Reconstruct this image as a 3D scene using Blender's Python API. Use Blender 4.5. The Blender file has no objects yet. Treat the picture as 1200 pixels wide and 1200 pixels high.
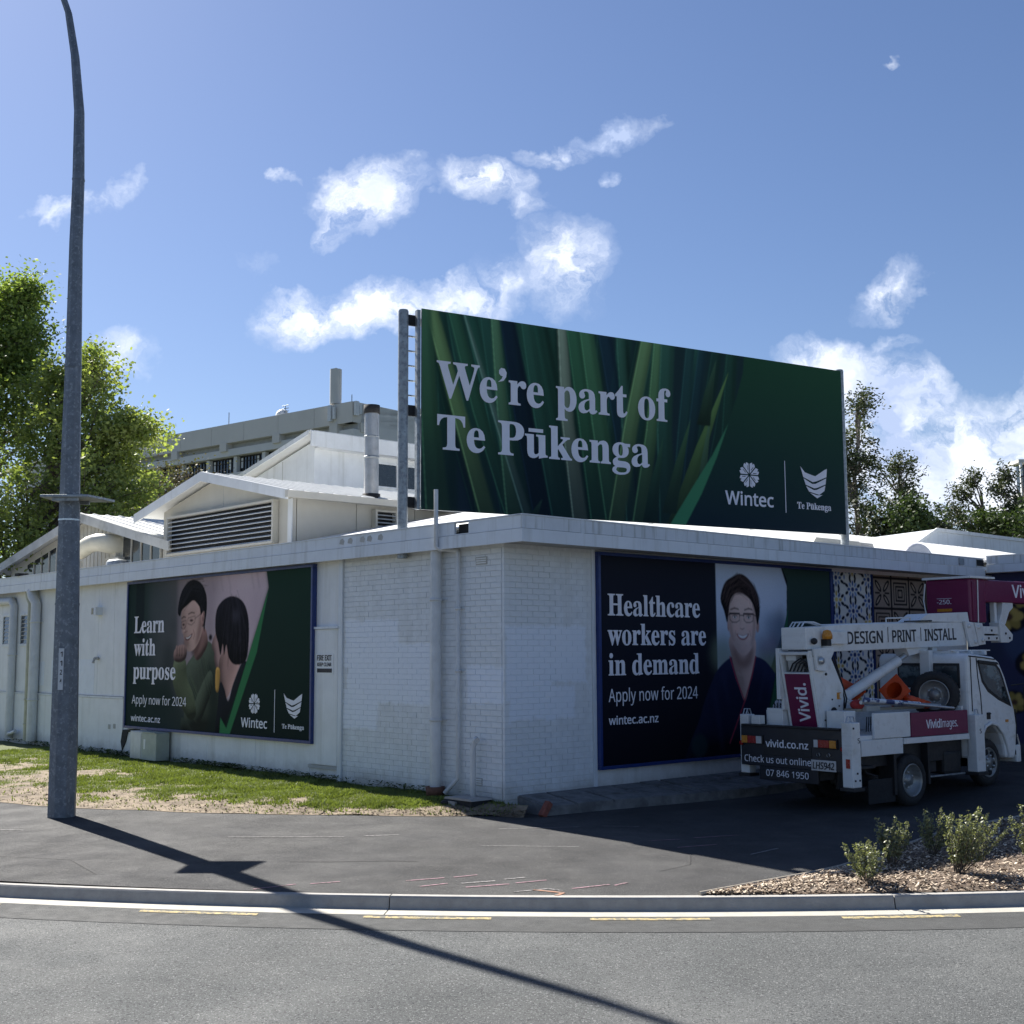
import bpy, bmesh, math, random
import numpy as np
from mathutils import Vector, Matrix
random.seed(7); rng = np.random.default_rng(7)
scene = bpy.context.scene
COL = scene.collection

EXPO, SUN_E, SKY_S, CLOUD = 1.25, 5.0, 0.05, 10.5
# ------------------------------------------------------------------ camera
cam_d = bpy.data.cameras.new('camera'); cam = bpy.data.objects.new('camera', cam_d); COL.objects.link(cam)
PITCH, ROLL, EYE = 0.1127, -0.0051, 2.15
fw = Vector((0, math.cos(PITCH), math.sin(PITCH))); rt = Vector((1, 0, 0)); up = rt.cross(fw)
rt2 = rt*math.cos(ROLL) + up*math.sin(ROLL); up2 = -rt*math.sin(ROLL) + up*math.cos(ROLL)
cm = Matrix((rt2, up2, -fw)).transposed().to_4x4(); cm.translation = (0, 0, EYE)
cam.matrix_world = cm
cam_d.sensor_width = 36.0; cam_d.lens = 36*1472.5/1200; cam_d.clip_end = 3000; cam_d.clip_start = 0.05
scene.camera = cam

# ------------------------------------------------------------------ colour management
vs = scene.view_settings
vs.view_transform = 'Standard'; vs.look = 'None'; vs.gamma = 1.0; vs.exposure = EXPO; vs.use_curve_mapping = False
scene.cycles.max_bounces = 6

# ------------------------------------------------------------------ sun
SUN_AZ, SUN_EL = math.radians(38.5), math.radians(43)      # light travels toward (sin az, -cos az)
sd = bpy.data.lights.new('sun', 'SUN'); sd.energy = SUN_E; sd.angle = math.radians(0.55); sd.color = (1, 0.95, 0.87)
so = bpy.data.objects.new('sun', sd); COL.objects.link(so)
sdir = Vector((math.sin(SUN_AZ)*math.cos(SUN_EL), -math.cos(SUN_AZ)*math.cos(SUN_EL), -math.sin(SUN_EL)))
so.rotation_euler = sdir.to_track_quat('-Z', 'Y').to_euler(); so.location = (-20, 30, 40)

# ------------------------------------------------------------------ sky and clouds
world = bpy.data.worlds.new('World'); scene.world = world; world.use_nodes = True
nt = world.node_tree; N = nt.nodes; LK = nt.links
for n in list(N): N.remove(n)
def nd(t, **k):
    n = N.new(t)
    for a, b in k.items(): setattr(n, a, b)
    return n
def math_(op, a, b=None, c=None, clamp=False):
    n = nd('ShaderNodeMath', operation=op); n.use_clamp = clamp
    for i, v in enumerate((a, b, c)):
        if v is None: continue
        if isinstance(v, (int, float)): n.inputs[i].default_value = v
        else: LK.new(v, n.inputs[i])
    return n.outputs[0]
sky = nd('ShaderNodeTexSky', sky_type='NISHITA'); sky.sun_disc = False
sky.sun_elevation = SUN_EL; sky.sun_rotation = math.atan2(-math.sin(SUN_AZ), math.cos(SUN_AZ))
sky.altitude = 40; sky.air_density = 1.0; sky.dust_density = 0.55; sky.ozone_density = 3.0
skyt = nd('ShaderNodeMix', data_type='RGBA'); skyt.blend_type = 'MULTIPLY'; skyt.inputs[0].default_value = 1; LK.new(sky.outputs[0], skyt.inputs[6]); skyt.inputs[7].default_value = (.76, .80, .93, 1)
tc = nd('ShaderNodeTexCoord')
sep = nd('ShaderNodeSeparateXYZ'); LK.new(tc.outputs['Generated'], sep.inputs[0])
yy = math_('MAXIMUM', sep.outputs[1], 0.05)
ca = math_('DIVIDE', sep.outputs[0], yy); cb = math_('DIVIDE', sep.outputs[2], yy)
front = math_('GREATER_THAN', sep.outputs[1], 0.05)
cxy = nd('ShaderNodeCombineXYZ'); LK.new(ca, cxy.inputs[0]); LK.new(cb, cxy.inputs[1])
def noise(vec, scale, detail=6, rough=0.6, dist=0.0):
    n = nd('ShaderNodeTexNoise'); n.inputs['Scale'].default_value = scale; n.inputs['Detail'].default_value = detail
    n.inputs['Roughness'].default_value = rough; n.inputs['Distortion'].default_value = dist
    LK.new(vec, n.inputs['Vector']); return n
wn = noise(cxy.outputs[0], 11, 5, 0.62); wn2 = noise(cxy.outputs[0], 60, 4, 0.6)
def vmath(op, a, b):
    n = nd('ShaderNodeVectorMath', operation=op)
    for i, v in enumerate((a, b)):
        if isinstance(v, tuple): n.inputs[i].default_value = v
        else: LK.new(v, n.inputs[i])
    return n.outputs[0]
w1 = vmath('MULTIPLY', vmath('SUBTRACT', wn.outputs['Color'], (.5, .5, .5)), (.10, .07, 0))
w2 = vmath('MULTIPLY', vmath('SUBTRACT', wn2.outputs['Color'], (.5, .5, .5)), (.020, .016, 0))
warped = vmath('ADD', vmath('ADD', cxy.outputs[0], w1), w2)
# direction of each cloud as (x/y, z/y), its half sizes, its tilt and its thickness
def ab(px, py):
    x = (px-600)/1472.5; y = (600-py)/1472.5
    d = rt2*x + up2*y + fw
    return d.x/d.y, d.z/d.y
CL = [(432, 222, 64, 42, .35, 1.1), (398, 262, 26, 30, .5, .55), (565, 216, 62, 26, -.25, .85), (608, 245, 32, 16, -.6, .45),
      (655, 180, 48, 13, .25, .75), (718, 155, 52, 15, .15, .65), (352, 368, 62, 36, 0, 1.15), (445, 358, 75, 30, .12, 1.1),
      (545, 342, 75, 28, .1, 1.0), (662, 312, 52, 50, .4, .75), (590, 330, 40, 30, 0, .6), (85, 236, 50, 12, .15, .6), (132, 220, 36, 13, .6, .65),
      (142, 412, 34, 22, -.3, .5), (1047, 345, 50, 25, .45, .75), (1038, 410, 30, 13, .3, .5), (1040, 70, 15, 6, .4, .28),
      (722, 206, 13, 12, .8, .5), (332, 210, 16, 7, 0, .4), (300, 305, 22, 10, 0, .25),
      (985, 455, 85, 48, -.25, 1.6), (1050, 480, 62, 55, 0, 1.5), (1060, 560, 110, 80, 0, 1.35), (1150, 560, 110, 95, 0, 1.5),
      (1215, 500, 75, 55, .3, 1.5), (1260, 580, 170, 120, 0, 1.4)]
dens = None
for (px, py, rx, ry, tilt, th) in CL:
    a, b = ab(px, py)
    mp = nd('ShaderNodeMapping', vector_type='TEXTURE')
    mp.inputs['Location'].default_value = (a, b, 0); mp.inputs['Rotation'].default_value = (0, 0, tilt)
    mp.inputs['Scale'].default_value = (rx*1.22/1472.5, ry*1.22/1472.5, 1)
    LK.new(warped, mp.inputs['Vector'])
    ln = nd('ShaderNodeVectorMath', operation='LENGTH'); LK.new(mp.outputs[0], ln.inputs[0])
    mr = math_('MULTIPLY', math_('SUBTRACT', 1.0, ln.outputs['Value'], clamp=True), th*1.45)
    dens = mr if dens is None else math_('MAXIMUM', dens, mr)
dens = math_('MULTIPLY', dens, front)
# scattered cloud over the rest of the sky, behind and beside the camera
cn = noise(tc.outputs['Generated'], 3.2, 7, 0.6)
outside = math_('SUBTRACT', 1.0, math_('MULTIPLY', front, math_('LESS_THAN', math_('ABSOLUTE', ca), 0.6)))
scat = math_('MULTIPLY', math_('MULTIPLY', math_('SUBTRACT', cn.outputs['Fac'], 0.62, clamp=True), 6.0, clamp=True), outside)
fine = noise(warped, 26, 6, 0.68)
fr = nd('ShaderNodeMapRange'); LK.new(fine.outputs['Fac'], fr.inputs[0])
fr.inputs[1].default_value = .36; fr.inputs[2].default_value = .66; fr.inputs[3].default_value = .12; fr.inputs[4].default_value = 1.45
mask = math_('ADD', math_('MULTIPLY', dens, fr.outputs[0]), math_('MULTIPLY', math_('SUBTRACT', dens, 1.05, clamp=True), 1.6), clamp=True)
mask = math_('MAXIMUM', mask, scat)
mask = math_('SMOOTH_MIN', mask, .97, .15)
shade = noise(warped, 9, 5, 0.6)
sr = nd('ShaderNodeMapRange'); LK.new(shade.outputs['Fac'], sr.inputs[0]); sr.inputs[1].default_value = .40; sr.inputs[2].default_value = .56
sr.inputs[3].default_value = 0; sr.inputs[4].default_value = 1
cc = nd('ShaderNodeMix', data_type='RGBA'); LK.new(sr.outputs[0], cc.inputs[0])
cc.inputs[6].default_value = (CLOUD*.46, CLOUD*.56, CLOUD*.80, 1); cc.inputs[7].default_value = (CLOUD*.92, CLOUD*.97, CLOUD*1.08, 1)
mx = nd('ShaderNodeMix', data_type='RGBA'); LK.new(mask, mx.inputs[0]); LK.new(skyt.outputs[2], mx.inputs[6]); LK.new(cc.outputs[2], mx.inputs[7])
bg = nd('ShaderNodeBackground'); LK.new(mx.outputs[2], bg.inputs[0]); bg.inputs[1].default_value = SKY_S
wo = nd('ShaderNodeOutputWorld'); LK.new(bg.outputs[0], wo.inputs[0])

# ------------------------------------------------------------------ frames (x along, y up, z outward)
CX, CY, YAW = -0.1244, 18.6474, 0.8265
dL = Vector((-math.cos(YAW), math.sin(YAW), 0)); dR = Vector((math.sin(YAW), math.cos(YAW), 0)); ZU = Vector((0, 0, 1))
CORNER = Vector((CX, CY, 0))
def frame(origin, x):
    x = Vector(x).normalized(); o = x.cross(ZU)
    m = Matrix((x, ZU, o)).transposed().to_4x4(); m.translation = origin
    return m
FL = frame(CORNER, -dL)            # left wall: local x = -(distance from the corner)
FR = frame(CORNER, dR)             # right wall: local x = distance from the corner
FWING = frame(CORNER + dR*13.9, -dL)   # wall of the wing that comes forward
ID = Matrix.Identity(4)

# ------------------------------------------------------------------ mesh helpers
class MB:
    def __init__(s, M=ID): s.v = []; s.f = []; s.mi = []; s.M = M; s.cur = 0; s.sm = []; s.smooth = False
    def add(s, vs, fs):
        b = len(s.v); s.v += [s.M @ Vector(p) for p in vs]
        for f in fs: s.f.append([b+i for i in f]); s.mi.append(s.cur); s.sm.append(s.smooth)
        return s
    def box(s, x0, x1, y0, y1, z0, z1):
        x0, x1 = min(x0, x1), max(x0, x1); y0, y1 = min(y0, y1), max(y0, y1); z0, z1 = min(z0, z1), max(z0, z1)
        return s.add([(x0,y0,z0),(x1,y0,z0),(x1,y1,z0),(x0,y1,z0),(x0,y0,z1),(x1,y0,z1),(x1,y1,z1),(x0,y1,z1)],
                     [(0,3,2,1),(4,5,6,7),(0,1,5,4),(1,2,6,5),(2,3,7,6),(3,0,4,7)])
    def prism(s, poly, z0, z1):                    # polygon in local xy, pushed along z
        ar = sum(poly[i][0]*poly[(i+1) % len(poly)][1]-poly[(i+1) % len(poly)][0]*poly[i][1] for i in range(len(poly)))
        if ar < 0: poly = poly[::-1]
        if z0 > z1: z0, z1 = z1, z0
        n = len(poly)
        return s.add([(p[0], p[1], z0) for p in poly]+[(p[0], p[1], z1) for p in poly],
                     [tuple(range(n-1, -1, -1)), tuple(range(n, 2*n))]+[(i, (i+1) % n, n+(i+1) % n, n+i) for i in range(n)])
    def quad(s, a, b, c, d): return s.add([a, b, c, d], [(0, 1, 2, 3)])
    def tube(s, path, r, seg=10, cap=True):
        path = [Vector(p) for p in path]; rs = r if isinstance(r, (list, tuple)) else [r]*len(path)
        vs, fs = [], []; ref = None
        for i, p in enumerate(path):
            t = (path[min(i+1, len(path)-1)]-path[max(i-1, 0)]).normalized()
            if ref is None: ref = t.orthogonal().normalized()
            else: ref = (ref-t*ref.dot(t)).normalized()
            b = t.cross(ref)
            for k in range(seg):
                a = 2*math.pi*k/seg; vs.append(p+(ref*math.cos(a)+b*math.sin(a))*rs[i])
        for i in range(len(path)-1):
            for k in range(seg):
                k2 = (k+1) % seg; fs.append((i*seg+k, i*seg+k2, (i+1)*seg+k2, (i+1)*seg+k))
        o = s.smooth; s.smooth = True; s.add(vs, fs); s.smooth = False
        if cap: s.add(vs[:seg], [tuple(range(seg-1, -1, -1))]); s.add(vs[-seg:], [tuple(range(seg))])
        s.smooth = o
        return s
    def lathe(s, prof, axis_o, axis_d, seg=24, smooth=True):   # prof: (distance along axis, radius)
        d = Vector(axis_d).normalized(); a0 = d.orthogonal().normalized(); b0 = d.cross(a0); vs, fs = [], []
        for (h, r) in prof:
            for k in range(seg):
                a = 2*math.pi*k/seg; vs.append(Vector(axis_o)+d*h+(a0*math.cos(a)+b0*math.sin(a))*r)
        for i in range(len(prof)-1):
            for k in range(seg):
                k2 = (k+1) % seg; fs.append((i*seg+k, i*seg+k2, (i+1)*seg+k2, (i+1)*seg+k))
        o = s.smooth; s.smooth = smooth; s.add(vs, fs); s.smooth = o
        return s
    def ball(s, c, rx, ry=None, rz=None, n=10):
        ry = ry or rx; rz = rz or rx; vs, fs = [], []
        for i in range(n+1):
            th = math.pi*i/n
            for k in range(2*n):
                a = math.pi*k/n; vs.append((c[0]+rx*math.sin(th)*math.cos(a), c[1]+ry*math.sin(th)*math.sin(a), c[2]+rz*math.cos(th)))
        for i in range(n):
            for k in range(2*n):
                k2 = (k+1) % (2*n); fs.append((i*2*n+k, (i+1)*2*n+k, (i+1)*2*n+k2, i*2*n+k2))
        o = s.smooth; s.smooth = True; s.add(vs, fs); s.smooth = o
        return s
    def mesh(s, name, mats, bevel=0):
        me = bpy.data.meshes.new(name); me.from_pydata([tuple(p) for p in s.v], [], s.f)
        mats = mats if isinstance(mats, (list, tuple)) else [mats]
        for m in mats: me.materials.append(m)
        me.polygons.foreach_set('material_index', s.mi); me.polygons.foreach_set('use_smooth', s.sm)
        me.update()
        return me
WORLD = {}
def wm(o): return WORLD.get(o.name, ID)
def obj(name, mb, mats, parent=None, local=False, bevel=0):
    me = mb.mesh(name, mats) if isinstance(mb, MB) else mb
    o = bpy.data.objects.new(name, me); COL.objects.link(o)
    if parent is not None:
        o.parent = parent
        if not local: o.matrix_parent_inverse = wm(parent).inverted()
    if local and parent is not None: WORLD[o.name] = wm(parent)
    if bevel:
        b = o.modifiers.new('bevel', 'BEVEL'); b.width = bevel; b.segments = 2; b.limit_method = 'ANGLE'; b.angle_limit = .6
    return o
def tag(o, label=None, cat=None, group=None, kind=None):
    if label: o['label'] = label
    if cat: o['category'] = cat
    if group: o['group'] = group
    if kind: o['kind'] = kind
    return o
def thing(name, loc, label, cat, group=None, M=None):
    o = bpy.data.objects.new(name, None); COL.objects.link(o); o.empty_display_size = .3
    m = M if M is not None else Matrix.Translation(Vector(loc))
    o.matrix_world = m; WORLD[o.name] = m.copy()
    return tag(o, label, cat, group)

# ------------------------------------------------------------------ materials
def material(name, col, rough=.6, var=.12, scale=6, bump=0, bscale=60, metal=0, col2=None, thr=None, spec=.5, streak=None, detail=5, trans=0, speck=None):
    m = bpy.data.materials.new(name); m.use_nodes = True; t = m.node_tree; P = t.nodes['Principled BSDF']
    P.inputs['Roughness'].default_value = rough; P.inputs['Metallic'].default_value = metal; P.inputs['Specular IOR Level'].default_value = spec
    tcn = t.nodes.new('ShaderNodeTexCoord'); src = tcn.outputs['Object']
    def nz(sc, det=5, vec=None):
        n = t.nodes.new('ShaderNodeTexNoise'); n.inputs['Scale'].default_value = sc; n.inputs['Detail'].default_value = det; n.inputs['Roughness'].default_value = .62
        t.links.new(vec or src, n.inputs['Vector']); return n.outputs['Fac']
    def rng_(v, a, b, c, d):
        n = t.nodes.new('ShaderNodeMapRange'); t.links.new(v, n.inputs[0])
        for i, q in enumerate((a, b, c, d)): n.inputs[i+1].default_value = q
        return n.outputs[0]
    def mixc(f, a, b, mode='MIX'):
        n = t.nodes.new('ShaderNodeMix'); n.data_type = 'RGBA'; n.blend_type = mode
        if isinstance(f, float): n.inputs[0].default_value = f
        else: t.links.new(f, n.inputs[0])
        for i, q in ((6, a), (7, b)):
            if isinstance(q, (tuple, list)): n.inputs[i].default_value = (q[0], q[1], q[2], 1)
            else: t.links.new(q, n.inputs[i])
        return n.outputs[2]
    lo = tuple(max(0, c*(1-var)) for c in col); hi = tuple(min(1, c*(1+var)) for c in col)
    c = mixc(rng_(nz(scale, detail), .32, .68, 0, 1), lo, hi)
    if col2 is not None:
        a, b, sc = thr or (.52, .6, scale*.5)
        c = mixc(rng_(nz(sc, 6), a, b, 0, 1), c, col2)
    if streak is not None:       # (colour, strength, horizontal scale)
        mp = t.nodes.new('ShaderNodeMapping'); mp.inputs['Scale'].default_value = (streak[2], streak[2], streak[2]*.06); t.links.new(src, mp.inputs[0])
        c = mixc(rng_(nz(1, 6, mp.outputs[0]), .52, .75, 0, streak[1]), c, streak[0])
    if speck is not None:        # (colour, scale, threshold)
        for (sc_c, sc, th) in speck:
            c = mixc(rng_(nz(sc, 2), th, th+.06, 0, 1), c, sc_c)
    t.links.new(c, P.inputs['Base Color'])
    if rough < .95:
        t.links.new(rng_(nz(scale*2.3), .3, .7, max(0.02, rough-.1), min(1, rough+.1)), P.inputs['Roughness'])
    if bump:
        bn = t.nodes.new('ShaderNodeBump'); bn.inputs['Strength'].default_value = bump; bn.inputs['Distance'].default_value = .02
        t.links.new(nz(bscale, 4), bn.inputs['Height']); t.links.new(bn.outputs[0], P.inputs['Normal'])
    if trans:
        tr = t.nodes.new('ShaderNodeBsdfTranslucent'); t.links.new(mixc(1.0, c, (1.12, 1.15, .5), 'MULTIPLY'), tr.inputs[0])
        ms = t.nodes.new('ShaderNodeMixShader'); ms.inputs[0].default_value = trans
        t.links.new(P.outputs[0], ms.inputs[1]); t.links.new(tr.outputs[0], ms.inputs[2]); t.links.new(ms.outputs[0], t.nodes['Material Output'].inputs[0])
    return m
def image_material(name, arr, rough=.8, spec=.15, gain=1.0):
    h, w = arr.shape[:2]
    im = bpy.data.images.new(name, w, h, alpha=False); px = np.ones((h, w, 4), np.float32); px[:, :, :3] = arr
    v_ = lin(px[:, :, :3]*255)*gain; g_ = v_.mean(axis=2, keepdims=True); px[:, :, :3] = srgb(v_*.78+g_*.22); im.colorspace_settings.name = 'sRGB'; im.pixels.foreach_set(px.ravel()); im.update(); im.pack()
    m = bpy.data.materials.new(name); m.use_nodes = True; t = m.node_tree; P = t.nodes['Principled BSDF']
    ti = t.nodes.new('ShaderNodeTexImage'); ti.image = im; ti.extension = 'EXTEND'
    t.links.new(ti.outputs[0], P.inputs['Base Color']); P.inputs['Roughness'].default_value = rough; P.inputs['Specular IOR Level'].default_value = spec
    return m
def uv_panel(name, M, x0, x1, y0, y1, z, mat, parent, thick=.03, side=None, bow=0):
    """a board with its print on the front face"""
    nx, ny = 16, 6; mb = MB(M); vs = []; 
    for j in range(ny+1):
        for i in range(nx+1):
            a, b = i/nx, j/ny
            vs.append((x0+(x1-x0)*a, y0+(y1-y0)*b, z+bow*math.sin(a*17+b*3)*math.sin(b*3.1)))
    mb.add(vs, [(j*(nx+1)+i, j*(nx+1)+i+1, (j+1)*(nx+1)+i+1, (j+1)*(nx+1)+i) for j in range(ny) for i in range(nx)])
    mb.cur = 1; mb.box(x0, x1, y0, y1, z-thick, z-.004)
    me = mb.mesh(name, [mat, side or mat]); uv = me.uv_layers.new(name='UVMap')
    Mi = M.inverted()
    for l in me.loops:
        p = Mi @ me.vertices[l.vertex_index].co; uv.data[l.index].uv = ((p.x-x0)/(x1-x0), (p.y-y0)/(y1-y0))
    return obj(name, me, None, parent)

# ------------------------------------------------------------------ lettering (outlines kept in the script)
_A = ''.join(chr(35+i) for i in range(91) if chr(35+i) != '\\')
_I = {c: i for i, c in enumerate(_A)}
def _dec(t): return (_I[t[0]]*90+_I[t[1]]-1500)/1000
_gc = {}
def glyph(k):
    if k not in _gc:
        p = GLYPHS[k].split(' '); adv = _dec(p[0])
        _gc[k] = (adv, [[(_dec(c[i:i+2]), _dec(c[i+2:i+4])) for i in range(0, len(c), 4)] for c in p[1:]])
    return _gc[k]
def curve_mesh(contours, depth, offset=0):
    cu = bpy.data.curves.new('t', 'CURVE'); cu.dimensions = '2D'; cu.fill_mode = 'BOTH' if depth else 'FRONT'; cu.extrude = depth/2; cu.offset = offset
    for c in contours:
        sp = cu.splines.new('POLY'); sp.points.add(len(c)-1)
        for i, p in enumerate(c): sp.points[i].co = (p[0], p[1], 0, 1)
        sp.use_cyclic_u = True
    o = bpy.data.objects.new('t', cu); COL.objects.link(o)
    dg = bpy.context.evaluated_depsgraph_get(); dg.update()
    me = bpy.data.meshes.new_from_object(o.evaluated_get(dg)); bpy.data.objects.remove(o); bpy.data.curves.remove(cu)
    return me
def lettering(text, font, M, x, y, width, cap, mat, parent, z=.006, bold=0, depth=.004, name='lettering', rot=0, local=False, gap=0, shear=0):
    """text whose baseline starts at (x, y) of frame M; cap is the capital height"""
    pen = 0; cs = []; capf = .455 if font == 'S' else .48
    for ch in text:
        if ch == ' ': pen += .175; continue
        mac = ch == 'ū'; q = '’' == ch
        if q: a, g = glyph(font+',') if font+',' in GLYPHS else (.25, [[(.06, .48), (.15, .56), (.12, .68), (.2, .72), (.26, .64), (.22, .54), (.1, .44)]])
        else: a, g = glyph(font+('u' if mac else ch))
        if q: g = [[(.02, .285), (.06, .32), (.08, .36), (.045, .365), (.02, .39), (.02, .43), (.05, .46), (.10, .455), (.13, .41), (.12, .35), (.08, .30)]]; a = .15
        for c in g: cs.append([(px+pen+shear*py, py) for px, py in c])
        if mac: cs.append([(pen+.07, .35), (pen+.29, .35), (pen+.29, .39), (pen+.07, .39)])
        pen += a+gap
    xs = [p[0] for c in cs for p in c]; x0, x1 = min(xs), max(xs)
    sx = width/(x1-x0); sy = cap/capf
    cs = [[((px-x0)*sx, py*sy) for px, py in c] for c in cs]
    me = curve_mesh(cs, depth, (cap*(.010 if font == 'S' else .026)) if bold else 0)
    R = Matrix.Rotation(rot, 4, 'Z')
    me.transform((ID if local else M) @ Matrix.Translation((x, y, z+depth/2)) @ R)
    me.materials.clear(); me.materials.append(mat)
    return obj(name, me, None, parent, local=local)
def emblem(contours, M, mat, parent, z=.006, name='emblem', local=False):
    me = curve_mesh(contours, .004); me.transform((ID if local else M) @ Matrix.Translation((0, 0, z+.002)))
    me.materials.clear(); me.materials.append(mat)
    return obj(name, me, None, parent, local=local)

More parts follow.
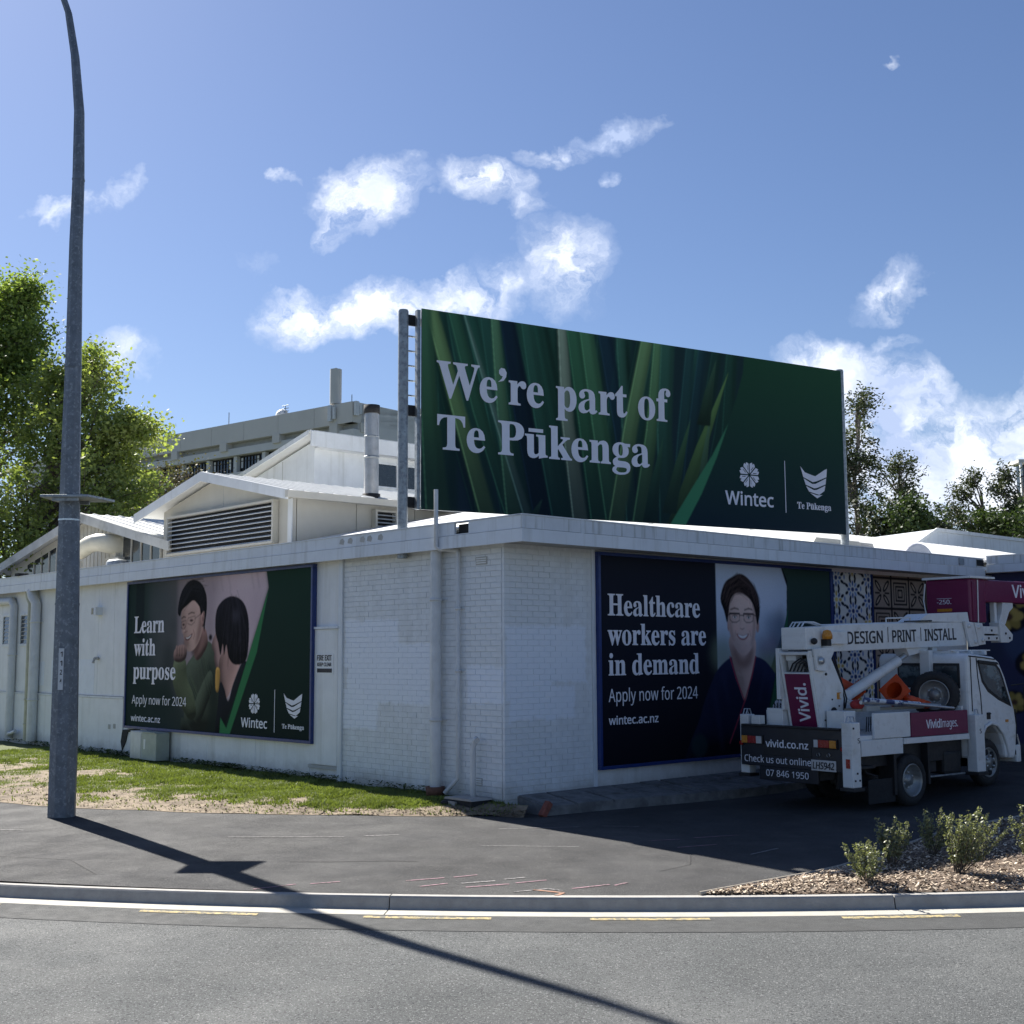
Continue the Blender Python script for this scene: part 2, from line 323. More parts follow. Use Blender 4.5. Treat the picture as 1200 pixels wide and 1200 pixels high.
# ------------------------------------------------------------------ glyph outlines (letter: advance, then closed outlines)
GLYPHS = {"SH": "9N 3o3`3o3q423v4C4%4M474P4V4P7s4L834C8E418O3p8T3p8e6C8e6C8T5x8M5m8F5g8<5b7s5b6L7M6L7M7s7H8<7B8F778M6l8T6l8e9>8e9>8T8|8O8k8E8b848_7s8_4V8b498k4&8|3v9>3q9>3`6l3`6l3q7.3u7@4$7J467M4V7M6.5b6.5b4V5e475n4%6%3v6C3q6C3`", "SL": "8G 3o3`3o3q423v4C4%4M474P4V4P7s4L844C8F418O3p8T3p8e6K8e6K8T5|8O5p8H5h8=5b7s5b4X5e445k4*5t4$6;3|6h4$724-7P4=7j4U8$4v865E8H5E8/3`", "SP": "8? 3o3`3o3q423v4C4%4M474P4V4P7s4L834C8E418O3p8T3p8e6'8e6q8b7G8U7f8C8#8+817g867C8+6j7g6A716'6C5z5b5z5b4V5e475n4%6%3v6C3q6C3` 5b675u676E6<6b6N6q6m6v7@6r7o6e836M8F6)8L5s8J5i8E5d8;5b8+", "ST": "8D 4b3`4b3q5&3u594$5C475G4V5G8N5@8N4l8G4F804.7g3}753k753k8e878e87748'747u7h7]81768G6_8N6X8N6X4V6]466f4#6z3u7?3q7?3`", "SV": "8I 6%3R417u3v8A3h8M3Q8T3Q8e6$8e6$8T5Q8M5G8D5C875L7r6T5:7S7q7Z867V8D7M8M6}8T6}8e8W8e8W8T8D8Q858H8(887v7w673R", "SW": ":L 5V3T4%8&3o8H3c8P3P8T3P8e5a8e5a8T5A8M5:8D57875?7m605D7$7X6p8,6h8?6]8J668T668e8T8e8T8T818M8&898,7z8x5Q9a7i9i839f8B9^8K9:8T9:8e:Y8e:Y8T:H8N:;8B:(7s8[3T8I3T737,5j3T", "Sa": "7O 6P3U693X6)3a5y3o5t4(5B3b4e3V4E3[4-3k3y4'3t4D4$4n4D534}5O5s5j5s6B5p6[5g6l5V6v5?6z4y6t4n6d4w6R5&685#6(4t5v4e5n4R5k4@5n425w4)6+4&6=4*6T466h4J6y4e7+5)735M75607/6X6v6o6T6w6#6w4C6y4-7'4'774/7@3|6x3_ 5B4'5Y4.5s4D5s5T5O5H55565&4x4|4Y5)43", "Sc": "6w 5G3U4}3Z4]3k4@4(4+4I3x4p3s5A3y5p4-6>4E6a4f6{50705Z766+716K6|6a6e6g6F6e656[6(6N5{6=5x6,5{5z6)5s675p6L5q6V5q6a5j6t5T6{5;6t5)6_4z6<4v5g4|5&544Q5Q455x4+6@446a4M6o4A6S4#643h5m3Y", "Sd": "7j 573U4q3Z4S3j4:4(4(4G3w4n3s5>3x5p4)6>4<6b4V6{4v705=755i7,606j608.6-8@6%8K5r8R5[8T5[8e768e764P7<4.7F4%7X3|7X3k6x3f603U604,5h3b 5V3|5g4$5v4.6(4=604Q606C6*6R5z6`5k6h5Y6k5>6c5-6K5$6#4|5D5#4h5-4?5=4)", "Se": "7$ 5E3U4{3Z4Z3j4?4(4*4J3x4s3s5H3x5u4+6A4@6c4]6|5#705H755}7,6J6j6d6;6m5X6m5Q4{5Q5&4v554N5O475s4/6>4:6`4[6o4N6S4)653k5m3Z 4z5l5u5l5u6(5s6M5m6g5a6v5L6{586u5*6d4}6E4z5w", "Sf": "6' 3o3`3o3p4-3v474(494N496g3p6g3p7-497-497X4A8-4Z8Q5&8g5Y8o6%8j6A8[6R8F6X8-6U7u6M7g6@7^617Z5|7^5o7e5g7p5e8$5m8A5p8G5q8N5m8V5`8X5N8U5D8K5?8#5?7-5w7-5w6g5?6g5?4F5A4-5I3z5X3r5s3p5s3`", "Sg": "7> 5=2-4_21452?3v2U3n2o3|314J3E4(3_3x4#3|4;4/4O4H4b4l4t4H5+4/5A3{5_3v6%3{6C4-6^4A6s4^7(5#725H755p726:7'747'746^6^6^6p6>6u5w6r5[6f5B6S5.6;4z5y4p5W4m5H4m594n5)4l4v4d4n4Y4k4L4u4<58465Z4660446T4-6o3}7&3m7/3V733:7(2j6b2H6,24 5H5'5^5-5j5=5q5X5s6$5q6J5j6f5^6v5H6{546v5'6f4{6J4x6$4{5X5'5=545- 5L2E5y2H6?2Q6R2b6X2x6U3,6J36683;5y3=4g3=4T3+4N2q4T2a4e2R5%2H", "Sh": "7u 3r3`3r3p4(3s423z484*494=498,488>438J4)8R3s8U3s8e5?8e5?6]5j7(6D756k7/7,6v7<6S7A6%7A4=7C4+7H3z7R3s7c3p7c3`5v3`5v3p5{3p653z6<4=6<6*666S6,6^5w6a5X6W5?6<5?4=5E3z5O3s5`3p5`3`", "Si": "5r 4k7b4V7f4F7p4;8&47894;8M4F8_4V8j4k8m5#8j548_5>8M5B895>8&537p5#7f 3r3`3r3p4(3s423z484*494=496M446o4*6u3t6w3u7-5?7-5?4=5E3z5O3s5`3p5`3`", "Sk": "7_ 3q3`3q3p4(3s423z484+494=498+448J4+8Q3t8T3u8e5?8e5?5T646I6A6Y6E6h6<6t5}6w5z6w5z7-7P7-7P6w7+6n6e6U6/5}7Q4'7`3u7p3p7p3`6$3`6$3p6*3p6;3t6@4%69465N5>5?515?4=5E3z5O3s5`3p5`3`", "Sl": "5s 3r3`3r3p4(3s423z484*494=498+448J4+8Q3t8T3t8e5?8e5?4=5E3z5O3s5`3p5`3`", "Sm": "9n 3r3`3r3p4(3s423z484*494=496N436n4)6u3s6x3s7-5=7-5=6Z5h7(6>756^726v7'7-6p776V7d7'8?758e7/9%6v956S9;6%9;4=9A3z9K3s9[3p9[3`7q3`7q3p8&3s803z874=876*816S8'6^7q6a7T6X7;6>7;4=7B3z7K3s7[3p7[3`5s3`5s3p6(3s623z694=696*636S6)6^5s6a5U6W5=6<5=4=5C3{5M3s5]3p5]3`", "Sn": "7u 3r3`3r3p4(3s423z484*494=496N436n4)6u3s6x3s7-5?7-5?6]5j7)6D756k7/7,6v7<6S7A6%7A4=7C4+7H3z7R3s7c3p7c3`5v3`5v3p5{3p653z6<4=6<6*666S6,6^5w6a5X6W5?6<5?4=5E3z5O3s5`3p5`3`", "So": "7G 5T3U5*3Z4`3k4A4*4+4K3x4t3s5E3x5s4+6@4A6b4`6{5*705S755}706F6|6e6c6|6A7/5t745E7/4r6|4J6e4)6F3k6#3Z 5T3k5m3r5}4,6*4V6-5E6*645|6a5l6v5T6}5;6v5+6a5#644{5E5#4W5+4,5;3r", "Sp": "7k 3q2.3q2=4-2D472T492z496D486_436m4*6u3s6y3s7-5:7-5:6X5K6q5`7(5w7267766Y716w6|746d7F6B7Q5w7U5K7Q4w7E4M734+6u3l6V3Z643U5c3a5?4%5?3%5C2V5I2K5R2C5q2>5q2. 5o3|6/4)6@4@6J4i6N5E6K5|6B6I626`5s6h5V6]5?6<5?4J5R4+", "Sr": "6q 3r3`3r3p4(3s423z484*494=496M486c436o4*6u3t6w3u7-5=7-5=6M5P6j5g7$6#716:756S726e7'6p6q6s6[6q6I6h6;6Z626I6/6:616/685{6K5s6R5i6U5Z6P5M6B5C6-5@5l5@4=5C4*5J3y5X3s5q3p5q3`", "Ss": "6r 5B3U5%3Y4]3f4N3i4A3d483V4)3V4)4o4:4o4G4I4]4,4v3u573o5M3r5_3{5i4-5l4?5c4Y5G4o4q5-4Q5?4;5T4.5m4*6-416T4F6u4h7/58765Q735s7+5z7)6&7(607+67766E766E6/656/6(6O5p6g5Y6u5@6z5-6x4z6p4r6d4o6T4q6E4y695=6%5k5i6.5W6B5B6N5*6R4e6K48653r5n3]", "St": "65 5'3V4_3[4G3j4:4)454L456i3t6i3t7#4^7i5,8E5;8E5;7-5|7-5|6i5;6i5;4W5@485H405S4-5i465z4P6/4G5y4&5b3i5F3Z", "Su": "7o 5.3U4a3]4F3q4848434g436I4,6l3}6u3k6x3k7-597-594O5;4?5B435M4+5]4)5y40654G656I636_6.6m5}6u5i6x5i7-7;7-7;4K7=487B4,7M4&7`4#7`3m7#3g653U654-5}3s5f3c5K3X", "Sw": "8P 5%3U3q6Z3f6n3T6w3T7-557-556w5#6s4x6f4z6[5#6N5R5*6$6<5u6[5j6r5S6y5S7-7:7-7:6w7%6r6z6f6z6_6|6W7G587v6Q7{6e7t6s7[6y7[7-8Z7-8Z6y8N6v8F6n896S7'3U6s3U605q573U", "N-": "6) 3{5E3{5z5i5z5i5E", "N.": "5` 4_3V4O3X4A3a483o454)484>4A4L4O4T4_4V4p4T4}4L5,4>5/4)5,3o4}3a4p3X", "N0": "7x 5k3X5D3]5$3j4c4#4M4@40544&6A4*70467m4J8C4i8h579#5k9*669&6W8u6s8`7/8C7L7O7V6A7R5T7F4r714@6n3w6D3a 5k416>4=6^4b6p5E6u6A6p7=6^7|6>8E5k8R5<8E4y7|4h7=4b6A4h5E4y4c5<4=", "N1": "7x 5a3`5a7F5a7u5c8?5O8-597u4a7J4A7s5i9#6?9#6?3`", "N2": "7x 4%3`4%465I5[6,6A6B6^6R6z6[7;6_7Z6X8#6G8<6,8L5e8Q5C8N5&8E4J8#4+8K4I8b4l8t589%5e9)6F8|6u8b77897A7_7=79716r6z6Q6a615{5F4q4=4q4;7T4;7T3`", "N3": "7x 5M3X4b3_4A3g4#3s4#4P4e485N406+466Q4I6g4h6n556e5[6J5v5z6*5A6/4m6/4m6c5A6c5v6i6A6|6X7=6a7c6Z8'6H8>6,8M5c8R5>8O4{8F4C8)4&8R4C8e4f8u549&5c9)6I8|6x8c798<7B7g7;7;7'6t6c6]696N696K6l6>756'7J5_7Q537L4g7=4C7%4&6[3k6-3^", "N4": "7x 6E3`6E4s3n4s3n5J6A9%7$9%7$5M7k5M7k4s7$4s7$3` 4M5M6E5M6E706F7l6H8@6E8@688%6)7g", "N5": "7x 5R3X4g3`4H3h4/3s4/4P4J4C4k495R416(476N4J6g4k6o5>6h5i6R6,6,6?5P6E5%6B4X6;4;6N4M9#7/9#7/8G5%8G4u6q596u5e6x6L6o7%6R7F6&7Q5D7E4]6}4)6C3d", "N6": "7x 5t3X5H3_4|3p4Y424@4[4/564*5y4,6Q437*4@7Y4T8*4r8O5=8l5o9#6R9)6r9(739#738K6r8Q6S8S6(8O5a8C5D815/7t4{7V4p754f6E4j6E4}6[5:6n5Y6z6'7#6`6u716W7N6)7X5E7M4]7.4)6X3d 5s406?476^4K6r4o6x5E6r5o6a646C6H5u6O5W6L5=6B5)634t5|4j5g4g5Q4j544r4r5%4W594B5S45", "N7": "7x 4a3`6r8G4#8G4#9#7V9#7V8O5G3`", "N8": "7x 5m3X5(3b4P3{404I4&5%4)5D445_4D5v4X6.5/6L4j6c4N6}4;7C457l4:834H8O4_8f4|8w5D9&5k9)6J8}6y8g7<8B7F7k7C7O7:787+7$6s6m6E6O6|6/765w7G5a7R5F7V5'7K4K7+3}6S3b 5n6g636w6N7/6a7H6g7i6a8,6N8B638O5k8T5H8O5-8B4v8,4p7i4s7R4|7?5/7/5A6} 5l4-6<436]4D6p4`6w5'6p5G6Z5b6:5w5l6/5a63595z4x5c4f5F4a5%4g4`4z4D5>43", "N9": "7x 5,3X4h3Z4J3`4J474f415+4/5V435y4>6:4P6O4i6_5+6j5L6s6<6o6<6]6'6D5p6$5c5V5_4y5i4M6*406X4'7;4+7k4:884Q8X4p8q5:9$5g9)679#6_8m7%8O7?8&7O7K7T6e7R607K5X7>5(7*4W6i436A3q5k3_ 5d636'666A6@6V6O6f6b6p6v6s716q7M6h7k6Y8*6E8?6+8M5g8R5@8K4}864i7n4b7<4h6n4y6M5:69", "NA": "8J 3`3`5g9%6C9%8I3`7f3`7+5?4|5?4B3` 555v6t5v6=7R677g6.8)6'8@5w7r5m7R", "NB": "8R 4F3`4F9#5v9#6k8w7I8c7m8>7x7a7r797a6t7C6^6w6P6w6L796E7S6;7i6+7z5q8*5U8-537}4T7[4)7&3i6;3` 5)6e6'6e6[6j6}6y7377797Y727|6x886S8E5y8I5)8I 5)486/486f4>7.4Q7A4o7G587@5Z7-5v6d6,6+625)62", "NC": "8E 6V3X5n3a563x4f4A4F4s445U4.6A457,4H7h4j8?5=8e5w8|6a9)7M8}818h7s847A8F6a8N6;8K5v8A5X815@7u4z774o6A4y5K5=4h5T4Q5r4@68476`437A497y4F7y3m7@3^", "ND": "9- 4F3`4F9#6&9#6k8w7I8c7y8@8A7n8W728_6E8Z5g8N55894f7w4B7R4(7'3o6P3d5s3` 5)495k496K4>6}4N7H4i7d537t5d7y6C7w6q7n7=7_7^7I7w6k8>5x8I5)8I", "NE": "7m 4F3`4F9#7D9#7D8G5)8G5)6g786g78615)615)4:7D4:7D3`", "NF": "7T 4F3`4F9#7D9#7D8G5)8G5)6R776R775w5)5w5)3`", "NG": "9, 6a3X5v3a5<3w4j4@4H4r455T4.6A457-4L7j4q8@5F8f6*8}6s9)7f8}8N8h87837W8F6p8N6F8K6#8A5^815C7u4z774n6A4s5f5&565=4j5a4K63496o437I467s4>7s5s6c5s6c6N8T6N8T3r7a3_", "NH": "95 4F3`4F9#5)9#5)6g7k6g7k9#8M9#8M3`7k3`7k615)615)3`", "NI": "65 3{3`3{4(4X454X8L3{8Z3{9#5t9#5t8Z5;8L5;455t4(5t3`", "NK": "8= 4F3`4F9#5)9#5)6D5R6s5|7E7I9#859#6+6a8=3`7P3`5Z665)5f5)3`", "NL": "7W 4F3`4F9#5)9#5)4;7F4;7F3`", "NM": ":J 4F3`4F9#5E9#7%4]7(4]8e9#9d9#9d3`9'3`9'6y9)7d9,8A9)8A7=3`6g3`4}8A4z8A5#7d5$6u5$3`", "NN": "9A 4F3`4F9#529#8$4X8'4X8%4y8#5M7}5}7}9#8Z9#8Z3`7o3`4|8+4z8+4}7K5$6^5$3`", "NO": "9P 6X3X5n3a563x4f4B4F4u445V4.6B447-4F7j4f8@568f5o8}6X9*7@8}7x8f8H8A8h7j8{7-9'6A8{5V8h4t8H4B7x3x7@3a 6X437$467D4@7a4P7v4h875J8A6A87787v7v7a827E8B7$8L6X8O628L5m8B5P825:7v4x784o6A4x5J5:4h5P4P5l4@6246", "NP": "83 4F3`4F9#5l9#6c8t7@8X7a8+7l7I7h7#7Y6Y7A6:6x5|6F5l5a5g5)5g5)3` 5)6?5Y6?6;6E6f6V7$6t7-7G7%7p6j826C8C5g8I5)8I", "NR": "8? 4F3`4F9#5q9#6e8u7@8[7a807l7N7i7+7^6i7M6Q796@6f6(853`7H3`6.5r5)5r5)3` 5)6J5q6J6I6P6m6b7&7$7-7K7&7u6k846F8C5n8H5)8H", "NS": "7i 5Q3X4a3_4'3p4'4O4d4;5T436)486J4G6`4a6g5&6d5<6]5N6N5^695l5O6/4t6G4M6f45714-7d428-4A8J4X8d4x8u5B9&5m9)6[8}7=8i7*856N8G5l8N5D8I5'8;4q8%4k7c4n7L4u7:5(7+5;6x5z6]6h6:7&6'795k7D5N7H5+7=4M6u3}6=3b", "NT": "7m 5G3`5G8G3g8G3g9#7f9#7f8G6*8G6*3`", "NU": "9. 6D3X5u3[5O3e503u4q4/4M4h4A5V4A9#5$9#5$5T5,4{5C4S5k4;6G437&4;7L4U7c5#7j5T7j9#8K9#8K5T8F5%874U7x417S3p7$3_", "NV": "80 5V3`3`9#4D9#5V5W5i4{5u4H6'4{695X7J9#809#693`", "NW": ":Z 523`3h9#4L9#5=5g5K5*5T4N5_5-5n5j6i9#7L9#8J5h8Z5*8e4N8o5*8}5g9m9#:Q9#9+3`8H3`7E717:7X717|7-867&7l6q7/5p3`", "NX": "8' 3c3`5M6K3m9#4U9#5q6u739#7s9#686L8$3`793`5o5|4G3`", "NY": "7t 5K3`5K5c3`9#4G9#5j6E729#7t9#6-5f6-3`", "Na": "7q 5;3X4j3`4D3s4,494$4j4.5?4N5c5*5z5w6(6Z6*6Z6?6U6g6F7$6/715j75537-4_6u4L7F5)7]5J7d5m7f6L7_6u7H717#796F793`6i3`6^486Z486B3y6)3g5e3] 5I4.5t446;4G6Q4h6Y5;6Y5[6$5Y5E5R4|5C4h5-4b4i4g4N4t4<5/41", "Nc": "79 5u3X5G3^4{3m4X4+4?4N4/5#4*5^4/6?4@6p4Z794}7R5K7b5z7g6T7a7#7R6l6|6E7-5x725I7)5(6k4o6?4h5_4o5$5'4T5G4:5u416N476x4F6x3m6O3^", "Nd": "8: 5e3X5'3e4R4-444h4*5_446V4S765(7Z5e7g607c6O7V6h7E6{717$716}7J6{7g6{9A7[9A7[3`7+3`7#456{456h3{6O3i603] 5n4/6D476d4O6v4w6|5S6|5_6v6?6e6l6E7,5m755C7+5%6j4n6<4h5^4n5$5%4S5C48", "Ne": "7s 6#3X5M3^5#3n4Z4-4@4Q4/5%4*5]4/694>6i4V734v7O5B7a5p7g6@7b6f7R7(797>6t7K6K7P5x7P5T4h5T4q4y5,4Q5P496&416d477?4J7?3q6d3_ 4i6)6m6)6g6R6W6t6;7.5o755I7/5,6u4s6T", "Nf": "68 4N3`4N713j713j7M4N7b4N7w4V8X4n9&589=5j9E669A6U996E8e6-8l5k8o5P8j5>8[538A5/7w5/7`607`60715/715/3`", "Ng": "8: 5o1s5&1y4F2/4F2f5(2P5r2I6A2P6a2e6u3*6|3T6|3c6|3{7#456{456f3x6L3g6.3]5e3X5&3f4Q4/444k4*5_446Q4Q735&7Y5e7g6,7c6J7X6e7G6|7/7$7/7,7`7[7`7[3Y7Q2p742?6]1} 5n4/6B466c4L6v4s6|5P6|5_6v6D6c6o6A7,5m745D7+5&6k4n6>4h5_4n5#5&4R5D47", "Nh": "8< 4>3`4>9A4z9A4z7a4w7-4{7-547E5O7W5o7b667f6q7^7?7F7W6x7a6;7a3`7%3`7%676{6^6l6y6R7/6/745V7,566m5%6C4z5f4z3`", "Ni": "5X 4]8A4O8C4C8J4<8V498g4<8x4C9)4O904]924j904u9)4}8x5%8g4}8V4u8J4j8C 4>3`4>7`4z7`4z3`", "Nk": "7_ 4>3`4>9A4z9A4z6E4y6)4w5e4z5e5+5u5;6.5I6?6c7`7N7`5q5z7X3`6k3`5G5S4z5/4z3`", "Nl": "5X 4>3`4>9A4z9A4z3`", "Nm": ":^ 4>3`4>7`4o7`4w7.4{7.547G5M7X5l7c607g6W7c6w7W747D7D7)7G7)7^7D7z7W8?7c8b7g9<7_9c7F9z6y:'6;:'3`9F3`9F699B6_946z8x7/8W748*7,7g6q7U6K7P5s7P3`6p3`6p696k6_6^6z6F7/6%745Q7,546m5$6C4z5g4z3`", "Nn": "8< 4>3`4>7`4o7`4w7.4{7.557G5P7X5q7c677g6q7_7?7F7W6y7a6;7a3`7%3`7%676{6^6l6y6R7/6/745V7,566m5%6C4z5g4z3`", "No": "83 5v3X5H3_4{3o4Y4/4?4T4/5(4*5a456U4W75527Z5x7g6K7a6t7P7;757T6l7e6=7j5a7_4k7<4/6a3f 5w4/6L496m4U7&5&7,5a7&6?6m6k6L7+5w745F7+5&6k4n6?4h5a4n5&5&4U5G49", "Np": "8: 4>1s4>7`4o7`4w7.4z7.527D5I7V5i7c657g6r7Z7F777f6W7p5a7f4j7F4.6r3e653X5j3]5J3i523z4z434v434y3q4z3R4z1s 6,4/6J446c4A6u4W7(4t7/5:725a7,6>6u6j6V7+6+745V7,576p5&6H4z5l4z5a5%5%554S5T48", "Nr": "6g 4>3`4>7`4o7`4v6x4y6x52795K7P5j7a627g6H7f6]7c6U7+6B7/6.705n7,5T6|5>6j5.6Q5#634z5l4z3`", "Ns": "79 5?3X4X3_4(3p4(4K4]474|405@4.5h426'4<664M6;4d644|5t575=5O4[5k4E5z45604+6E4'6a417/4M7M4y7`5T7g687`6n7N6Y6z6)7/5P7550724t7*4e6w4a6e4c6V4i6J5,665c5z6C5`6X5P6i5>6r5)6u4i6l4:6N3t5{3`", "Nt": "6C 5R3X573[4y3c4d3p4R4*4F4G4C4o4C713k713k7N4C7f4[8X5$8X5$7`627`62715$715$4p5(4R544>5F435]4/5y416546653d5u3[", "Nu": "8< 5d3X5*3a4[3y4B4F4:5'4:7`4w7`4w5+4|4a504E5I455m4/6D486f4Q6w4{6}5X6}7`7^7`7^3`7-3`7$456|456g3w6K3f6+3]", "Nv": "7L 533`3`7`4D7`575?5B4y5M4U5T495V495_4V5j4z5u5?6h7`7L7`5x3`", "Nw": "9S 4p3a3g7a4J7a4|5T5/4t594B5;4B5B4_5J5(5T5I697a6{7a7_5I7m4r7w4C7y4C8(4r875T8j7a9K7a8A3a7V3a6s5w6d6S6Z6}6W6}6N6S6?5w5X3a", "Ny": "7N 4=1s3|1t3g1x3g2L3y2J442H4P2M4g2Z4x2o5*3.5=3_3a7`4E7`595F5K4n5W4>5Z4>5g4k5z5G6i7`7N7`5g3-5Q2Y56264m1z", "Nz": "73 3z3`3z4,6-714+714+7`6o7`6o734d436s436s3`"}

# ------------------------------------------------------------------ printed artwork (painted here with numpy, metres on the board)
def lin(c): c = np.asarray(c, float)/255; return np.where(c <= .04045, c/12.92, ((c+.055)/1.055)**2.4)
def srgb(c): c = np.clip(c, 0, 1); return np.where(c <= .0031308, c*12.92, 1.055*c**(1/2.4)-.055)
class Art:
    def __init__(s, w, h, ppm, base): s.w, s.h, s.p = w, h, ppm; s.W, s.H = int(w*ppm), int(h*ppm); s.a = np.ones((s.H, s.W, 3))*lin(base)
    T = None
    def _m(s, pts, soft):
        if s.T: pts = [s.T(*q) for q in pts]
        p = np.array(pts, float)*s.p; pad = int(soft*s.p*3)+3
        x0, x1 = max(0, int(p[:, 0].min())-pad), min(s.W, int(p[:, 0].max())+pad+1); y0, y1 = max(0, int(p[:, 1].min())-pad), min(s.H, int(p[:, 1].max())+pad+1)
        if x1 <= x0 or y1 <= y0: return None
        X, Y = np.meshgrid(np.arange(x0, x1)+.5, np.arange(y0, y1)+.5); m = np.zeros(X.shape, bool)
        for i in range(len(p)):
            (ax, ay), (bx, by) = p[i], p[(i+1) % len(p)]
            if ay == by: continue
            c = ((Y < ay) != (Y < by)) & (X < (bx-ax)*(Y-ay)/(by-ay)+ax); m ^= c
        m = m.astype(float)
        for _ in range(2): m = s._blur(m, max(1, int(soft*s.p)))
        return m, x0, x1, y0, y1
    @staticmethod
    def _blur(m, r):
        for ax in (0, 1):
            k = 2*r+1; c = np.cumsum(np.pad(m, [(r+1, r) if i == ax else (0, 0) for i in range(m.ndim)], mode='edge'), axis=ax)
            m = (np.take(c, range(k, c.shape[ax]), ax)-np.take(c, range(0, c.shape[ax]-k), ax))/k
        return m
    def poly(s, pts, col, soft=.006, al=1.0):
        r = s._m(pts, soft)
        if r is None: return
        m, x0, x1, y0, y1 = r; m = (m*al)[..., None]; s.a[y0:y1, x0:x1] = s.a[y0:y1, x0:x1]*(1-m)+lin(col)*m
    def grad(s, pts, ca, cb, axis=0, soft=.006, al=1.0, lo=None, hi=None):
        r = s._m(pts, soft)
        if r is None: return
        m, x0, x1, y0, y1 = r; X, Y = np.meshgrid(np.arange(x0, x1)/s.p, np.arange(y0, y1)/s.p)
        q = X if axis == 0 else Y; lo = q.min() if lo is None else lo; hi = q.max() if hi is None else hi
        t = np.clip((q-lo)/(hi-lo), 0, 1)[..., None]; m = (m*al)[..., None]
        s.a[y0:y1, x0:x1] = s.a[y0:y1, x0:x1]*(1-m)+(lin(ca)*(1-t)+lin(cb)*t)*m
    def cur(s, pts, n=6):
        p = [np.array(q, float) for q in pts]; k = len(p); out = []
        for i in range(k):
            a, b, c, d = p[i-1], p[i], p[(i+1) % k], p[(i+2) % k]
            for j in range(n):
                t = j/n; out.append(tuple(.5*((2*b)+(c-a)*t+(2*a-5*b+4*c-d)*t*t+(3*b-a-3*c+d)*t**3)))
        return out
    def shape(s, pts, col, soft=.008, al=1.0): s.poly(s.cur(pts), col, soft, al)
    def oval(s, x, y, rx, ry, col, soft=.006, al=1.0, rot=0):
        s.poly([(x+rx*math.cos(a)*math.cos(rot)-ry*math.sin(a)*math.sin(rot), y+rx*math.cos(a)*math.sin(rot)+ry*math.sin(a)*math.cos(rot)) for a in np.linspace(0, 2*math.pi, 28)[:-1]], col, soft, al)
    def line(s, pts, w, col, soft=.003, al=1.0):
        for (a, b) in zip(pts[:-1], pts[1:]):
            a = np.array(a, float); b = np.array(b, float); d = (b-a)/max(1e-6, np.linalg.norm(b-a)); n = np.array([-d[1], d[0]])*w/2
            s.poly([a+n-d*w*.3, b+n+d*w*.3, b-n+d*w*.3, a-n-d*w*.3], col, soft, al)
    def vol(s, pts, col, r=.08, k=1.6, light=(-.4, .9), soft=.006, smooth=True, tex=0, texdir=None, amb=.0):
        """a rounded, lit and grained form: how the photographed subject itself was lit when the print was made"""
        q = s.cur(pts) if smooth else pts; R = s._m(q, soft)
        if R is None: return
        m, x0, x1, y0, y1 = R; h = m.copy(); rr = max(2, int(r*s.p))
        pad = rr*2; h = np.pad(h, pad)
        for _ in range(3): h = s._blur(h, rr)
        gy, gx = np.gradient(h); gy, gx = gy[pad:-pad, pad:-pad]*rr*2, gx[pad:-pad, pad:-pad]*rr*2
        sh = 1-k*(gx*light[0]+gy*light[1])+amb; n = rng.normal(size=sh.shape)
        if tex:
            t1 = n.copy()
            if texdir is None: t1 = s._blur(t1, 1)*2.5
            else:
                acc = 0
                for i in range(-9, 10): acc = acc+np.roll(np.roll(t1, int(round(i*texdir[1])), 0), int(round(i*texdir[0])), 1)
                t1 = acc/4.4
            sh = sh*(1+tex*t1)
        sh = np.clip(sh, .25, 2.2)[..., None]; mm = m[..., None]; s.a[y0:y1, x0:x1] = s.a[y0:y1, x0:x1]*(1-mm)+lin(col)*sh*mm
    def strands(s, pts, n, w, cols, jit=.04, al=.5, soft=.004):
        for i in range(n):
            o = np.array([rng.normal(0, jit), rng.normal(0, jit)]); c = cols[rng.integers(len(cols))]
            P_ = [tuple(np.array(p)+o*(1+.4*j)) for j, p in enumerate(pts)]; s.line(P_, w, c, soft, al)

    def grain(s, amt, sc=1):
        n = rng.normal(size=(s.H//sc+1, s.W//sc+1)); n = np.kron(n, np.ones((sc, sc)))[:s.H, :s.W]; s.a *= (1+amt*n)[..., None]
    def out(s): return srgb(s.a).astype(np.float32)

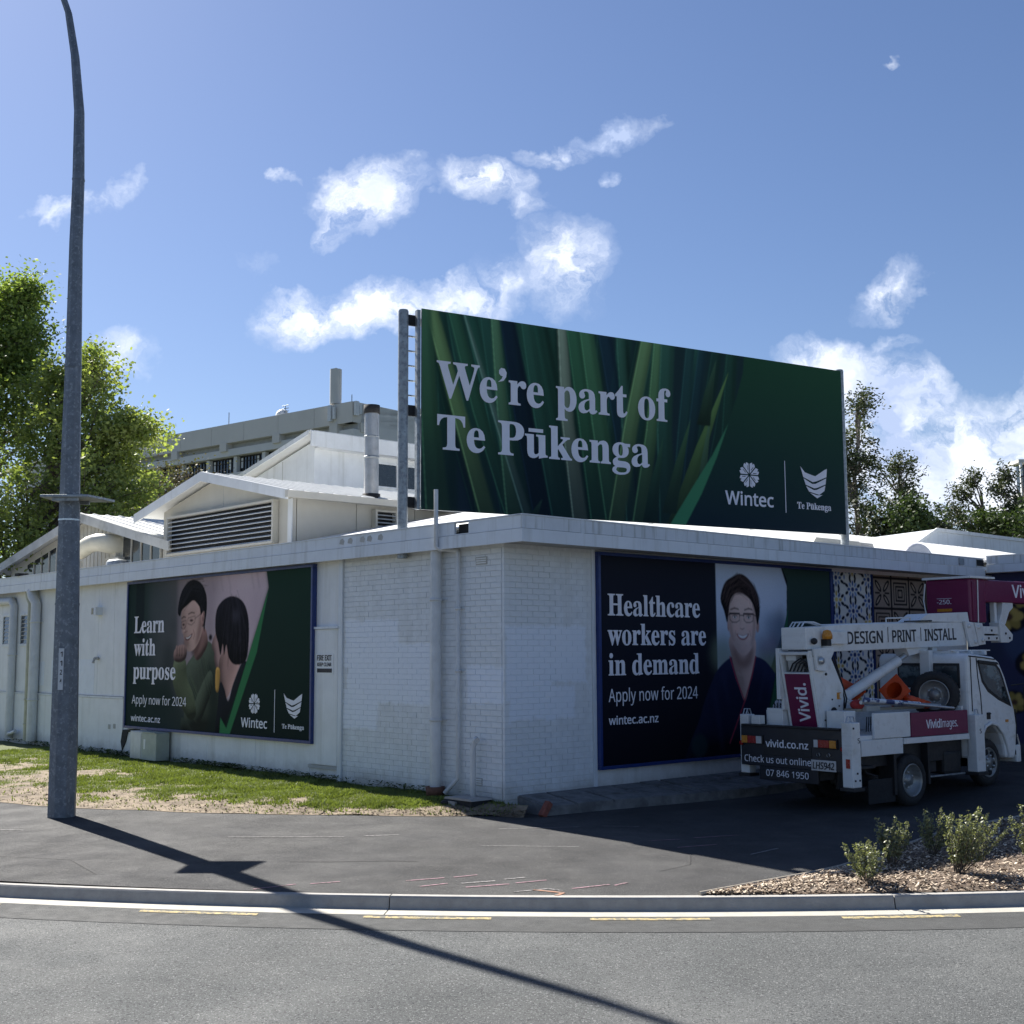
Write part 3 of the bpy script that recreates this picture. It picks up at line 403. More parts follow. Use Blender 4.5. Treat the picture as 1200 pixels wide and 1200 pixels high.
def art_learn():
    A = Art(7.15, 3.05, 120, (16, 44, 36))
    A.grad([(-1, -1), (8, -1), (8, 4), (-1, 4)], (14, 42, 34), (22, 60, 46), 1)
    A.grad([(0, -.1), (0, 3.2), (3.2, 3.2), (3.2, -.1)], (14, 46, 42), (70, 88, 84), 0, .01)
    A.grad([(.95, -.1), (.95, 3.2), (3.6, 3.2), (3.6, -.1)], (38, 62, 62), (128, 116, 120), 0, .12, .85)
    A.poly([(.35, 1.9), (.35, 3.2), (.75, 3.2), (.75, 1.8)], (8, 30, 36), .03, .8)
    for (x, y, rx, ry, c, al) in ((1.5, 2.5, .5, .3, (74, 84, 86), .5), (1.9, 1.3, .3, .5, (22, 40, 40), .6), (1.6, .6, .5, .3, (18, 44, 40), .6), (2.1, 2.1, .18, .12, (40, 56, 60), .6)): A.oval(x, y, rx, ry, c, .15, al)
    A.grad([(2.3, .9), (2.2, 3.2), (5.6, 3.2), (5.72, 2.75), (5.05, 1.5), (4.6, .6)], (128, 116, 120), (206, 178, 186), 0, .06, 1, 2.2, 4.4)
    for (x, y, rx, ry, c, al) in ((3.6, 2.9, .3, .3, (158, 136, 142), .5), (4.9, 2.9, .35, .15, (214, 190, 196), .6), (5.3, 2.3, .2, .4, (188, 160, 170), .5), (3.6, 2.2, .12, .5, (150, 128, 134), .5)): A.oval(x, y, rx, ry, c, .12, al)
    for x in (3.6, 3.95, 4.25, 5.1, 5.3): A.line([(x, 3.05), (x+.1, 2.75)], .04, (150, 130, 138), .03, .4)
    A.poly([(0, -.1), (0, 1.3), (2.0, 1.0), (3.4, -.1)], (16, 44, 38), .2, .85)
    # man in a green jumper, chin on hand
    A.vol([(2.75, -.3), (2.6, .7), (2.6, 1.2), (2.85, 1.45), (3.15, 1.62), (3.5, 1.78), (3.85, 1.55), (4.0, 1.1), (4.05, .4), (4.0, -.3)], (66, 76, 60), .2, 1.5, tex=.05)
    A.poly(A.cur([(3.5, 1.3), (3.8, 1.1), (3.95, .4), (3.9, -.2), (3.55, -.2), (3.6, .6)]), (24, 40, 34), .07, .7)
    A.vol([(2.95, .35), (3.2, .8), (3.6, 1.2), (3.75, .95), (3.5, .5), (3.2, .15)], (70, 80, 62), .1, 1.3, tex=.05)
    A.vol([(2.16, 1.42), (2.1, .95), (2.45, .5), (2.85, .22), (3.1, .35), (2.95, .75), (2.7, 1.05), (2.6, 1.42)], (88, 98, 68), .1, 1.6, tex=.05)
    A.vol([(2.5, .25), (3.0, .0), (3.5, -.25), (2.6, -.3)], (46, 54, 44), .08, 1.2, tex=.05)
    A.strands([(2.75, 1.0), (3.05, .6)], 8, .02, ((30, 46, 34), (96, 116, 78)), .08, .35, .012); A.strands([(3.3, 1.5), (3.6, .8)], 9, .02, ((26, 40, 32), (84, 104, 74)), .12, .3, .014)
    A.vol([(2.98, 1.5), (3.0, 1.9), (3.35, 2.05), (3.5, 1.75), (3.3, 1.5), (3.1, 1.4)], (146, 104, 94), .07, 1.4)
    A.poly(A.cur([(2.85, 1.62), (3.1, 1.75), (3.25, 1.95), (3.1, 1.55), (2.9, 1.5)]), (92, 62, 56), .04, .8)
    A.vol([(2.4, 2.36), (2.42, 2.12), (2.5, 1.92), (2.58, 1.7), (2.73, 1.58), (2.95, 1.62), (3.18, 1.82), (3.28, 2.1), (3.25, 2.5), (2.9, 2.68), (2.55, 2.6)], (202, 160, 144), .11, .8, (.6, .3))
    A.poly(A.cur([(3.0, 1.68), (3.2, 1.86), (3.28, 2.15), (3.2, 2.4), (3.1, 2.1)]), (128, 88, 80), .05, .75)
    A.oval(2.62, 1.74, .13, .08, (120, 84, 78), .03, .45); A.oval(2.66, 2.5, .2, .06, (214, 176, 162), .04, .5); A.oval(2.92, 2.0, .1, .07, (214, 166, 150), .04, .6); A.oval(2.48, 2.0, .05, .06, (206, 160, 146), .025, .5)
    A.vol([(3.22, 2.32), (3.36, 2.36), (3.38, 2.18), (3.28, 2.06), (3.22, 2.15)], (176, 128, 116), .03, 1.4); A.oval(3.29, 2.22, .025, .05, (112, 74, 68), .012, .7)
    A.vol([(2.24, 2.38), (2.28, 2.6), (2.4, 2.82), (2.65, 2.99), (2.92, 3.02), (3.2, 2.93), (3.4, 2.7), (3.43, 2.4), (3.38, 2.15), (3.35, 1.96), (3.31, 2.1), (3.35, 2.3), (3.3, 2.38), (3.2, 2.3), (3.14, 2.45), (3.0, 2.56), (2.85, 2.6), (2.6, 2.5), (2.42, 2.42), (2.34, 2.3)], (18, 18, 24), .07, 2.2, tex=.5, texdir=(.5, .5))
    A.strands([(2.45, 2.55), (2.8, 2.88), (3.2, 2.85)], 22, .012, ((54, 52, 60), (6, 6, 10), (40, 40, 48)), .06, .5); A.strands([(3.2, 2.5), (3.36, 2.3)], 8, .012, ((46, 44, 50), (8, 8, 12)), .03, .5)
    for (x, y, w_, t_) in ((2.5, 2.12, .1, .10), (2.82, 2.20, .15, .12)):
        A.oval(x, y+.005, w_*.55, .028, (120, 84, 78), .014, .7); A.oval(x, y, w_*.42, .013, (34, 24, 24), .005)
        A.line([(x-w_, y-.06), (x-w_*.95, y+.055), (x+w_, y+.09), (x+w_*.95, y-.03), (x, y-.09), (x-w_, y-.06)], .012, (44, 36, 38), .003, .85)
        A.line([(x-w_*.9, y+.13), (x, y+.165), (x+w_*.8, y+.15)], .026, (42, 30, 28), .009, .8)
    A.line([(2.97, 2.24), (3.24, 2.34)], .014, (50, 42, 44), .004, .8)
    A.line([(2.62, 2.16), (2.52, 1.99), (2.58, 1.965), (2.66, 1.99)], .022, (138, 96, 86), .014, .8); A.oval(2.53, 2.0, .028, .025, (220, 180, 166), .012, .8)
    A.poly(A.cur([(2.56, 1.865), (2.68, 1.87), (2.87, 1.94), (2.82, 1.86), (2.72, 1.80), (2.61, 1.81)]), (108, 58, 56), .009); A.poly(A.cur([(2.59, 1.858), (2.7, 1.86), (2.83, 1.912), (2.78, 1.865), (2.68, 1.835)]), (232, 226, 222), .006)
    A.line([(2.9, 2.02), (2.96, 1.92), (2.92, 1.82)], .018, (138, 94, 86), .014, .7)
    A.vol([(2.14, 1.4), (2.12, 1.58), (2.28, 1.68), (2.5, 1.72), (2.66, 1.62), (2.62, 1.44), (2.4, 1.36)], (128, 96, 88), .05, 1.6)
    for k in range(4): A.vol([(2.2+.1*k, 1.5), (2.19+.1*k, 1.66), (2.26+.1*k, 1.7), (2.28+.1*k, 1.5)], (146, 110, 100), .025, 1.3)
    # woman seen from behind, dark bob
    A.vol([(3.84, 1.95), (3.7, 1.82), (3.66, 1.66), (3.76, 1.55), (3.76, 1.42), (3.9, 1.2), (4.3, 1.1), (4.4, 1.8), (4.1, 2.1)], (186, 142, 134), .07, 1.5, (.6, .3))
    A.vol([(3.98, 1.45), (4.0, 1.0), (4.15, .7), (4.33, .72), (4.6, 1.1), (4.75, 1.4), (4.4, 1.6)], (184, 138, 126), .1, 1.5, (.6, .2))
    A.vol([(3.84, 1.22), (3.84, .85), (3.95, .8), (4.0, 1.1), (3.96, 1.25)], (206, 150, 34), .03, 1.0)
    A.vol([(3.9, -.3), (3.95, .6), (4.02, .98), (4.18, .85), (4.33, .62), (4.5, .95), (4.85, 1.38), (5.1, 1.2), (5.1, .3), (4.9, -.3)], (18, 22, 28), .14, 1.8)
    A.vol([(3.79, 1.95), (3.78, 2.25), (3.88, 2.46), (4.15, 2.6), (4.47, 2.63), (4.8, 2.52), (4.99, 2.28), (5.05, 1.95), (5.02, 1.55), (4.9, 1.36), (4.55, 1.32), (4.32, 1.45), (4.22, 1.7), (4.14, 1.5), (4.08, 1.72), (4.0, 1.5), (3.9, 1.74)], (20, 18, 26), .13, 2.4, (-.2, .8), tex=.35, texdir=(.1, 1))
    A.strands([(4.2, 2.5), (4.1, 2.1), (4.05, 1.75)], 16, .012, ((56, 52, 64), (8, 8, 12)), .07, .45); A.strands([(4.5, 2.52), (4.65, 2.1), (4.65, 1.5)], 30, .012, ((60, 56, 70), (8, 8, 12), (44, 40, 52)), .14, .45); A.oval(4.55, 2.25, .14, .12, (84, 80, 96), .07, .4)
    A.oval(3.6, 1.85, .07, .06, (30, 26, 34), .02)
    # dark green sweep and bright band
    A.grad([(5.6, 3.2), (5.72, 2.75), (5.08, 1.5), (4.05, -.1), (8, -.1), (8, 3.2)], (14, 36, 32), (22, 60, 46), 1, .004)
    A.poly([(4.02, -.05), (4.38, -.05), (5.34, 1.55), (5.72, 2.72), (5.05, 1.5), (4.28, .1), (4.05, .3)], (40, 128, 72), .005)
    A.grain(.02, 2)
    return A.out()

def art_health():
    A = Art(6.6, 3.34, 120, (14, 20, 38))
    A.grad([(-1, -1), (3.2, -1), (3.2, 4), (-1, 4)], (8, 10, 26), (30, 36, 52), 1)
    A.grad([(3.0, -.1), (3.0, 3.4), (4.95, 3.4), (5.15, 3.0), (5.12, 2.4), (4.4, 1.2), (3.9, -.1)], (150, 168, 168), (190, 204, 228), 1, .005, 1, .9, 2.6)
    for (x, y, rx, ry, c, al) in ((4.85, 2.1, .3, .4, (84, 106, 134), .7), (4.95, 2.35, .1, .25, (58, 80, 108), .6), (4.6, 2.3, .2, .2, (120, 140, 170), .6), (4.45, 1.85, .3, .2, (126, 110, 138), .6), (3.15, 1.75, .3, .3, (128, 146, 118), .6), (4.6, 1.5, .5, .25, (116, 138, 96), .7), (4.2, 2.9, .6, .4, (206, 216, 238), .5), (4.98, 1.75, .2, .25, (70, 104, 86), .6), (4.7, 1.95, .08, .08, (150, 70, 100), .5)):
        A.oval(x, y, rx, ry, c, .12, al)
    A.vol([(2.2, -.3), (2.5, .7), (2.85, 1.3), (3.1, 1.55), (3.5, 1.72), (4.0, 1.72), (4.5, 1.56), (4.95, 1.0), (5.2, -.3)], (20, 28, 60), .22, 1.6, (.3, .8), tex=.04)
    A.vol([(3.42, 1.66), (3.38, 2.05), (4.08, 2.05), (4.1, 1.66), (3.95, 1.3), (3.76, .92), (3.56, 1.3)], (208, 170, 156), .12, .8, (.5, .3))
    A.poly(A.cur([(3.45, 1.9), (3.75, 1.66), (4.05, 1.9), (4.0, 1.6), (3.76, 1.48), (3.52, 1.6)]), (134, 96, 88), .05, .75); A.line([(3.62, 1.5), (3.74, 1.2)], .03, (160, 120, 110), .03, .6); A.line([(3.56, 1.42), (3.7, 1.36)], .02, (220, 184, 172), .02, .5)
    A.line([(3.36, 1.7), (3.52, 1.33), (3.76, .91)], .03, (176, 34, 70), .006); A.line([(4.12, 1.7), (3.98, 1.33), (3.76, .91), (3.3, .2)], .03, (176, 34, 70), .006)
    for (a, b) in (((2.9, 1.1), (3.1, .1)), ((4.6, 1.2), (4.4, .2)), ((3.6, .6), (3.75, 0)), ((3.15, 1.4), (3.3, .9)), ((4.4, 1.45), (4.2, .9))): A.line([a, b], .05, (40, 52, 96), .05, .5)
    A.oval(4.2, 2.25, .05, .12, (190, 142, 130), .015); A.oval(3.34, 2.25, .035, .1, (180, 134, 124), .015)
    A.vol([(3.33, 2.5), (3.35, 2.2), (3.45, 1.96), (3.6, 1.79), (3.77, 1.72), (3.92, 1.78), (4.07, 1.95), (4.16, 2.22), (4.18, 2.5), (4.06, 2.85), (3.75, 2.95), (3.45, 2.85)], (226, 188, 174), .13, .6, (.5, .3))
    A.poly(A.cur([(3.98, 1.86), (4.1, 2.05), (4.16, 2.4), (4.08, 2.6), (4.05, 2.2)]), (158, 116, 106), .04, .7); A.poly(A.cur([(3.36, 2.5), (3.36, 2.2), (3.48, 1.95), (3.44, 2.25)]), (170, 126, 114), .035, .6)
    for (x, y, rx, ry) in ((3.56, 2.2, .09, .07), (3.96, 2.2, .09, .07)): A.oval(x, y, rx, ry, (232, 178, 164), .04, .6)
    A.oval(3.74, 2.62, .2, .09, (234, 200, 186), .06, .5); A.oval(3.75, 1.86, .1, .05, (226, 184, 170), .03, .5)
    A.vol([(3.3, 2.3), (3.22, 2.5), (3.13, 2.68), (3.16, 2.84), (3.28, 3.02), (3.5, 3.12), (3.7, 3.18), (3.92, 3.12), (4.12, 2.96), (4.25, 2.76), (4.28, 2.5), (4.22, 2.3), (4.18, 2.3), (4.14, 2.48), (4.06, 2.66), (3.9, 2.78), (3.7, 2.84), (3.52, 2.8), (3.4, 2.66), (3.35, 2.45)], (44, 32, 34), .07, 2.2, (.2, .8), tex=.4, texdir=(.5, .4))
    A.strands([(3.3, 2.7), (3.45, 2.95), (3.75, 3.08)], 24, .012, ((92, 72, 68), (22, 16, 20), (70, 54, 52)), .06, .5); A.strands([(3.75, 3.05), (4.05, 2.9), (4.18, 2.6)], 26, .012, ((88, 68, 66), (20, 14, 18)), .05, .5); A.strands([(3.5, 2.86), (3.8, 2.86), (4.0, 2.78)], 12, .012, ((80, 60, 58), (26, 18, 22)), .03, .5)
    for x in (3.53, 3.94):
        A.oval(x, 2.41, .09, .05, (178, 134, 122), .03, .6); A.oval(x, 2.40, .058, .022, (228, 218, 214), .006); A.oval(x, 2.40, .024, .022, (44, 34, 34), .005); A.line([(x-.065, 2.415), (x, 2.435), (x+.065, 2.415)], .012, (60, 40, 38), .004)
        A.line([(x-.15, 2.46), (x+.14, 2.46), (x+.13, 2.34), (x+.05, 2.31), (x-.08, 2.31), (x-.14, 2.35), (x-.15, 2.46)], .014, (30, 26, 36), .003, .9); A.line([(x-.15, 2.465), (x+.14, 2.465)], .022, (26, 22, 32), .003)
        A.line([(x-.12, 2.53), (x, 2.56), (x+.11, 2.54)], .026, (74, 52, 48), .01, .85)
    A.line([(3.67, 2.43), (3.80, 2.43)], .016, (26, 22, 32), .003); A.line([(4.08, 2.455), (4.18, 2.42)], .018, (26, 22, 32), .003); A.line([(3.39, 2.455), (3.33, 2.43)], .018, (26, 22, 32), .003)
    A.line([(3.71, 2.38), (3.68, 2.24)], .03, (190, 146, 134), .02, .6); A.oval(3.74, 2.24, .05, .035, (230, 188, 174), .02, .7); A.line([(3.68, 2.20), (3.74, 2.185), (3.80, 2.20)], .018, (148, 100, 92), .01, .8)
    A.poly(A.cur([(3.57, 2.105), (3.75, 2.075), (3.93, 2.11), (3.86, 2.02), (3.75, 1.99), (3.64, 2.02)]), (172, 96, 94), .008); A.poly(A.cur([(3.61, 2.093), (3.75, 2.068), (3.89, 2.097), (3.83, 2.04), (3.75, 2.025), (3.67, 2.04)]), (240, 236, 232), .005)
    A.line([(3.54, 2.16), (3.53, 2.06)], .016, (176, 132, 120), .014, .7); A.line([(3.96, 2.16), (3.98, 2.06)], .016, (170, 124, 112), .014, .7)
    A.grad([(4.98, 3.4), (5.17, 3.1), (5.14, 2.5), (4.85, 1.7), (4.1, -.1), (7, -.1), (7, 3.4)], (18, 38, 42), (46, 74, 68), 1, .005)
    A.poly([(4.2, -.1), (4.5, -.1), (5.08, 1.5), (5.17, 2.6), (4.82, 1.6)], (30, 100, 70), .006)
    A.oval(2.45, .2, .22, .2, (24, 56, 62), .03, .8)
    A.grain(.02, 2)
    return A.out()

def art_board():
    A = Art(9.5, 3.34, 120, (20, 48, 56))
    A.grad([(-1, -1), (10, -1), (10, 4), (-1, 4)], (24, 48, 62), (28, 60, 60), 1)
    r = random.Random(5)
    def leaf(xb, xt, wb, wt, c, soft=.02, tip=None, yb=-.1, yt=3.5, al=.9):
        ym = (yb+yt)/2; bow = r.uniform(-.08, .08)
        L = [(xb-wb/2, yb), ((xb+xt)/2-(wb+wt)/4+bow, ym), (xt-wt/2, yt), (xt+wt/2, yt), ((xb+xt)/2+(wb+wt)/4+bow, ym), (xb+wb/2, yb)]
        dk = tuple(int(v*.55) for v in c)
        c = tuple(min(255, int(v*1.22)) for v in c); dk = tuple(int(v*.5) for v in c); A.grad([tuple(p) for p in L], dk, c, 1, soft*1.6, al, 0, 3.4)
        A.line([(xb-wb*.45, yb), ((xb+xt)/2-(wb+wt)*.22+bow, ym), (xt-wt*.45, yt)], .02, tuple(min(255, int(v*1.35)) for v in c), .01, .55)
        A.poly([(xb+wb*.1, yb), ((xb+xt)/2+(wb+wt)*.1+bow, ym), (xt+wt*.2, yt), (xt+wt*.5, yt), ((xb+xt)/2+(wb+wt)*.25+bow, ym), (xb+wb/2, yb)], dk, .04, .55)
    for k in range(34):
        xt = r.uniform(-.3, 6.8); xb = xt+r.uniform(-.5, 1.2)*(1 if xt < 4 else -.8); g = r.uniform(.6, 1.15)
        leaf(xb, xt, r.uniform(.25, .5), r.uniform(.1, .35), (int(34*g), int(86*g), int(66*g)), .03, al=.7)
    for (xb, xt, wb, wt, c) in ((1.25, .12, .3, .22, (112, 152, 86)), (.3, .05, .45, .2, (62, 112, 74)), (1.75, .55, .3, .2, (48, 100, 70)), (1.9, 1.2, .35, .25, (34, 84, 68)), (1.75, 1.38, .28, .14, (84, 132, 88)),
            (2.4, 1.62, .5, .3, (14, 38, 56)), (2.7, 2.0, .34, .22, (40, 92, 72)), (3.1, 2.75, .3, .16, (134, 152, 122)), (3.5, 2.98, .34, .3, (50, 108, 70)), (3.85, 3.25, .4, .28, (66, 122, 78)),
            (4.3, 3.65, .35, .3, (20, 54, 66)), (4.2, 4.0, .22, .16, (48, 98, 76)), (3.85, 4.65, .34, .24, (104, 144, 84)), (4.35, 4.9, .3, .2, (86, 132, 80)), (5.0, 5.1, .35, .3, (44, 94, 74)),
            (5.25, 5.65, .4, .2, (30, 74, 70)), (5.4, 5.95, .3, .2, (24, 60, 66)), (2.05, .75, .16, .02, (96, 130, 110))): leaf(xb, xt, wb, wt, c)
    for (xb, yb, xt, yt, w, c) in ((5.2, .0, 6.55, 3.0, .2, (112, 162, 78)), (5.05, .2, 5.6, 2.0, .16, (70, 122, 76)), (5.75, .3, 6.1, 2.2, .12, (92, 140, 96)), (4.6, -.1, 4.95, 1.6, .18, (54, 110, 76)), (5.9, 1.9, 6.25, 3.2, .16, (62, 110, 78)), (2.1, -.1, 2.32, .3, .1, (58, 104, 74))):
        A.grad([(xb-w, yb), (xb*.5+xt*.5-w*.75, (yb+yt)/2), (xt, yt), (xb*.5+xt*.5+w*.45, (yb+yt)/2), (xb+w, yb)], tuple(int(v*.4) for v in c), c, 1, .012)
        A.poly([(xb, yb), (xt*.6+xb*.4, yt*.6+yb*.4), (xt, yt), (xb*.5+xt*.5+w*.45, (yb+yt)/2), (xb+w, yb)], tuple(int(v*.5) for v in c), .03, .5)
    A.grad([(-1, -1), (7, -1), (7, 1.2), (-1, 1.2)], (18, 42, 56), (18, 42, 56), 1, .4, .35)
    edge = [(6.95, 3.4), (6.9, 3.0), (6.72, 2.5), (6.45, 1.9), (6.15, 1.2), (5.75, .55), (5.3, -.1)]
    A.grad(edge+[(9.8, -.1), (9.8, 3.5)], (22, 46, 58), (30, 84, 54), 1, .004)
    A.poly([(5.0, -.1), (5.36, -.1), (5.82, .6), (6.2, 1.3), (6.5, 1.98), (6.1, 1.35), (5.6, .7)], (52, 138, 92), .005)
    A.grain(.015, 2)
    return A.out()

def art_mosaic():
    A = Art(1.42, 3.2, 140, (214, 216, 208)); r = random.Random(3)
    for j in range(8):
        for i in range(3):
            cx, cy = .12+i*.6, .15+j*.42+(.21 if i % 2 else 0); hot = (i*2+j) % 3 == 0
            for k in range(8):
                a = k*math.pi/4+.39
                A.oval(cx+.235*math.cos(a), cy+.19*math.sin(a), .062, .034, (18, 26, 44), .002, rot=a)
            for k in range(8):
                a = k*math.pi/4; A.oval(cx+.14*math.cos(a), cy+.12*math.sin(a), .055, .032, [(52, 88, 150), (112, 150, 200)][k % 2] if not hot else [(190, 164, 60), (52, 88, 150)][k % 2], .002, rot=a)
            A.oval(cx, cy, .055, .045, (222, 194, 76) if hot else (34, 56, 110), .003)
            A.oval(cx+.3, cy+.02, .03, .05, (96, 132, 186), .002); A.oval(cx+.3, cy-.105, .05, .024, (22, 32, 52), .002)
    A.grain(.03, 2)
    return A.out()
def art_carved():
    A = Art(2.1, 3.2, 140, (150, 134, 118)); D = (26, 22, 26)
    for i in range(4): A.line([(.02+i*.68, 0), (.02+i*.68, 3.2)], .05, D)
    for j in range(6): A.line([(0, .05+j*.62), (2.1, .05+j*.62)], .05, D)
    for i in range(3):
        for j in range(5):
            x, y = .36+i*.68, .36+j*.62
            if (i+j) % 2:
                for q in (.24, .16, .08): A.line([(x-q, y-q*.9), (x+q, y-q*.9), (x+q, y+q*.9), (x-q, y+q*.9), (x-q, y-q*.9)], .034, D)
            else:
                for sx in (-1, 1):
                    for sy in (-1, 1): A.oval(x+sx*.15, y+sy*.14, .16, .06, D, rot=sx*sy*math.pi/4); A.oval(x+sx*.15, y+sy*.14, .10, .022, (170, 152, 132), rot=sx*sy*math.pi/4)
                A.line([(x-.26, y), (x-.1, y)], .03, D); A.line([(x+.26, y), (x+.1, y)], .03, D)
    A.grain(.06, 3)
    return A.out()
def art_mural():
    A = Art(8.0, 3.95, 70, (52, 56, 96)); r = random.Random(11)
    for k in range(60): A.oval(r.uniform(0, 8), r.uniform(0, 4), r.uniform(.2, .7), r.uniform(.15, .4), r.choice([(34, 46, 92), (74, 66, 118), (58, 84, 124), (44, 60, 84), (92, 70, 112)]), .08, .6, r.uniform(0, 3))
    for (x, y, q) in ((.95, 3.0, .42), (1.5, 2.0, .4), (1.0, 1.2, .3), (2.6, 2.9, .5), (3.3, 1.6, .45), (4.4, 2.6, .5), (5.6, 1.5, .5), (6.6, 2.8, .5), (1.35, 3.4, .35)):
        A.oval(x, y, q*1.12, q*.8, (26, 24, 40), .01)
        for k in range(7):
            a = k*.9+x; A.oval(x+q*.45*math.cos(a), y+q*.35*math.sin(a), q*.4, q*.26, (164, 138, 44) if k % 2 else (190, 160, 60), .01, rot=a)
        A.oval(x, y, q*.25, q*.2, (96, 62, 44), .01)
    for k in range(22):
        x, y, q = r.uniform(0, 8), r.uniform(.3, 3.8), r.uniform(.08, .22)
        for w in (1, .6): A.line([(x+q*w*math.cos(a), y+q*w*math.sin(a)) for a in np.linspace(0, 6.3, 15)], .025, (168, 160, 190), .004, .8)
    A.grad([(0, 0), (8, 0), (8, .35), (0, .35)], (70, 74, 84), (84, 86, 96), 1, .01)
    return A.out()
# emblem outlines
def rosette(cx, cy, rx, ry):
    out = []
    for k in range(8):
        a0 = k*math.pi/4+.06; a1 = (k+1)*math.pi/4-.06; am = (a0+a1)/2; pts = []
        pts.append((.12*math.cos(am), .12*math.sin(am)))
        for t in np.linspace(0, 1, 9):
            a = a0+(a1-a0)*t; rr = .86+.16*math.sin(math.pi*t)-(.16 if abs(t-.5) < .07 else 0); pts.append((rr*math.cos(a), rr*math.sin(a)))
        out.append([(cx+rx*p[0], cy+ry*p[1]) for p in pts])
        b = am-.12; out.append([(cx+rx*q*math.cos(b+d), cy+ry*q*math.sin(b+d)) for q, d in ((.38, 0), (.74, -.1), (.76, -.04), (.42, .14))])
    return out
def fern(x0, x1, y0, y1):
    w, h = x1-x0, y1-y0; P = lambda a, b: (x0+w*a, y0+h*b)
    return [[P(0, 1), P(.16, .82), P(.45, .74), P(.55, .72), P(.9, .95), P(1, 1), P(.97, .72), P(.6, .56), P(.45, .52), P(.1, .66)],
            [P(.11, .62), P(.42, .46), P(.55, .47), P(.96, .68), P(.93, .48), P(.6, .34), P(.5, .32), P(.18, .42)],
            [P(.19, .38), P(.48, .26), P(.6, .28), P(.92, .44), P(.88, .26), P(.68, .12), P(.3, .2)],
            [P(.34, .16), P(.6, .1), P(.8, .12), P(.6, 0)]]

# ------------------------------------------------------------------ materials
M_white = material('white_wall_paint', (.76, .78, .79), .55, .05, 2.5, .06, 40, col2=(.68, .70, .70), thr=(.55, .72, .9), streak=((.44, .44, .40), .45, 4))
M_brick = material('painted_brick', (.72, .75, .77), .55, .07, 5, .25, 90, col2=(.66, .685, .69), thr=(.56, .7, 1.1), streak=((.48, .48, .45), .3, 4))
M_patch = material('fresh_white_paint', (.73, .78, .85), .5, .04, 6, .2, 90)
M_joint = material('painted_mortar', (.66, .69, .71), .8, .1, 9)
M_trim = material('fascia_paint', (.68, .72, .76), .45, .05, 2, .04, 30, streak=((.3, .3, .26), .4, 7))
M_cap = material('fascia_flashing', (.60, .64, .68), .45, .07, 2, .04, 30, streak=((.14, .15, .10), .75, 11))
M_cream = material('cream_panel', (.56, .54, .48), .6, .05, 2, .04, 30, streak=((.56, .52, .42), .4, 4))
M_roof = material('pale_metal_roof', (.70, .71, .70), .45, .06, 1.2, .03, 20, col2=(.55, .55, .53), thr=(.58, .75, .6))
M_roofg = material('weathered_roof', (.52, .52, .50), .6, .12, 1.5, .05, 20, col2=(.36, .36, .33), thr=(.52, .68, 1.2))
M_soffit = material('soffit_board', (.42, .42, .40), .8, .1, 3)
M_glass = material('dark_glass', (.02, .025, .03), .08, .2, 3, spec=.8)
M_dark = material('dark_gap', (.015, .016, .018), .8, .2, 8)
M_blue = material('navy_frame_paint', (.012, .035, .16), .4, .15, 6, spec=.5)
M_galv = material('galvanised_steel', (.33, .36, .38), .5, .22, 9, .08, 40, metal=.55, col2=(.22, .24, .26), thr=(.5, .62, 14))
M_pipe = material('pvc_pipe_paint', (.62, .64, .65), .45, .08, 6, streak=((.4, .38, .3), .4, 12))
M_pipey = material('yellowed_pipe', (.48, .47, .34), .5, .12, 6)
M_green_box = material('sage_metal', (.36, .40, .36), .5, .1, 6, .05, 40)
M_conc = material('kerb_concrete', (.35, .34, .32), .85, .12, 7, .35, 120, col2=(.30, .29, .27), thr=(.55, .7, 3), speck=[((.22, .21, .2), 260, .62)])
M_conc2 = material('new_channel_concrete', (.40, .385, .34), .85, .1, 7, .3, 120)
M_slab = material('old_paving_stone', (.17, .17, .17), .85, .25, 5, .5, 60, col2=(.10, .10, .10), thr=(.5, .65, 3))
M_tower = material('exposed_aggregate', (.60, .58, .54), .9, .05, .25, .3, 4)
M_tower2 = material('pale_precast', (.60, .60, .58), .85, .06, .3)
M_black = material('black_rubber', (.02, .02, .022), .85, .25, 20, .3, 80)
M_letter = material('white_vinyl', (.78, .78, .84), .8, .03, 8)
M_ink = material('black_ink', (.02, .02, .025), .6, .1, 8)
M_asph = material('fresh_asphalt', (.034, .035, .038), .82, .3, .8, .9, 220, col2=(.080, .080, .080), thr=(.5, .74, .7), streak=((.085, .085, .084), .45, .6), speck=[((.20, .195, .19), 80, .63), ((.02, .02, .022), 100, .60)])
M_road = material('chipseal_road', (.085, .092, .094), .85, .12, .6, 1.0, 90, col2=(.125, .131, .13), thr=(.5, .7, .3), speck=[((.025, .027, .03), 55, .56), ((.26, .27, .27), 70, .60), ((.03, .03, .035), 28, .66)])
M_strip = material('smooth_asphalt_strip', (.058, .061, .062), .8, .15, 3, .8, 200, speck=[((.2, .2, .2), 180, .64)])
M_yel = material('worn_yellow_paint', (.40, .32, .15), .85, .15, 8, .4, 160, col2=(.16, .15, .12), thr=(.47, .54, 22))
M_chalk = material('faded_white_spray', (.26, .25, .25), .9, .2, 20, col2=(.1, .1, .1), thr=(.48, .55, 30))
M_pink = material('pink_spray', (.28, .17, .20), .9, .2, 20, col2=(.1, .08, .08), thr=(.5, .58, 30))
M_orange = material('orange_spray', (.32, .16, .10), .9, .2, 20, col2=(.2, .15, .12), thr=(.5, .58, 20))

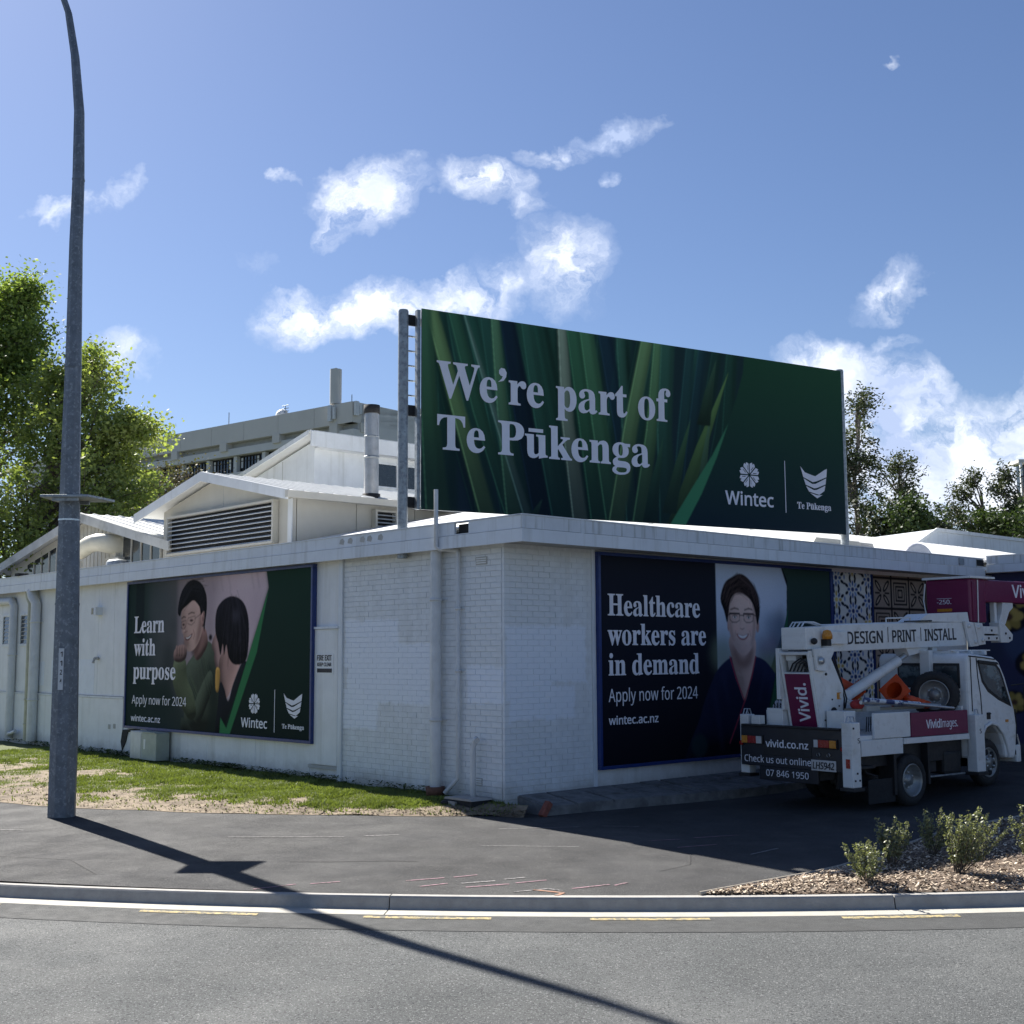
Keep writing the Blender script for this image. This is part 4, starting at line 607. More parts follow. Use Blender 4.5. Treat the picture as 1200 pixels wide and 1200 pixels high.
def repaint(m, col, boxes, k=.9):
    """freshly rolled rectangles of paint on the brick walls; boxes: (axis, a, b, y0, y1) measured along the wall from the corner"""
    t = m.node_tree; P = t.nodes['Principled BSDF']; src = P.inputs['Base Color'].links[0].from_socket; L = t.links.new
    g = t.nodes.new('ShaderNodeNewGeometry'); n = t.nodes.new('ShaderNodeTexNoise'); n.inputs['Scale'].default_value = 5; n.inputs['Detail'].default_value = 6; n.inputs['Roughness'].default_value = .7; L(g.outputs['Position'], n.inputs['Vector'])
    def M_(op, a, b, cl=False):
        q = t.nodes.new('ShaderNodeMath'); q.operation = op; q.use_clamp = cl
        for i, v in enumerate((a, b)):
            if isinstance(v, (int, float)): q.inputs[i].default_value = v
            else: L(v, q.inputs[i])
        return q.outputs[0]
    def ax(d):
        q = t.nodes.new('ShaderNodeVectorMath'); q.operation = 'DOT_PRODUCT'; L(g.outputs['Position'], q.inputs[0]); q.inputs[1].default_value = tuple(d); return M_('SUBTRACT', q.outputs['Value'], CORNER.dot(d))
    A = {'l': ax(dL), 'r': ax(dR)}; sp = t.nodes.new('ShaderNodeSeparateXYZ'); L(g.outputs['Position'], sp.inputs[0]); z = sp.outputs[2]
    w = M_('MULTIPLY', M_('SUBTRACT', n.outputs['Fac'], .5), .22); out = None
    for (s, a, b, y0, y1) in boxes:
        dx = M_('SUBTRACT', (b-a)/2, M_('ABSOLUTE', M_('SUBTRACT', A[s], (a+b)/2), 0)); dy = M_('SUBTRACT', (y1-y0)/2, M_('ABSOLUTE', M_('SUBTRACT', z, (y0+y1)/2), 0))
        f = M_('MULTIPLY', M_('ADD', M_('MINIMUM', dx, dy), w), 22, True)
        f = M_('MULTIPLY', f, M_('GREATER_THAN', A[s], .012)); out = f if out is None else M_('MAXIMUM', out, f)
    mx = t.nodes.new('ShaderNodeMix'); mx.data_type = 'RGBA'; L(M_('MULTIPLY', out, k), mx.inputs[0]); L(src, mx.inputs[6]); mx.inputs[7].default_value = (*col, 1); L(mx.outputs[2], P.inputs['Base Color'])
RB_ = [('l', 2.55, 4.08, 1.9, 2.75), ('l', 1.7, 4.0, 1.35, 2.35), ('l', 3.1, 4.1, .9, 1.6), ('l', .01, .85, 1.4, 2.0), ('r', .01, 1.75, 1.7, 2.6), ('r', .01, 1.0, 1.45, 1.95), ('r', .1, 1.5, 1.15, 1.7)]
repaint(M_brick, (.80, .85, .92), RB_); repaint(M_joint, (.74, .79, .86), RB_)

def grime(m, col, top=.55, k=.55, sc=2.2):
    """splashed dirt on the foot of a wall, ragged upper edge"""
    t = m.node_tree; P = t.nodes['Principled BSDF']; src = P.inputs['Base Color'].links[0].from_socket; L = t.links.new
    g = t.nodes.new('ShaderNodeNewGeometry'); n = t.nodes.new('ShaderNodeTexNoise'); n.inputs['Scale'].default_value = sc; n.inputs['Detail'].default_value = 8; n.inputs['Roughness'].default_value = .72; L(g.outputs['Position'], n.inputs['Vector'])
    sp = t.nodes.new('ShaderNodeSeparateXYZ'); L(g.outputs['Position'], sp.inputs[0])
    a = t.nodes.new('ShaderNodeMapRange'); L(sp.outputs[2], a.inputs[0]); a.inputs[1].default_value = top; a.inputs[2].default_value = 0; a.inputs[3].default_value = -.55; a.inputs[4].default_value = .35
    b = t.nodes.new('ShaderNodeMath'); b.operation = 'ADD'; L(a.outputs[0], b.inputs[0]); L(n.outputs['Fac'], b.inputs[1])
    c = t.nodes.new('ShaderNodeMapRange'); L(b.outputs[0], c.inputs[0]); c.inputs[1].default_value = .35; c.inputs[2].default_value = .85; c.inputs[3].default_value = 0; c.inputs[4].default_value = k
    mx = t.nodes.new('ShaderNodeMix'); mx.data_type = 'RGBA'; L(c.outputs[0], mx.inputs[0]); L(src, mx.inputs[6]); mx.inputs[7].default_value = (*col, 1); L(mx.outputs[2], P.inputs['Base Color'])
for m_ in (M_white, M_brick, M_joint, M_pipe): grime(m_, (.24, .225, .18))

# ------------------------------------------------------------------ ground
def wframe(x, y):
    rx, ry = x-CX, y-CY; return rx*dR.x+ry*dR.y, -(rx*dL.x+ry*dL.y)    # (distance along the right wall, distance out from it)
def sstep(t): t = min(1, max(0, t)); return t*t*(3-2*t)
def gh(x, y):
    z = -.15-.02*(18.6-y) if y < 18.6 else -.15
    if y < 12: z = -.282
    u, n = wframe(x, y)
    if u > 5.2 and y > 15: z += .165*sstep((u-5.2)/2.2)*sstep((y-16.5)/2)
    return z
def ky(x):
    d = x-1.9
    if abs(d) < 14: return 42.82-math.sqrt(900-d*d)
    s = 14 if d > 0 else -14
    return 42.82-math.sqrt(900-196)+(d-s)*(s/math.sqrt(900-196))
def sheet(name, xs, rows, zf, mat, parent=None, kind='structure'):
    """rows(x) gives the y values of one column"""
    mb = MB(); cols = [rows(x) for x in xs]; n = len(cols[0]); vs = []
    for x, c in zip(xs, cols): vs += [(x, y, zf(x, y)) for y in c]
    mb.smooth = True
    mb.add(vs, [(i*n+j, (i+1)*n+j, (i+1)*n+j+1, i*n+j+1) for i in range(len(xs)-1) for j in range(n-1)])
    o = obj(name, mb, mat, parent)
    if kind and parent is None: o['kind'] = kind
    return o
M_far = material('far_ground', (.07, .08, .05), .9, .3, .02)
mb = MB(); mb.quad((-1500, -1500, -1.0), (1500, -1500, -1.0), (1500, 1500, -1.0), (-1500, 1500, -1.0)); tag(obj('ground', mb, M_far), kind='structure')
xs = list(np.linspace(-40, 45, 171))
pave = sheet('pavement', xs, lambda x: [ky(x)+.12+(60-ky(x))*t**1.6 for t in np.linspace(0, 1, 60)], gh, M_asph)
ROADZ = -.393
road = sheet('road', xs, lambda x: [-60+(ky(x)-.2+60)*t for t in np.linspace(0, 1, 12)], lambda x, y: ROADZ, M_road)
sheet('asphalt_strip', [x for x in xs if -14 < x < 18], lambda x: [ky(x)-.95, ky(x)-.6, ky(x)-.24], lambda x, y: ROADZ+.004, M_strip, road)
# kerb cast in lengths, each with its channel
kerb = thing('kerb', (0, 12.8, -.3), None, None); kerb['kind'] = 'structure'
def kerb_piece(xa, xb):
    n = 10; prof = [(-.14, -.30), (-.14, 0), (-.012, .004), (0, -.012), (.03, -.125), (.035, -.34), (-.14, -.34)]
    mb = MB(); vs = []
    for i in range(n+1):
        x = xa+(xb-xa)*i/n; y = ky(x); t = Vector((1, (ky(x+.01)-ky(x-.01))/.02, 0)).normalized(); o = Vector((t.y, -t.x, 0))
        for (d, z) in prof: p = Vector((x, y, -.262))+o*d; vs.append((p.x, p.y, p.z+z))
    k = len(prof); fs = [(i*k+j, i*k+(j+1) % k, (i+1)*k+(j+1) % k, (i+1)*k+j) for i in range(n) for j in range(k)]+[tuple(range(k)), tuple(n*k+j for j in range(k-1, -1, -1))]
    mb.add(vs, fs); p = obj('kerb_section', mb, M_conc, kerb)
    mb = MB(); vs = []
    for i in range(n+1):
        x = xa+(xb-xa)*i/n; y = ky(x); t = Vector((1, (ky(x+.01)-ky(x-.01))/.02, 0)).normalized(); o = Vector((t.y, -t.x, 0))
        for (d, z) in ((.02, -.118), (.27, -.126), (.275, -.20), (.02, -.20)): q = Vector((x, y, -.262))+o*d; vs.append((q.x, q.y, q.z+z))
    k = 4; fs = [(i*k+j, i*k+(j+1) % k, (i+1)*k+(j+1) % k, (i+1)*k+j) for i in range(n) for j in range(k)]+[tuple(range(k)), tuple(n*k+j for j in range(k-1, -1, -1))]
    mb.add(vs, fs); obj('channel', mb, M_conc2, p)
for i in range(-5, 6): kerb_piece(-1.25+5.04*i+.006, -1.25+5.04*(i+1)-.006)
for i, (xa, xb) in enumerate([(-8.2, -6.9), (-6.1, -5.29), (-3.75, -2.53), (-1.47, -.22), (.73, 1.88), (3.16, 4.31), (5.6, 6.8), (8, 9.2)]):
    sheet('yellow_dash', list(np.linspace(xa, xb, 6)), lambda x: [ky(x)-.44, ky(x)-.34], lambda x, y: ROADZ+.008, M_yel, road)
def gp_line(name, pts, w, mat):
    mb = MB()
    for (a, b) in zip(pts[:-1], pts[1:]):
        a = Vector((*a, 0)); b = Vector((*b, 0)); t = (b-a).normalized(); o = Vector((-t.y, t.x, 0))*w/2
        q = [a-o, b-o, b+o, a+o]; mb.quad(*[(p.x, p.y, gh(p.x, p.y)+.005) for p in q])
    return obj(name, mb, mat, pave)
for pts, w, m in (([(-1.15, 13.75), (-.75, 13.9)], .03, M_pink), ([(-.65, 13.93), (-.4, 14.05)], .03, M_pink), ([(-.98, 13.45), (-.7, 13.6)], .035, M_pink), ([(-.55, 13.6), (-.2, 13.72)], .04, M_chalk), ([(-.1, 13.8), (.12, 13.9)], .035, M_chalk),
                  ([(-.5, 13.4), (-.05, 13.55)], .04, M_pink), ([(.02, 13.6), (.35, 13.75)], .03, M_pink), ([(.0, 13.15), (.35, 13.3), (.5, 13.2)], .03, M_chalk), ([(.6, 13.3), (1.0, 13.5)], .035, M_pink), ([(1.05, 13.45), (1.2, 13.6)], .03, M_pink),
                  ([(-2.7, 13.35), (-2.3, 13.6)], .03, M_pink), ([(-2.15, 13.62), (-1.85, 13.72)], .03, M_pink), ([(-3.7, 16.65), (-2.2, 16.62)], .03, M_chalk), ([(-1.95, 16.7), (-1.5, 16.75)], .04, M_chalk), ([(-9.5, 17.6), (-6.6, 17.3)], .035, M_chalk),
                  ([(-.2, 17.2), (.9, 17.35)], .02, M_chalk), ([(1.2, 17.4), (1.7, 17.35)], .02, M_chalk), ([(2.0, 15.7), (2.5, 15.9)], .03, M_pink), ([(2.3, 16.4), (2.9, 16.6)], .03, M_pink), ([(1.7, 16.2), (2.1, 16.3)], .03, M_pink), ([(2.8, 15.2), (3.2, 15.6)], .03, M_chalk),
                  ([(-.4, 15.9), (.8, 15.8)], .02, M_chalk), ([(.42, 12.96), (.5, 13.1), (.2, 13.25)], .05, M_orange), ([(-2.6, 14.9), (-2.1, 14.88), (-1.5, 14.92), (-1.1, 14.86)], .02, M_black), ([(-9, 15.2), (-7, 15.6), (-5.2, 15.1), (-4.6, 14.2)], .012, M_black), ([(1.6, 14.2), (2.0, 14.6), (2.1, 15.3)], .010, M_black)): gp_line('spray_mark', pts, w, m)

# ------------------------------------------------------------------ lawn, dirt and mulch
def hashn(ix, iy, s=0): return np.modf(np.abs(np.sin(ix*127.1+iy*311.7+s*74.7)*43758.5453))[0]
def vn(x, y, f, s=0):
    x = np.asarray(x, float)*f; y = np.asarray(y, float)*f; ix, iy = np.floor(x), np.floor(y); fx, fy = x-ix, y-iy; fx = fx*fx*(3-2*fx); fy = fy*fy*(3-2*fy)
    return (hashn(ix, iy, s)*(1-fx)+hashn(ix+1, iy, s)*fx)*(1-fy)+(hashn(ix, iy+1, s)*(1-fx)+hashn(ix+1, iy+1, s)*fx)*fy
ES = [-.55, 0, 1.49, 3.01, 4.33, 5.29, 6.68, 12, 30]; EO = [.06, .42, 1.83, 3.04, 3.74, 4.31, 4.76, 6.7, 10]
def edge_o(s): return np.interp(s, ES, EO)
def lawn_z(s, o):
    e = edge_o(s); t = np.clip(o/e, 0, 1); x = CX+dL.x*s-dR.x*o; y = CY+dL.y*s-dR.y*o
    z1 = np.where(y < 18.6, -.15-.02*(18.6-y), -.15)+.006
    return .005*(1-t)+z1*t+(vn(s, o, 3)-.5)*.03*np.minimum(1, (1-t)*5)+(1-t)*t*.06
def green(s, o):
    t = o/edge_o(s); m = .74-t+(vn(s, o, 1.3, 1)-.5)*.42+(vn(s, o, 5, 2)-.5)*.35
    m = m-np.where(np.asarray(s) > 7.5, .42*np.clip((vn(s, o, .55, 3)-.35)*2.4, 0, 1), 0)-np.where(np.asarray(s) < 1.2, .5*np.clip((1.2-np.asarray(s))/1.0, 0, 1.6), 0)
    return np.clip(m*4+.1, 0, 1)
SS = np.concatenate([np.linspace(-.5, 14, 190), np.linspace(14.2, 30, 60)]); TT = np.linspace(0, 1, 70)
Sg, Tg = np.meshgrid(SS, TT, indexing='ij'); Og = Tg*edge_o(Sg); edge_w = (vn(Sg, Tg*0, 2.2, 5)-.5)*.16*Tg; Og = Og+edge_w
Zg = lawn_z(Sg, Og); X = CX+dL.x*Sg-dR.x*Og; Y = CY+dL.y*Sg-dR.y*Og
me = bpy.data.meshes.new('lawn'); n1, n2 = Sg.shape
idx = np.arange(n1*n2).reshape(n1, n2)
fs = np.stack([idx[:-1, :-1], idx[:-1, 1:], idx[1:, 1:], idx[1:, :-1]], -1).reshape(-1, 4)
me.from_pydata(np.stack([X, Y, Zg], -1).reshape(-1, 3).tolist(), [], fs.tolist())
ca_ = me.color_attributes.new('cover', 'FLOAT_COLOR', 'POINT'); g = green(Sg, Og).ravel(); ca_.data.foreach_set('color', np.stack([g, g, g, g*0+1], -1).ravel())
M_soil = material('dry_soil_and_turf', (.235, .185, .13), .95, .25, 9, .6, 60, col2=(.13, .10, .07), thr=(.45, .62, 3))
t = M_soil.node_tree; P = t.nodes['Principled BSDF']; src = P.inputs['Base Color'].links[0].from_socket
at = t.nodes.new('ShaderNodeAttribute'); at.attribute_name = 'cover'; mxn = t.nodes.new('ShaderNodeMix'); mxn.data_type = 'RGBA'
t.links.new(at.outputs['Fac'], mxn.inputs[0]); t.links.new(src, mxn.inputs[6]); mxn.inputs[7].default_value = (.09, .11, .035, 1); t.links.new(mxn.outputs[2], P.inputs['Base Color'])
me.materials.append(M_soil); me.polygons.foreach_set('use_smooth', [True]*len(me.polygons))
lawn = bpy.data.objects.new('dirt_verge', me); COL.objects.link(lawn); lawn['kind'] = 'structure'
def scatter_mesh(name, P0, size, mat, kind='stuff', tall=True, flat=False, shp=(.2, 1.0)):
    """many small blades or chips in one mesh; P0 (n,3), size (n,)"""
    n = len(P0); a = rng.uniform(0, 2*np.pi, n); lean = rng.normal(0, .35, (n, 2))
    if flat:
        w = size*rng.uniform(.25, .6, n); ux = np.stack([np.cos(a), np.sin(a), rng.normal(0, .35, n)], -1); uy = np.stack([-np.sin(a), np.cos(a), rng.normal(0, .35, n)], -1)
        v = np.stack([P0-ux*size[:, None]/2-uy*w[:, None]/2, P0+ux*size[:, None]/2-uy*w[:, None]*.3, P0+ux*size[:, None]*.45+uy*w[:, None]/2, P0-ux*size[:, None]*.4+uy*w[:, None]*.4], 1).reshape(-1, 3)
        f = np.arange(4*n).reshape(-1, 4)
    else:
        w = size*shp[0]; d = np.stack([np.cos(a), np.sin(a), a*0], -1)*w[:, None]/2; tip = P0+np.stack([lean[:, 0]*size, lean[:, 1]*size, size*shp[1]], -1)
        v = np.stack([P0-d, P0+d, tip], 1).reshape(-1, 3); f = np.arange(3*n).reshape(-1, 3)
    me = bpy.data.meshes.new(name); me.from_pydata(v.tolist(), [], f.tolist()); me.materials.append(mat)
    o = bpy.data.objects.new(name, me); COL.objects.link(o)
    if kind: o['kind'] = kind
    return o
def leafmat(name, c, c2, trans=.3, sc=3.0, rough=.55): return material(name, c, rough, .25, sc, col2=c2, thr=(.42, .6, sc*1.5), trans=trans, spec=.35)
M_grass = leafmat('grass_blade', (.19, .235, .07), (.13, .165, .05), .34, 1.6, .6)
n = 190000; s = rng.uniform(-.3, 16, n); o = rng.uniform(0, 1, n)*edge_o(s)
k = rng.uniform(0, 1, n) < green(s, o)*.93+.03; s, o = s[k], o[k]
P0 = np.stack([CX+dL.x*s-dR.x*o, CY+dL.y*s-dR.y*o, lawn_z(s, o)-.004], -1)
gsz = rng.uniform(.02, .05, len(s))*(1+.6*(vn(s, o, 2.5, 8) > .62)); gr = scatter_mesh('grass', P0, gsz, M_grass, shp=(.42, .8))
tag(gr, 'short bright green grass growing between the left wall and the dirt edge', 'grass')
# weeds along the foot of the wall
s = np.concatenate([rng.normal(c, w, q) for c, w, q in ((7.7, .3, 500), (8.6, .3, 300), (6.2, .6, 300), (9.3, .5, 200), (11.6, .8, 500), (13.5, 1.2, 500), (4.6, .5, 300), (2.4, .5, 200), (16.5, 1, 400))]); o = np.abs(rng.normal(.05, .06, len(s)))+.02
P0 = np.stack([CX+dL.x*s-dR.x*o, CY+dL.y*s-dR.y*o, rng.uniform(0, .12, len(s))], -1)
M_weed = leafmat('weed_leaf', (.06, .10, .025), (.035, .06, .015), .2, 4)
tag(scatter_mesh('weeds', P0, rng.uniform(.03, .07, len(s)), M_weed, flat=True), 'dark green weeds along the foot of the left wall', 'weeds')
# small clods and stones on the dirt edge
s = rng.uniform(-.5, 14, 5000); o = edge_o(s)*rng.uniform(.55, 1.0, 5000)
M_clod = material('soil_crumb', (.24, .19, .13), .95, .35, 12, col2=(.10, .08, .055), thr=(.45, .6, 9))
tag(scatter_mesh('soil_crumbs', np.stack([CX+dL.x*s-dR.x*o, CY+dL.y*s-dR.y*o, lawn_z(s, o)+.006], -1), rng.uniform(.012, .05, 5000)**1.0, M_clod, flat=True), 'dry soil crumbs and leaf litter along the edge of the asphalt', 'soil')

# mulch bed inside the kerb
MBX = [1.86, 2.67, 3.21, 3.63, 4.43, 5.66, 7.16, 14]; MBY = [12.93, 13.54, 13.94, 14.32, 15.25, 16.78, 18.0, 22.5]
M_mulch = material('mulch_base', (.15, .11, .08), .95, .35, 18, .8, 60, col2=(.05, .035, .025), thr=(.48, .6, 9))
def bump(x, y): return .05*min(1, max(0, (np.interp(x, MBX, MBY)-y)*2, 0), max(0, (y-ky(x)-.14)*3))
sheet('mulch_bed', list(np.linspace(1.95, 14, 80)), lambda x: [ky(x)+.13+(np.interp(x, MBX, MBY)-ky(x)-.13)*t for t in np.linspace(0, 1, 22)], lambda x, y: gh(x, y)+.006+bump(x, y), M_mulch)
n = 15000; x = 1.95+8*rng.uniform(0, 1, n)**.8; y = np.array([ky(v) for v in x])+.14; y = y+(np.interp(x, MBX, MBY)-y)*rng.uniform(0, 1, n)
z = np.array([gh(a, b)+.012+bump(a, b) for a, b in zip(x, y)])+rng.uniform(0, .02, n); P0 = np.stack([x, y, z], -1)
cut = n*5//9
M_chipa = material('bark_chip', (.66, .56, .43), .85, .35, 7, col2=(.42, .33, .24), thr=(.45, .6, 11)); M_chipb = material('dark_bark_chip', (.26, .20, .15), .9, .35, 7)
tag(scatter_mesh('bark_chips', P0[:cut], rng.uniform(.015, .05, cut), M_chipa, flat=True), 'pale wood chips spread over the planting bed behind the kerb', 'mulch')
tag(scatter_mesh('bark_chips', P0[cut:], rng.uniform(.02, .06, n-cut), M_chipb, flat=True), 'dark bark chips mixed through the planting bed behind the kerb', 'mulch')
# timber edging between the bed and the yard
mb = MB(); e = [(a, b+.02, gh(a, b)+.02) for a, b in zip(MBX, MBY)]; mb.tube(e[:8], .022, 6); M_edge = material('bed_edging', (.36, .32, .26), .8, .15, 8)
tag(obj('bed_edging', mb, M_edge), 'thin pale timber edging between the mulch bed and the asphalt yard', 'edging')

# ------------------------------------------------------------------ raised stone step along the right wall
step = thing('stone_step', tuple(CORNER+dR*4), None, None); step['kind'] = 'structure'
nf = lambda u: .58+.16*u if u < 4 else 1.22
mb = MB(FR); us = np.linspace(.25, 13.8, 20)
for a, b in zip(us[:-1], us[1:]):
    A = [(a, .075, .0), (b, .075, .0), (b, -.035, nf(b)), (a, -.035, nf(a))]; B = [(p[0], -.5, p[2]) for p in A]
    mb.add(A+B, [(3, 2, 1, 0), (4, 5, 6, 7), (3, 7, 6, 2), (0, 3, 7, 4)] if False else [(3, 2, 1, 0), (3, 7, 6, 2)])
mb.add([(.25, .07, 0), (.25, -.04, nf(.25)), (.25, -.5, nf(.25)), (.25, -.5, 0)], [(0, 1, 2, 3)])
obj('step_bed', mb, M_slab, step)
r = random.Random(4); u = .26
while u < 13.4:
    w = r.uniform(.45, .8); k = r.choice([2, 2, 3]); cuts = [0]+sorted(r.uniform(.3+.3*i, .45+.3*i) for i in range(k-1))+[1]
    for c0, c1 in zip(cuts[:-1], cuts[1:]):
        g = .012; a, b = u+g+r.uniform(0, .03), u+w-g-r.uniform(0, .03); mb = MB(FR)
        def tp(uu, c, dz=0): e = nf(uu)+.02; return (uu, .08+(-.115)*c+.018+dz, .01+(e-.01)*c)
        j = [r.uniform(-.03, .03) for _ in range(4)]; h = r.uniform(-.004, .008)
        T = [tp(a+j[0], c0+.02, h), tp(b+j[1], c0+.02, h), tp(b+j[2], c1-.02, h), tp(a+j[3], c1-.02, h)]; Bt = [(p[0], p[1]-.06, p[2]) for p in T]
        mb.add(T+Bt, [(3, 2, 1, 0), (0, 1, 5, 4), (1, 2, 6, 5), (2, 3, 7, 6), (3, 0, 4, 7)]); obj('paving_stone', mb, M_slab, step)
    u += w

# ------------------------------------------------------------------ the brick and panel building
bld = thing('low_white_building', tuple(CORNER), 'low white building of painted brick and flat panels with gabled roof monitors', 'building')
SOF = 3.80
# brick corner: every course laid brick by brick
bw = {}
for side, FRM, L0 in (('l', FL, 4.1), ('r', FR, 1.86)):
    mb = MB(FRM)
    if side == 'l': mb.box(-4.12, -.02, -.4, SOF, -.2, -.012)
    else: mb.box(.02, 1.87, -.4, SOF, -.2, -.012)
    bw[side] = obj('brick_wall', mb, M_joint, bld)
bl, bh, cg = .233, .0785, .0862
bm = MB(); bm.box(-bl/2, bl/2, -bh/2, bh/2, -.05, 0)
bme = bm.mesh('brick', M_brick)
bpy_cache = {}
def brick_mesh(L):
    k = round(L, 3)
    if k not in bpy_cache:
        m_ = MB(); c = .004
        V = [(-L/2, -bh/2, -.04), (L/2, -bh/2, -.04), (L/2, bh/2, -.04), (-L/2, bh/2, -.04), (-L/2, -bh/2, -c), (L/2, -bh/2, -c), (L/2, bh/2, -c), (-L/2, bh/2, -c), (-L/2+c, -bh/2+c, 0), (L/2-c, -bh/2+c, 0), (L/2-c, bh/2-c, 0), (-L/2+c, bh/2-c, 0)]
        m_.add(V, [(8, 9, 10, 11), (4, 5, 9, 8), (5, 6, 10, 9), (6, 7, 11, 10), (7, 4, 8, 11), (0, 1, 5, 4), (1, 2, 6, 5), (2, 3, 7, 6), (3, 0, 4, 7)])
        bpy_cache[k] = m_.mesh('brick', M_brick)
    return bpy_cache[k]
PATCH = {'l': [(2.65, 3.9, 1.9, 2.75), (1.75, 4.0, 1.35, 2.35), (3.2, 4.1, .95, 1.6), (0, .8, 1.4, 2.0)], 'r': [(.1, 1.8, 1.7, 2.55), (0, .95, 1.45, 1.9), (.1, 1.5, 1.25, 1.6)]}
allb = []
for side, FRM, L0 in (('l', FL, 4.1), ('r', FR, 1.86)):
    for c in range(45):
        y = -.05+c*cg+bh/2
        if y > SOF-.02: break
        x = (.062 if side == 'l' else .003); first = True; half = (c % 2 == 0)
        while x < L0-.02:
            L = bl if not (first and half) else .11
            L = min(L, L0-x)
            if L > .03: allb.append((side, FRM, x+L/2, y, L))
            x += L+.0045; first = False
eye = Vector((0, 0, EYE))
def wpos(b): return b[1] @ Vector(((-b[2] if b[0] == 'l' else b[2]), b[3], 0))
allb.sort(key=lambda b: -(b[4]/max(.1, (wpos(b)-eye).length)**2))
rb = random.Random(9); rest = {'l': MB(FL), 'r': MB(FR)}
for i, b in enumerate(allb):
    side, FRM, x, y, L = b; xx = -x if side == 'l' else x; dz = rb.uniform(-.0015, .002); pt = False
    if i < 300:
        o = bpy.data.objects.new('brick', brick_mesh(L)); COL.objects.link(o); o.matrix_world = FRM @ Matrix.Translation((xx, y, dz)) @ Matrix.Rotation(rb.uniform(-.004, .004), 4, 'Z')
        o.parent = bw[side]
        if pt: o.material_slots[0].link = 'OBJECT'; o.material_slots[0].material = M_patch
    else:
        mbx = rest[side]; mbx.cur = 1 if pt else 0; mbx.box(xx-L/2, xx+L/2, y-bh/2, y+bh/2, -.04, dz)
for side in 'lr': tag(obj('bricks', rest[side], [M_brick, M_patch], bw[side]), kind='stuff')
# air bricks
for (x, y) in ((-.5, 3.56), (-.62, .26)):
    mb = MB(FL); mb.box(x-.13, x+.13, y-.06, y+.06, -.005, .006); v = obj('air_vent', mb, M_soffit, bld); mb = MB(FL)
    for k in range(3): mb.box(x-.11, x+.11, y-.04+k*.033, y-.022+k*.033, .004, .014)
    obj('vent_slat', mb, M_white, v)
# panel walls
def panel(FRM, x0, x1, y0, y1, z=0, m=None, g=.004, name='wall_panel', th=.04): mb = MB(FRM); mb.box(x0+g, x1-g, y0+g, y1-g, z-th, z); return obj(name, mb, m or M_white, bld)
mb = MB(FL); mb.box(-27, -4.14, -.4, SOF, -.2, -.035); obj('wall_core', mb, M_joint, bld)
mb = MB(FR); mb.box(1.89, 13.9, -.4, SOF, -.2, -.035); obj('wall_core', mb, M_joint, bld)
ps = [4.15, 5.09, 6.9, 8.7, 10.5, 12.36, 12.95, 13.75, 15.0, 16.2, 17.45, 18.6, 19.8, 21, 22.2, 23.4, 24.6, 25.8]
for a, b in zip(ps[:-1], ps[1:]):
    if a < 12: panel(FL, -b, -a, -.4, 3.80, 0 if a > 5 else -.0)
    else: panel(FL, -b, -a, 1.27, 3.80); 
for a, b in ((12.36, 15.6), (15.6, 18.6), (18.6, 25.8)):
    panel(FL, -b, -a, -.4, 1.22, .02); mb = MB(FL); mb.box(-b, -a, 1.222, 1.262, -.03, .035); obj('ledge', mb, M_trim, bld)
for x0, x1, y0, y1 in ((-17.2, -16.72, 1.45, 2.03), (-16.3, -15.0, 1.28, 2.06), (-14.95, -13.9, 1.28, 2.08)):     # fresh paint squares
    mb = MB(FL); mb.box(x0, x1, y0, y1, -.001, .003); obj('repaint_patch', mb, M_patch, bld)
mb = MB(FL); mb.box(-4.21, -4.10, -.1, SOF, -.01, .035); obj('corner_trim', mb, M_trim, bld)
mb = MB(FR); mb.box(1.865, 1.93, .0, SOF, -.01, .03); obj('corner_trim', mb, M_trim, bld)
for a, b in ((1.95, 5.9), (5.9, 9.9), (9.9, 13.88)): panel(FR, a, b, -.4, 3.80)
mb = MB(FL); mb.box(-5.16, -4.2, 2.605, 2.645, 0, .06); obj('door_head', mb, M_trim, bld)
mb = MB(FL); mb.box(-5.06, -4.22, .27, 2.6, .0, .035); door = obj('door', mb, M_white, bld, bevel=.004)
mb = MB(FL); mb.box(-5.1, -4.2, .20, .255, -.0, .03); obj('door_sill', mb, M_soffit, door)
mb = MB(FL); mb.box(-4.87, -4.34, 1.82, 2.18, .035, .04); sg = obj('sign_plate', mb, M_white, door)
lettering('FIRE EXIT', 'N', FL, -4.83, 2.06, .44, .09, M_ink, sg, z=.041, bold=.012, name='lettering'); lettering('KEEP CLEAR', 'N', FL, -4.82, 1.96, .42, .06, M_ink, sg, z=.041, bold=.008)
mb = MB(FL); mb.box(-4.83, -4.38, 1.85, 1.92, .04, .043); obj('sign_band', mb, M_ink, sg)
# small louvre windows at the far left
for (a, b) in ((17.62, 18.28), (18.85, 19.45), (20.6, 21.2)):
    mb = MB(FL)
    for q in ((-b, -a, 3.19, 3.25), (-b, -a, 2.41, 2.47), (-b, -b+.05, 2.47, 3.19), (-a-.05, -a, 2.47, 3.19)): mb.box(q[0], q[1], q[2], q[3], -.0, .035)
    w = obj('window', mb, M_trim, bld)
    for k in range(7):
        m2 = MB(FL); y = 2.49+k*.1; m2.add([(-b+.055, y, .02), (-a-.055, y, .02), (-a-.055, y+.085, .006), (-b+.055, y+.085, .006)], [(0, 1, 2, 3)]); obj('louvre_blade', m2, M_glass, w)
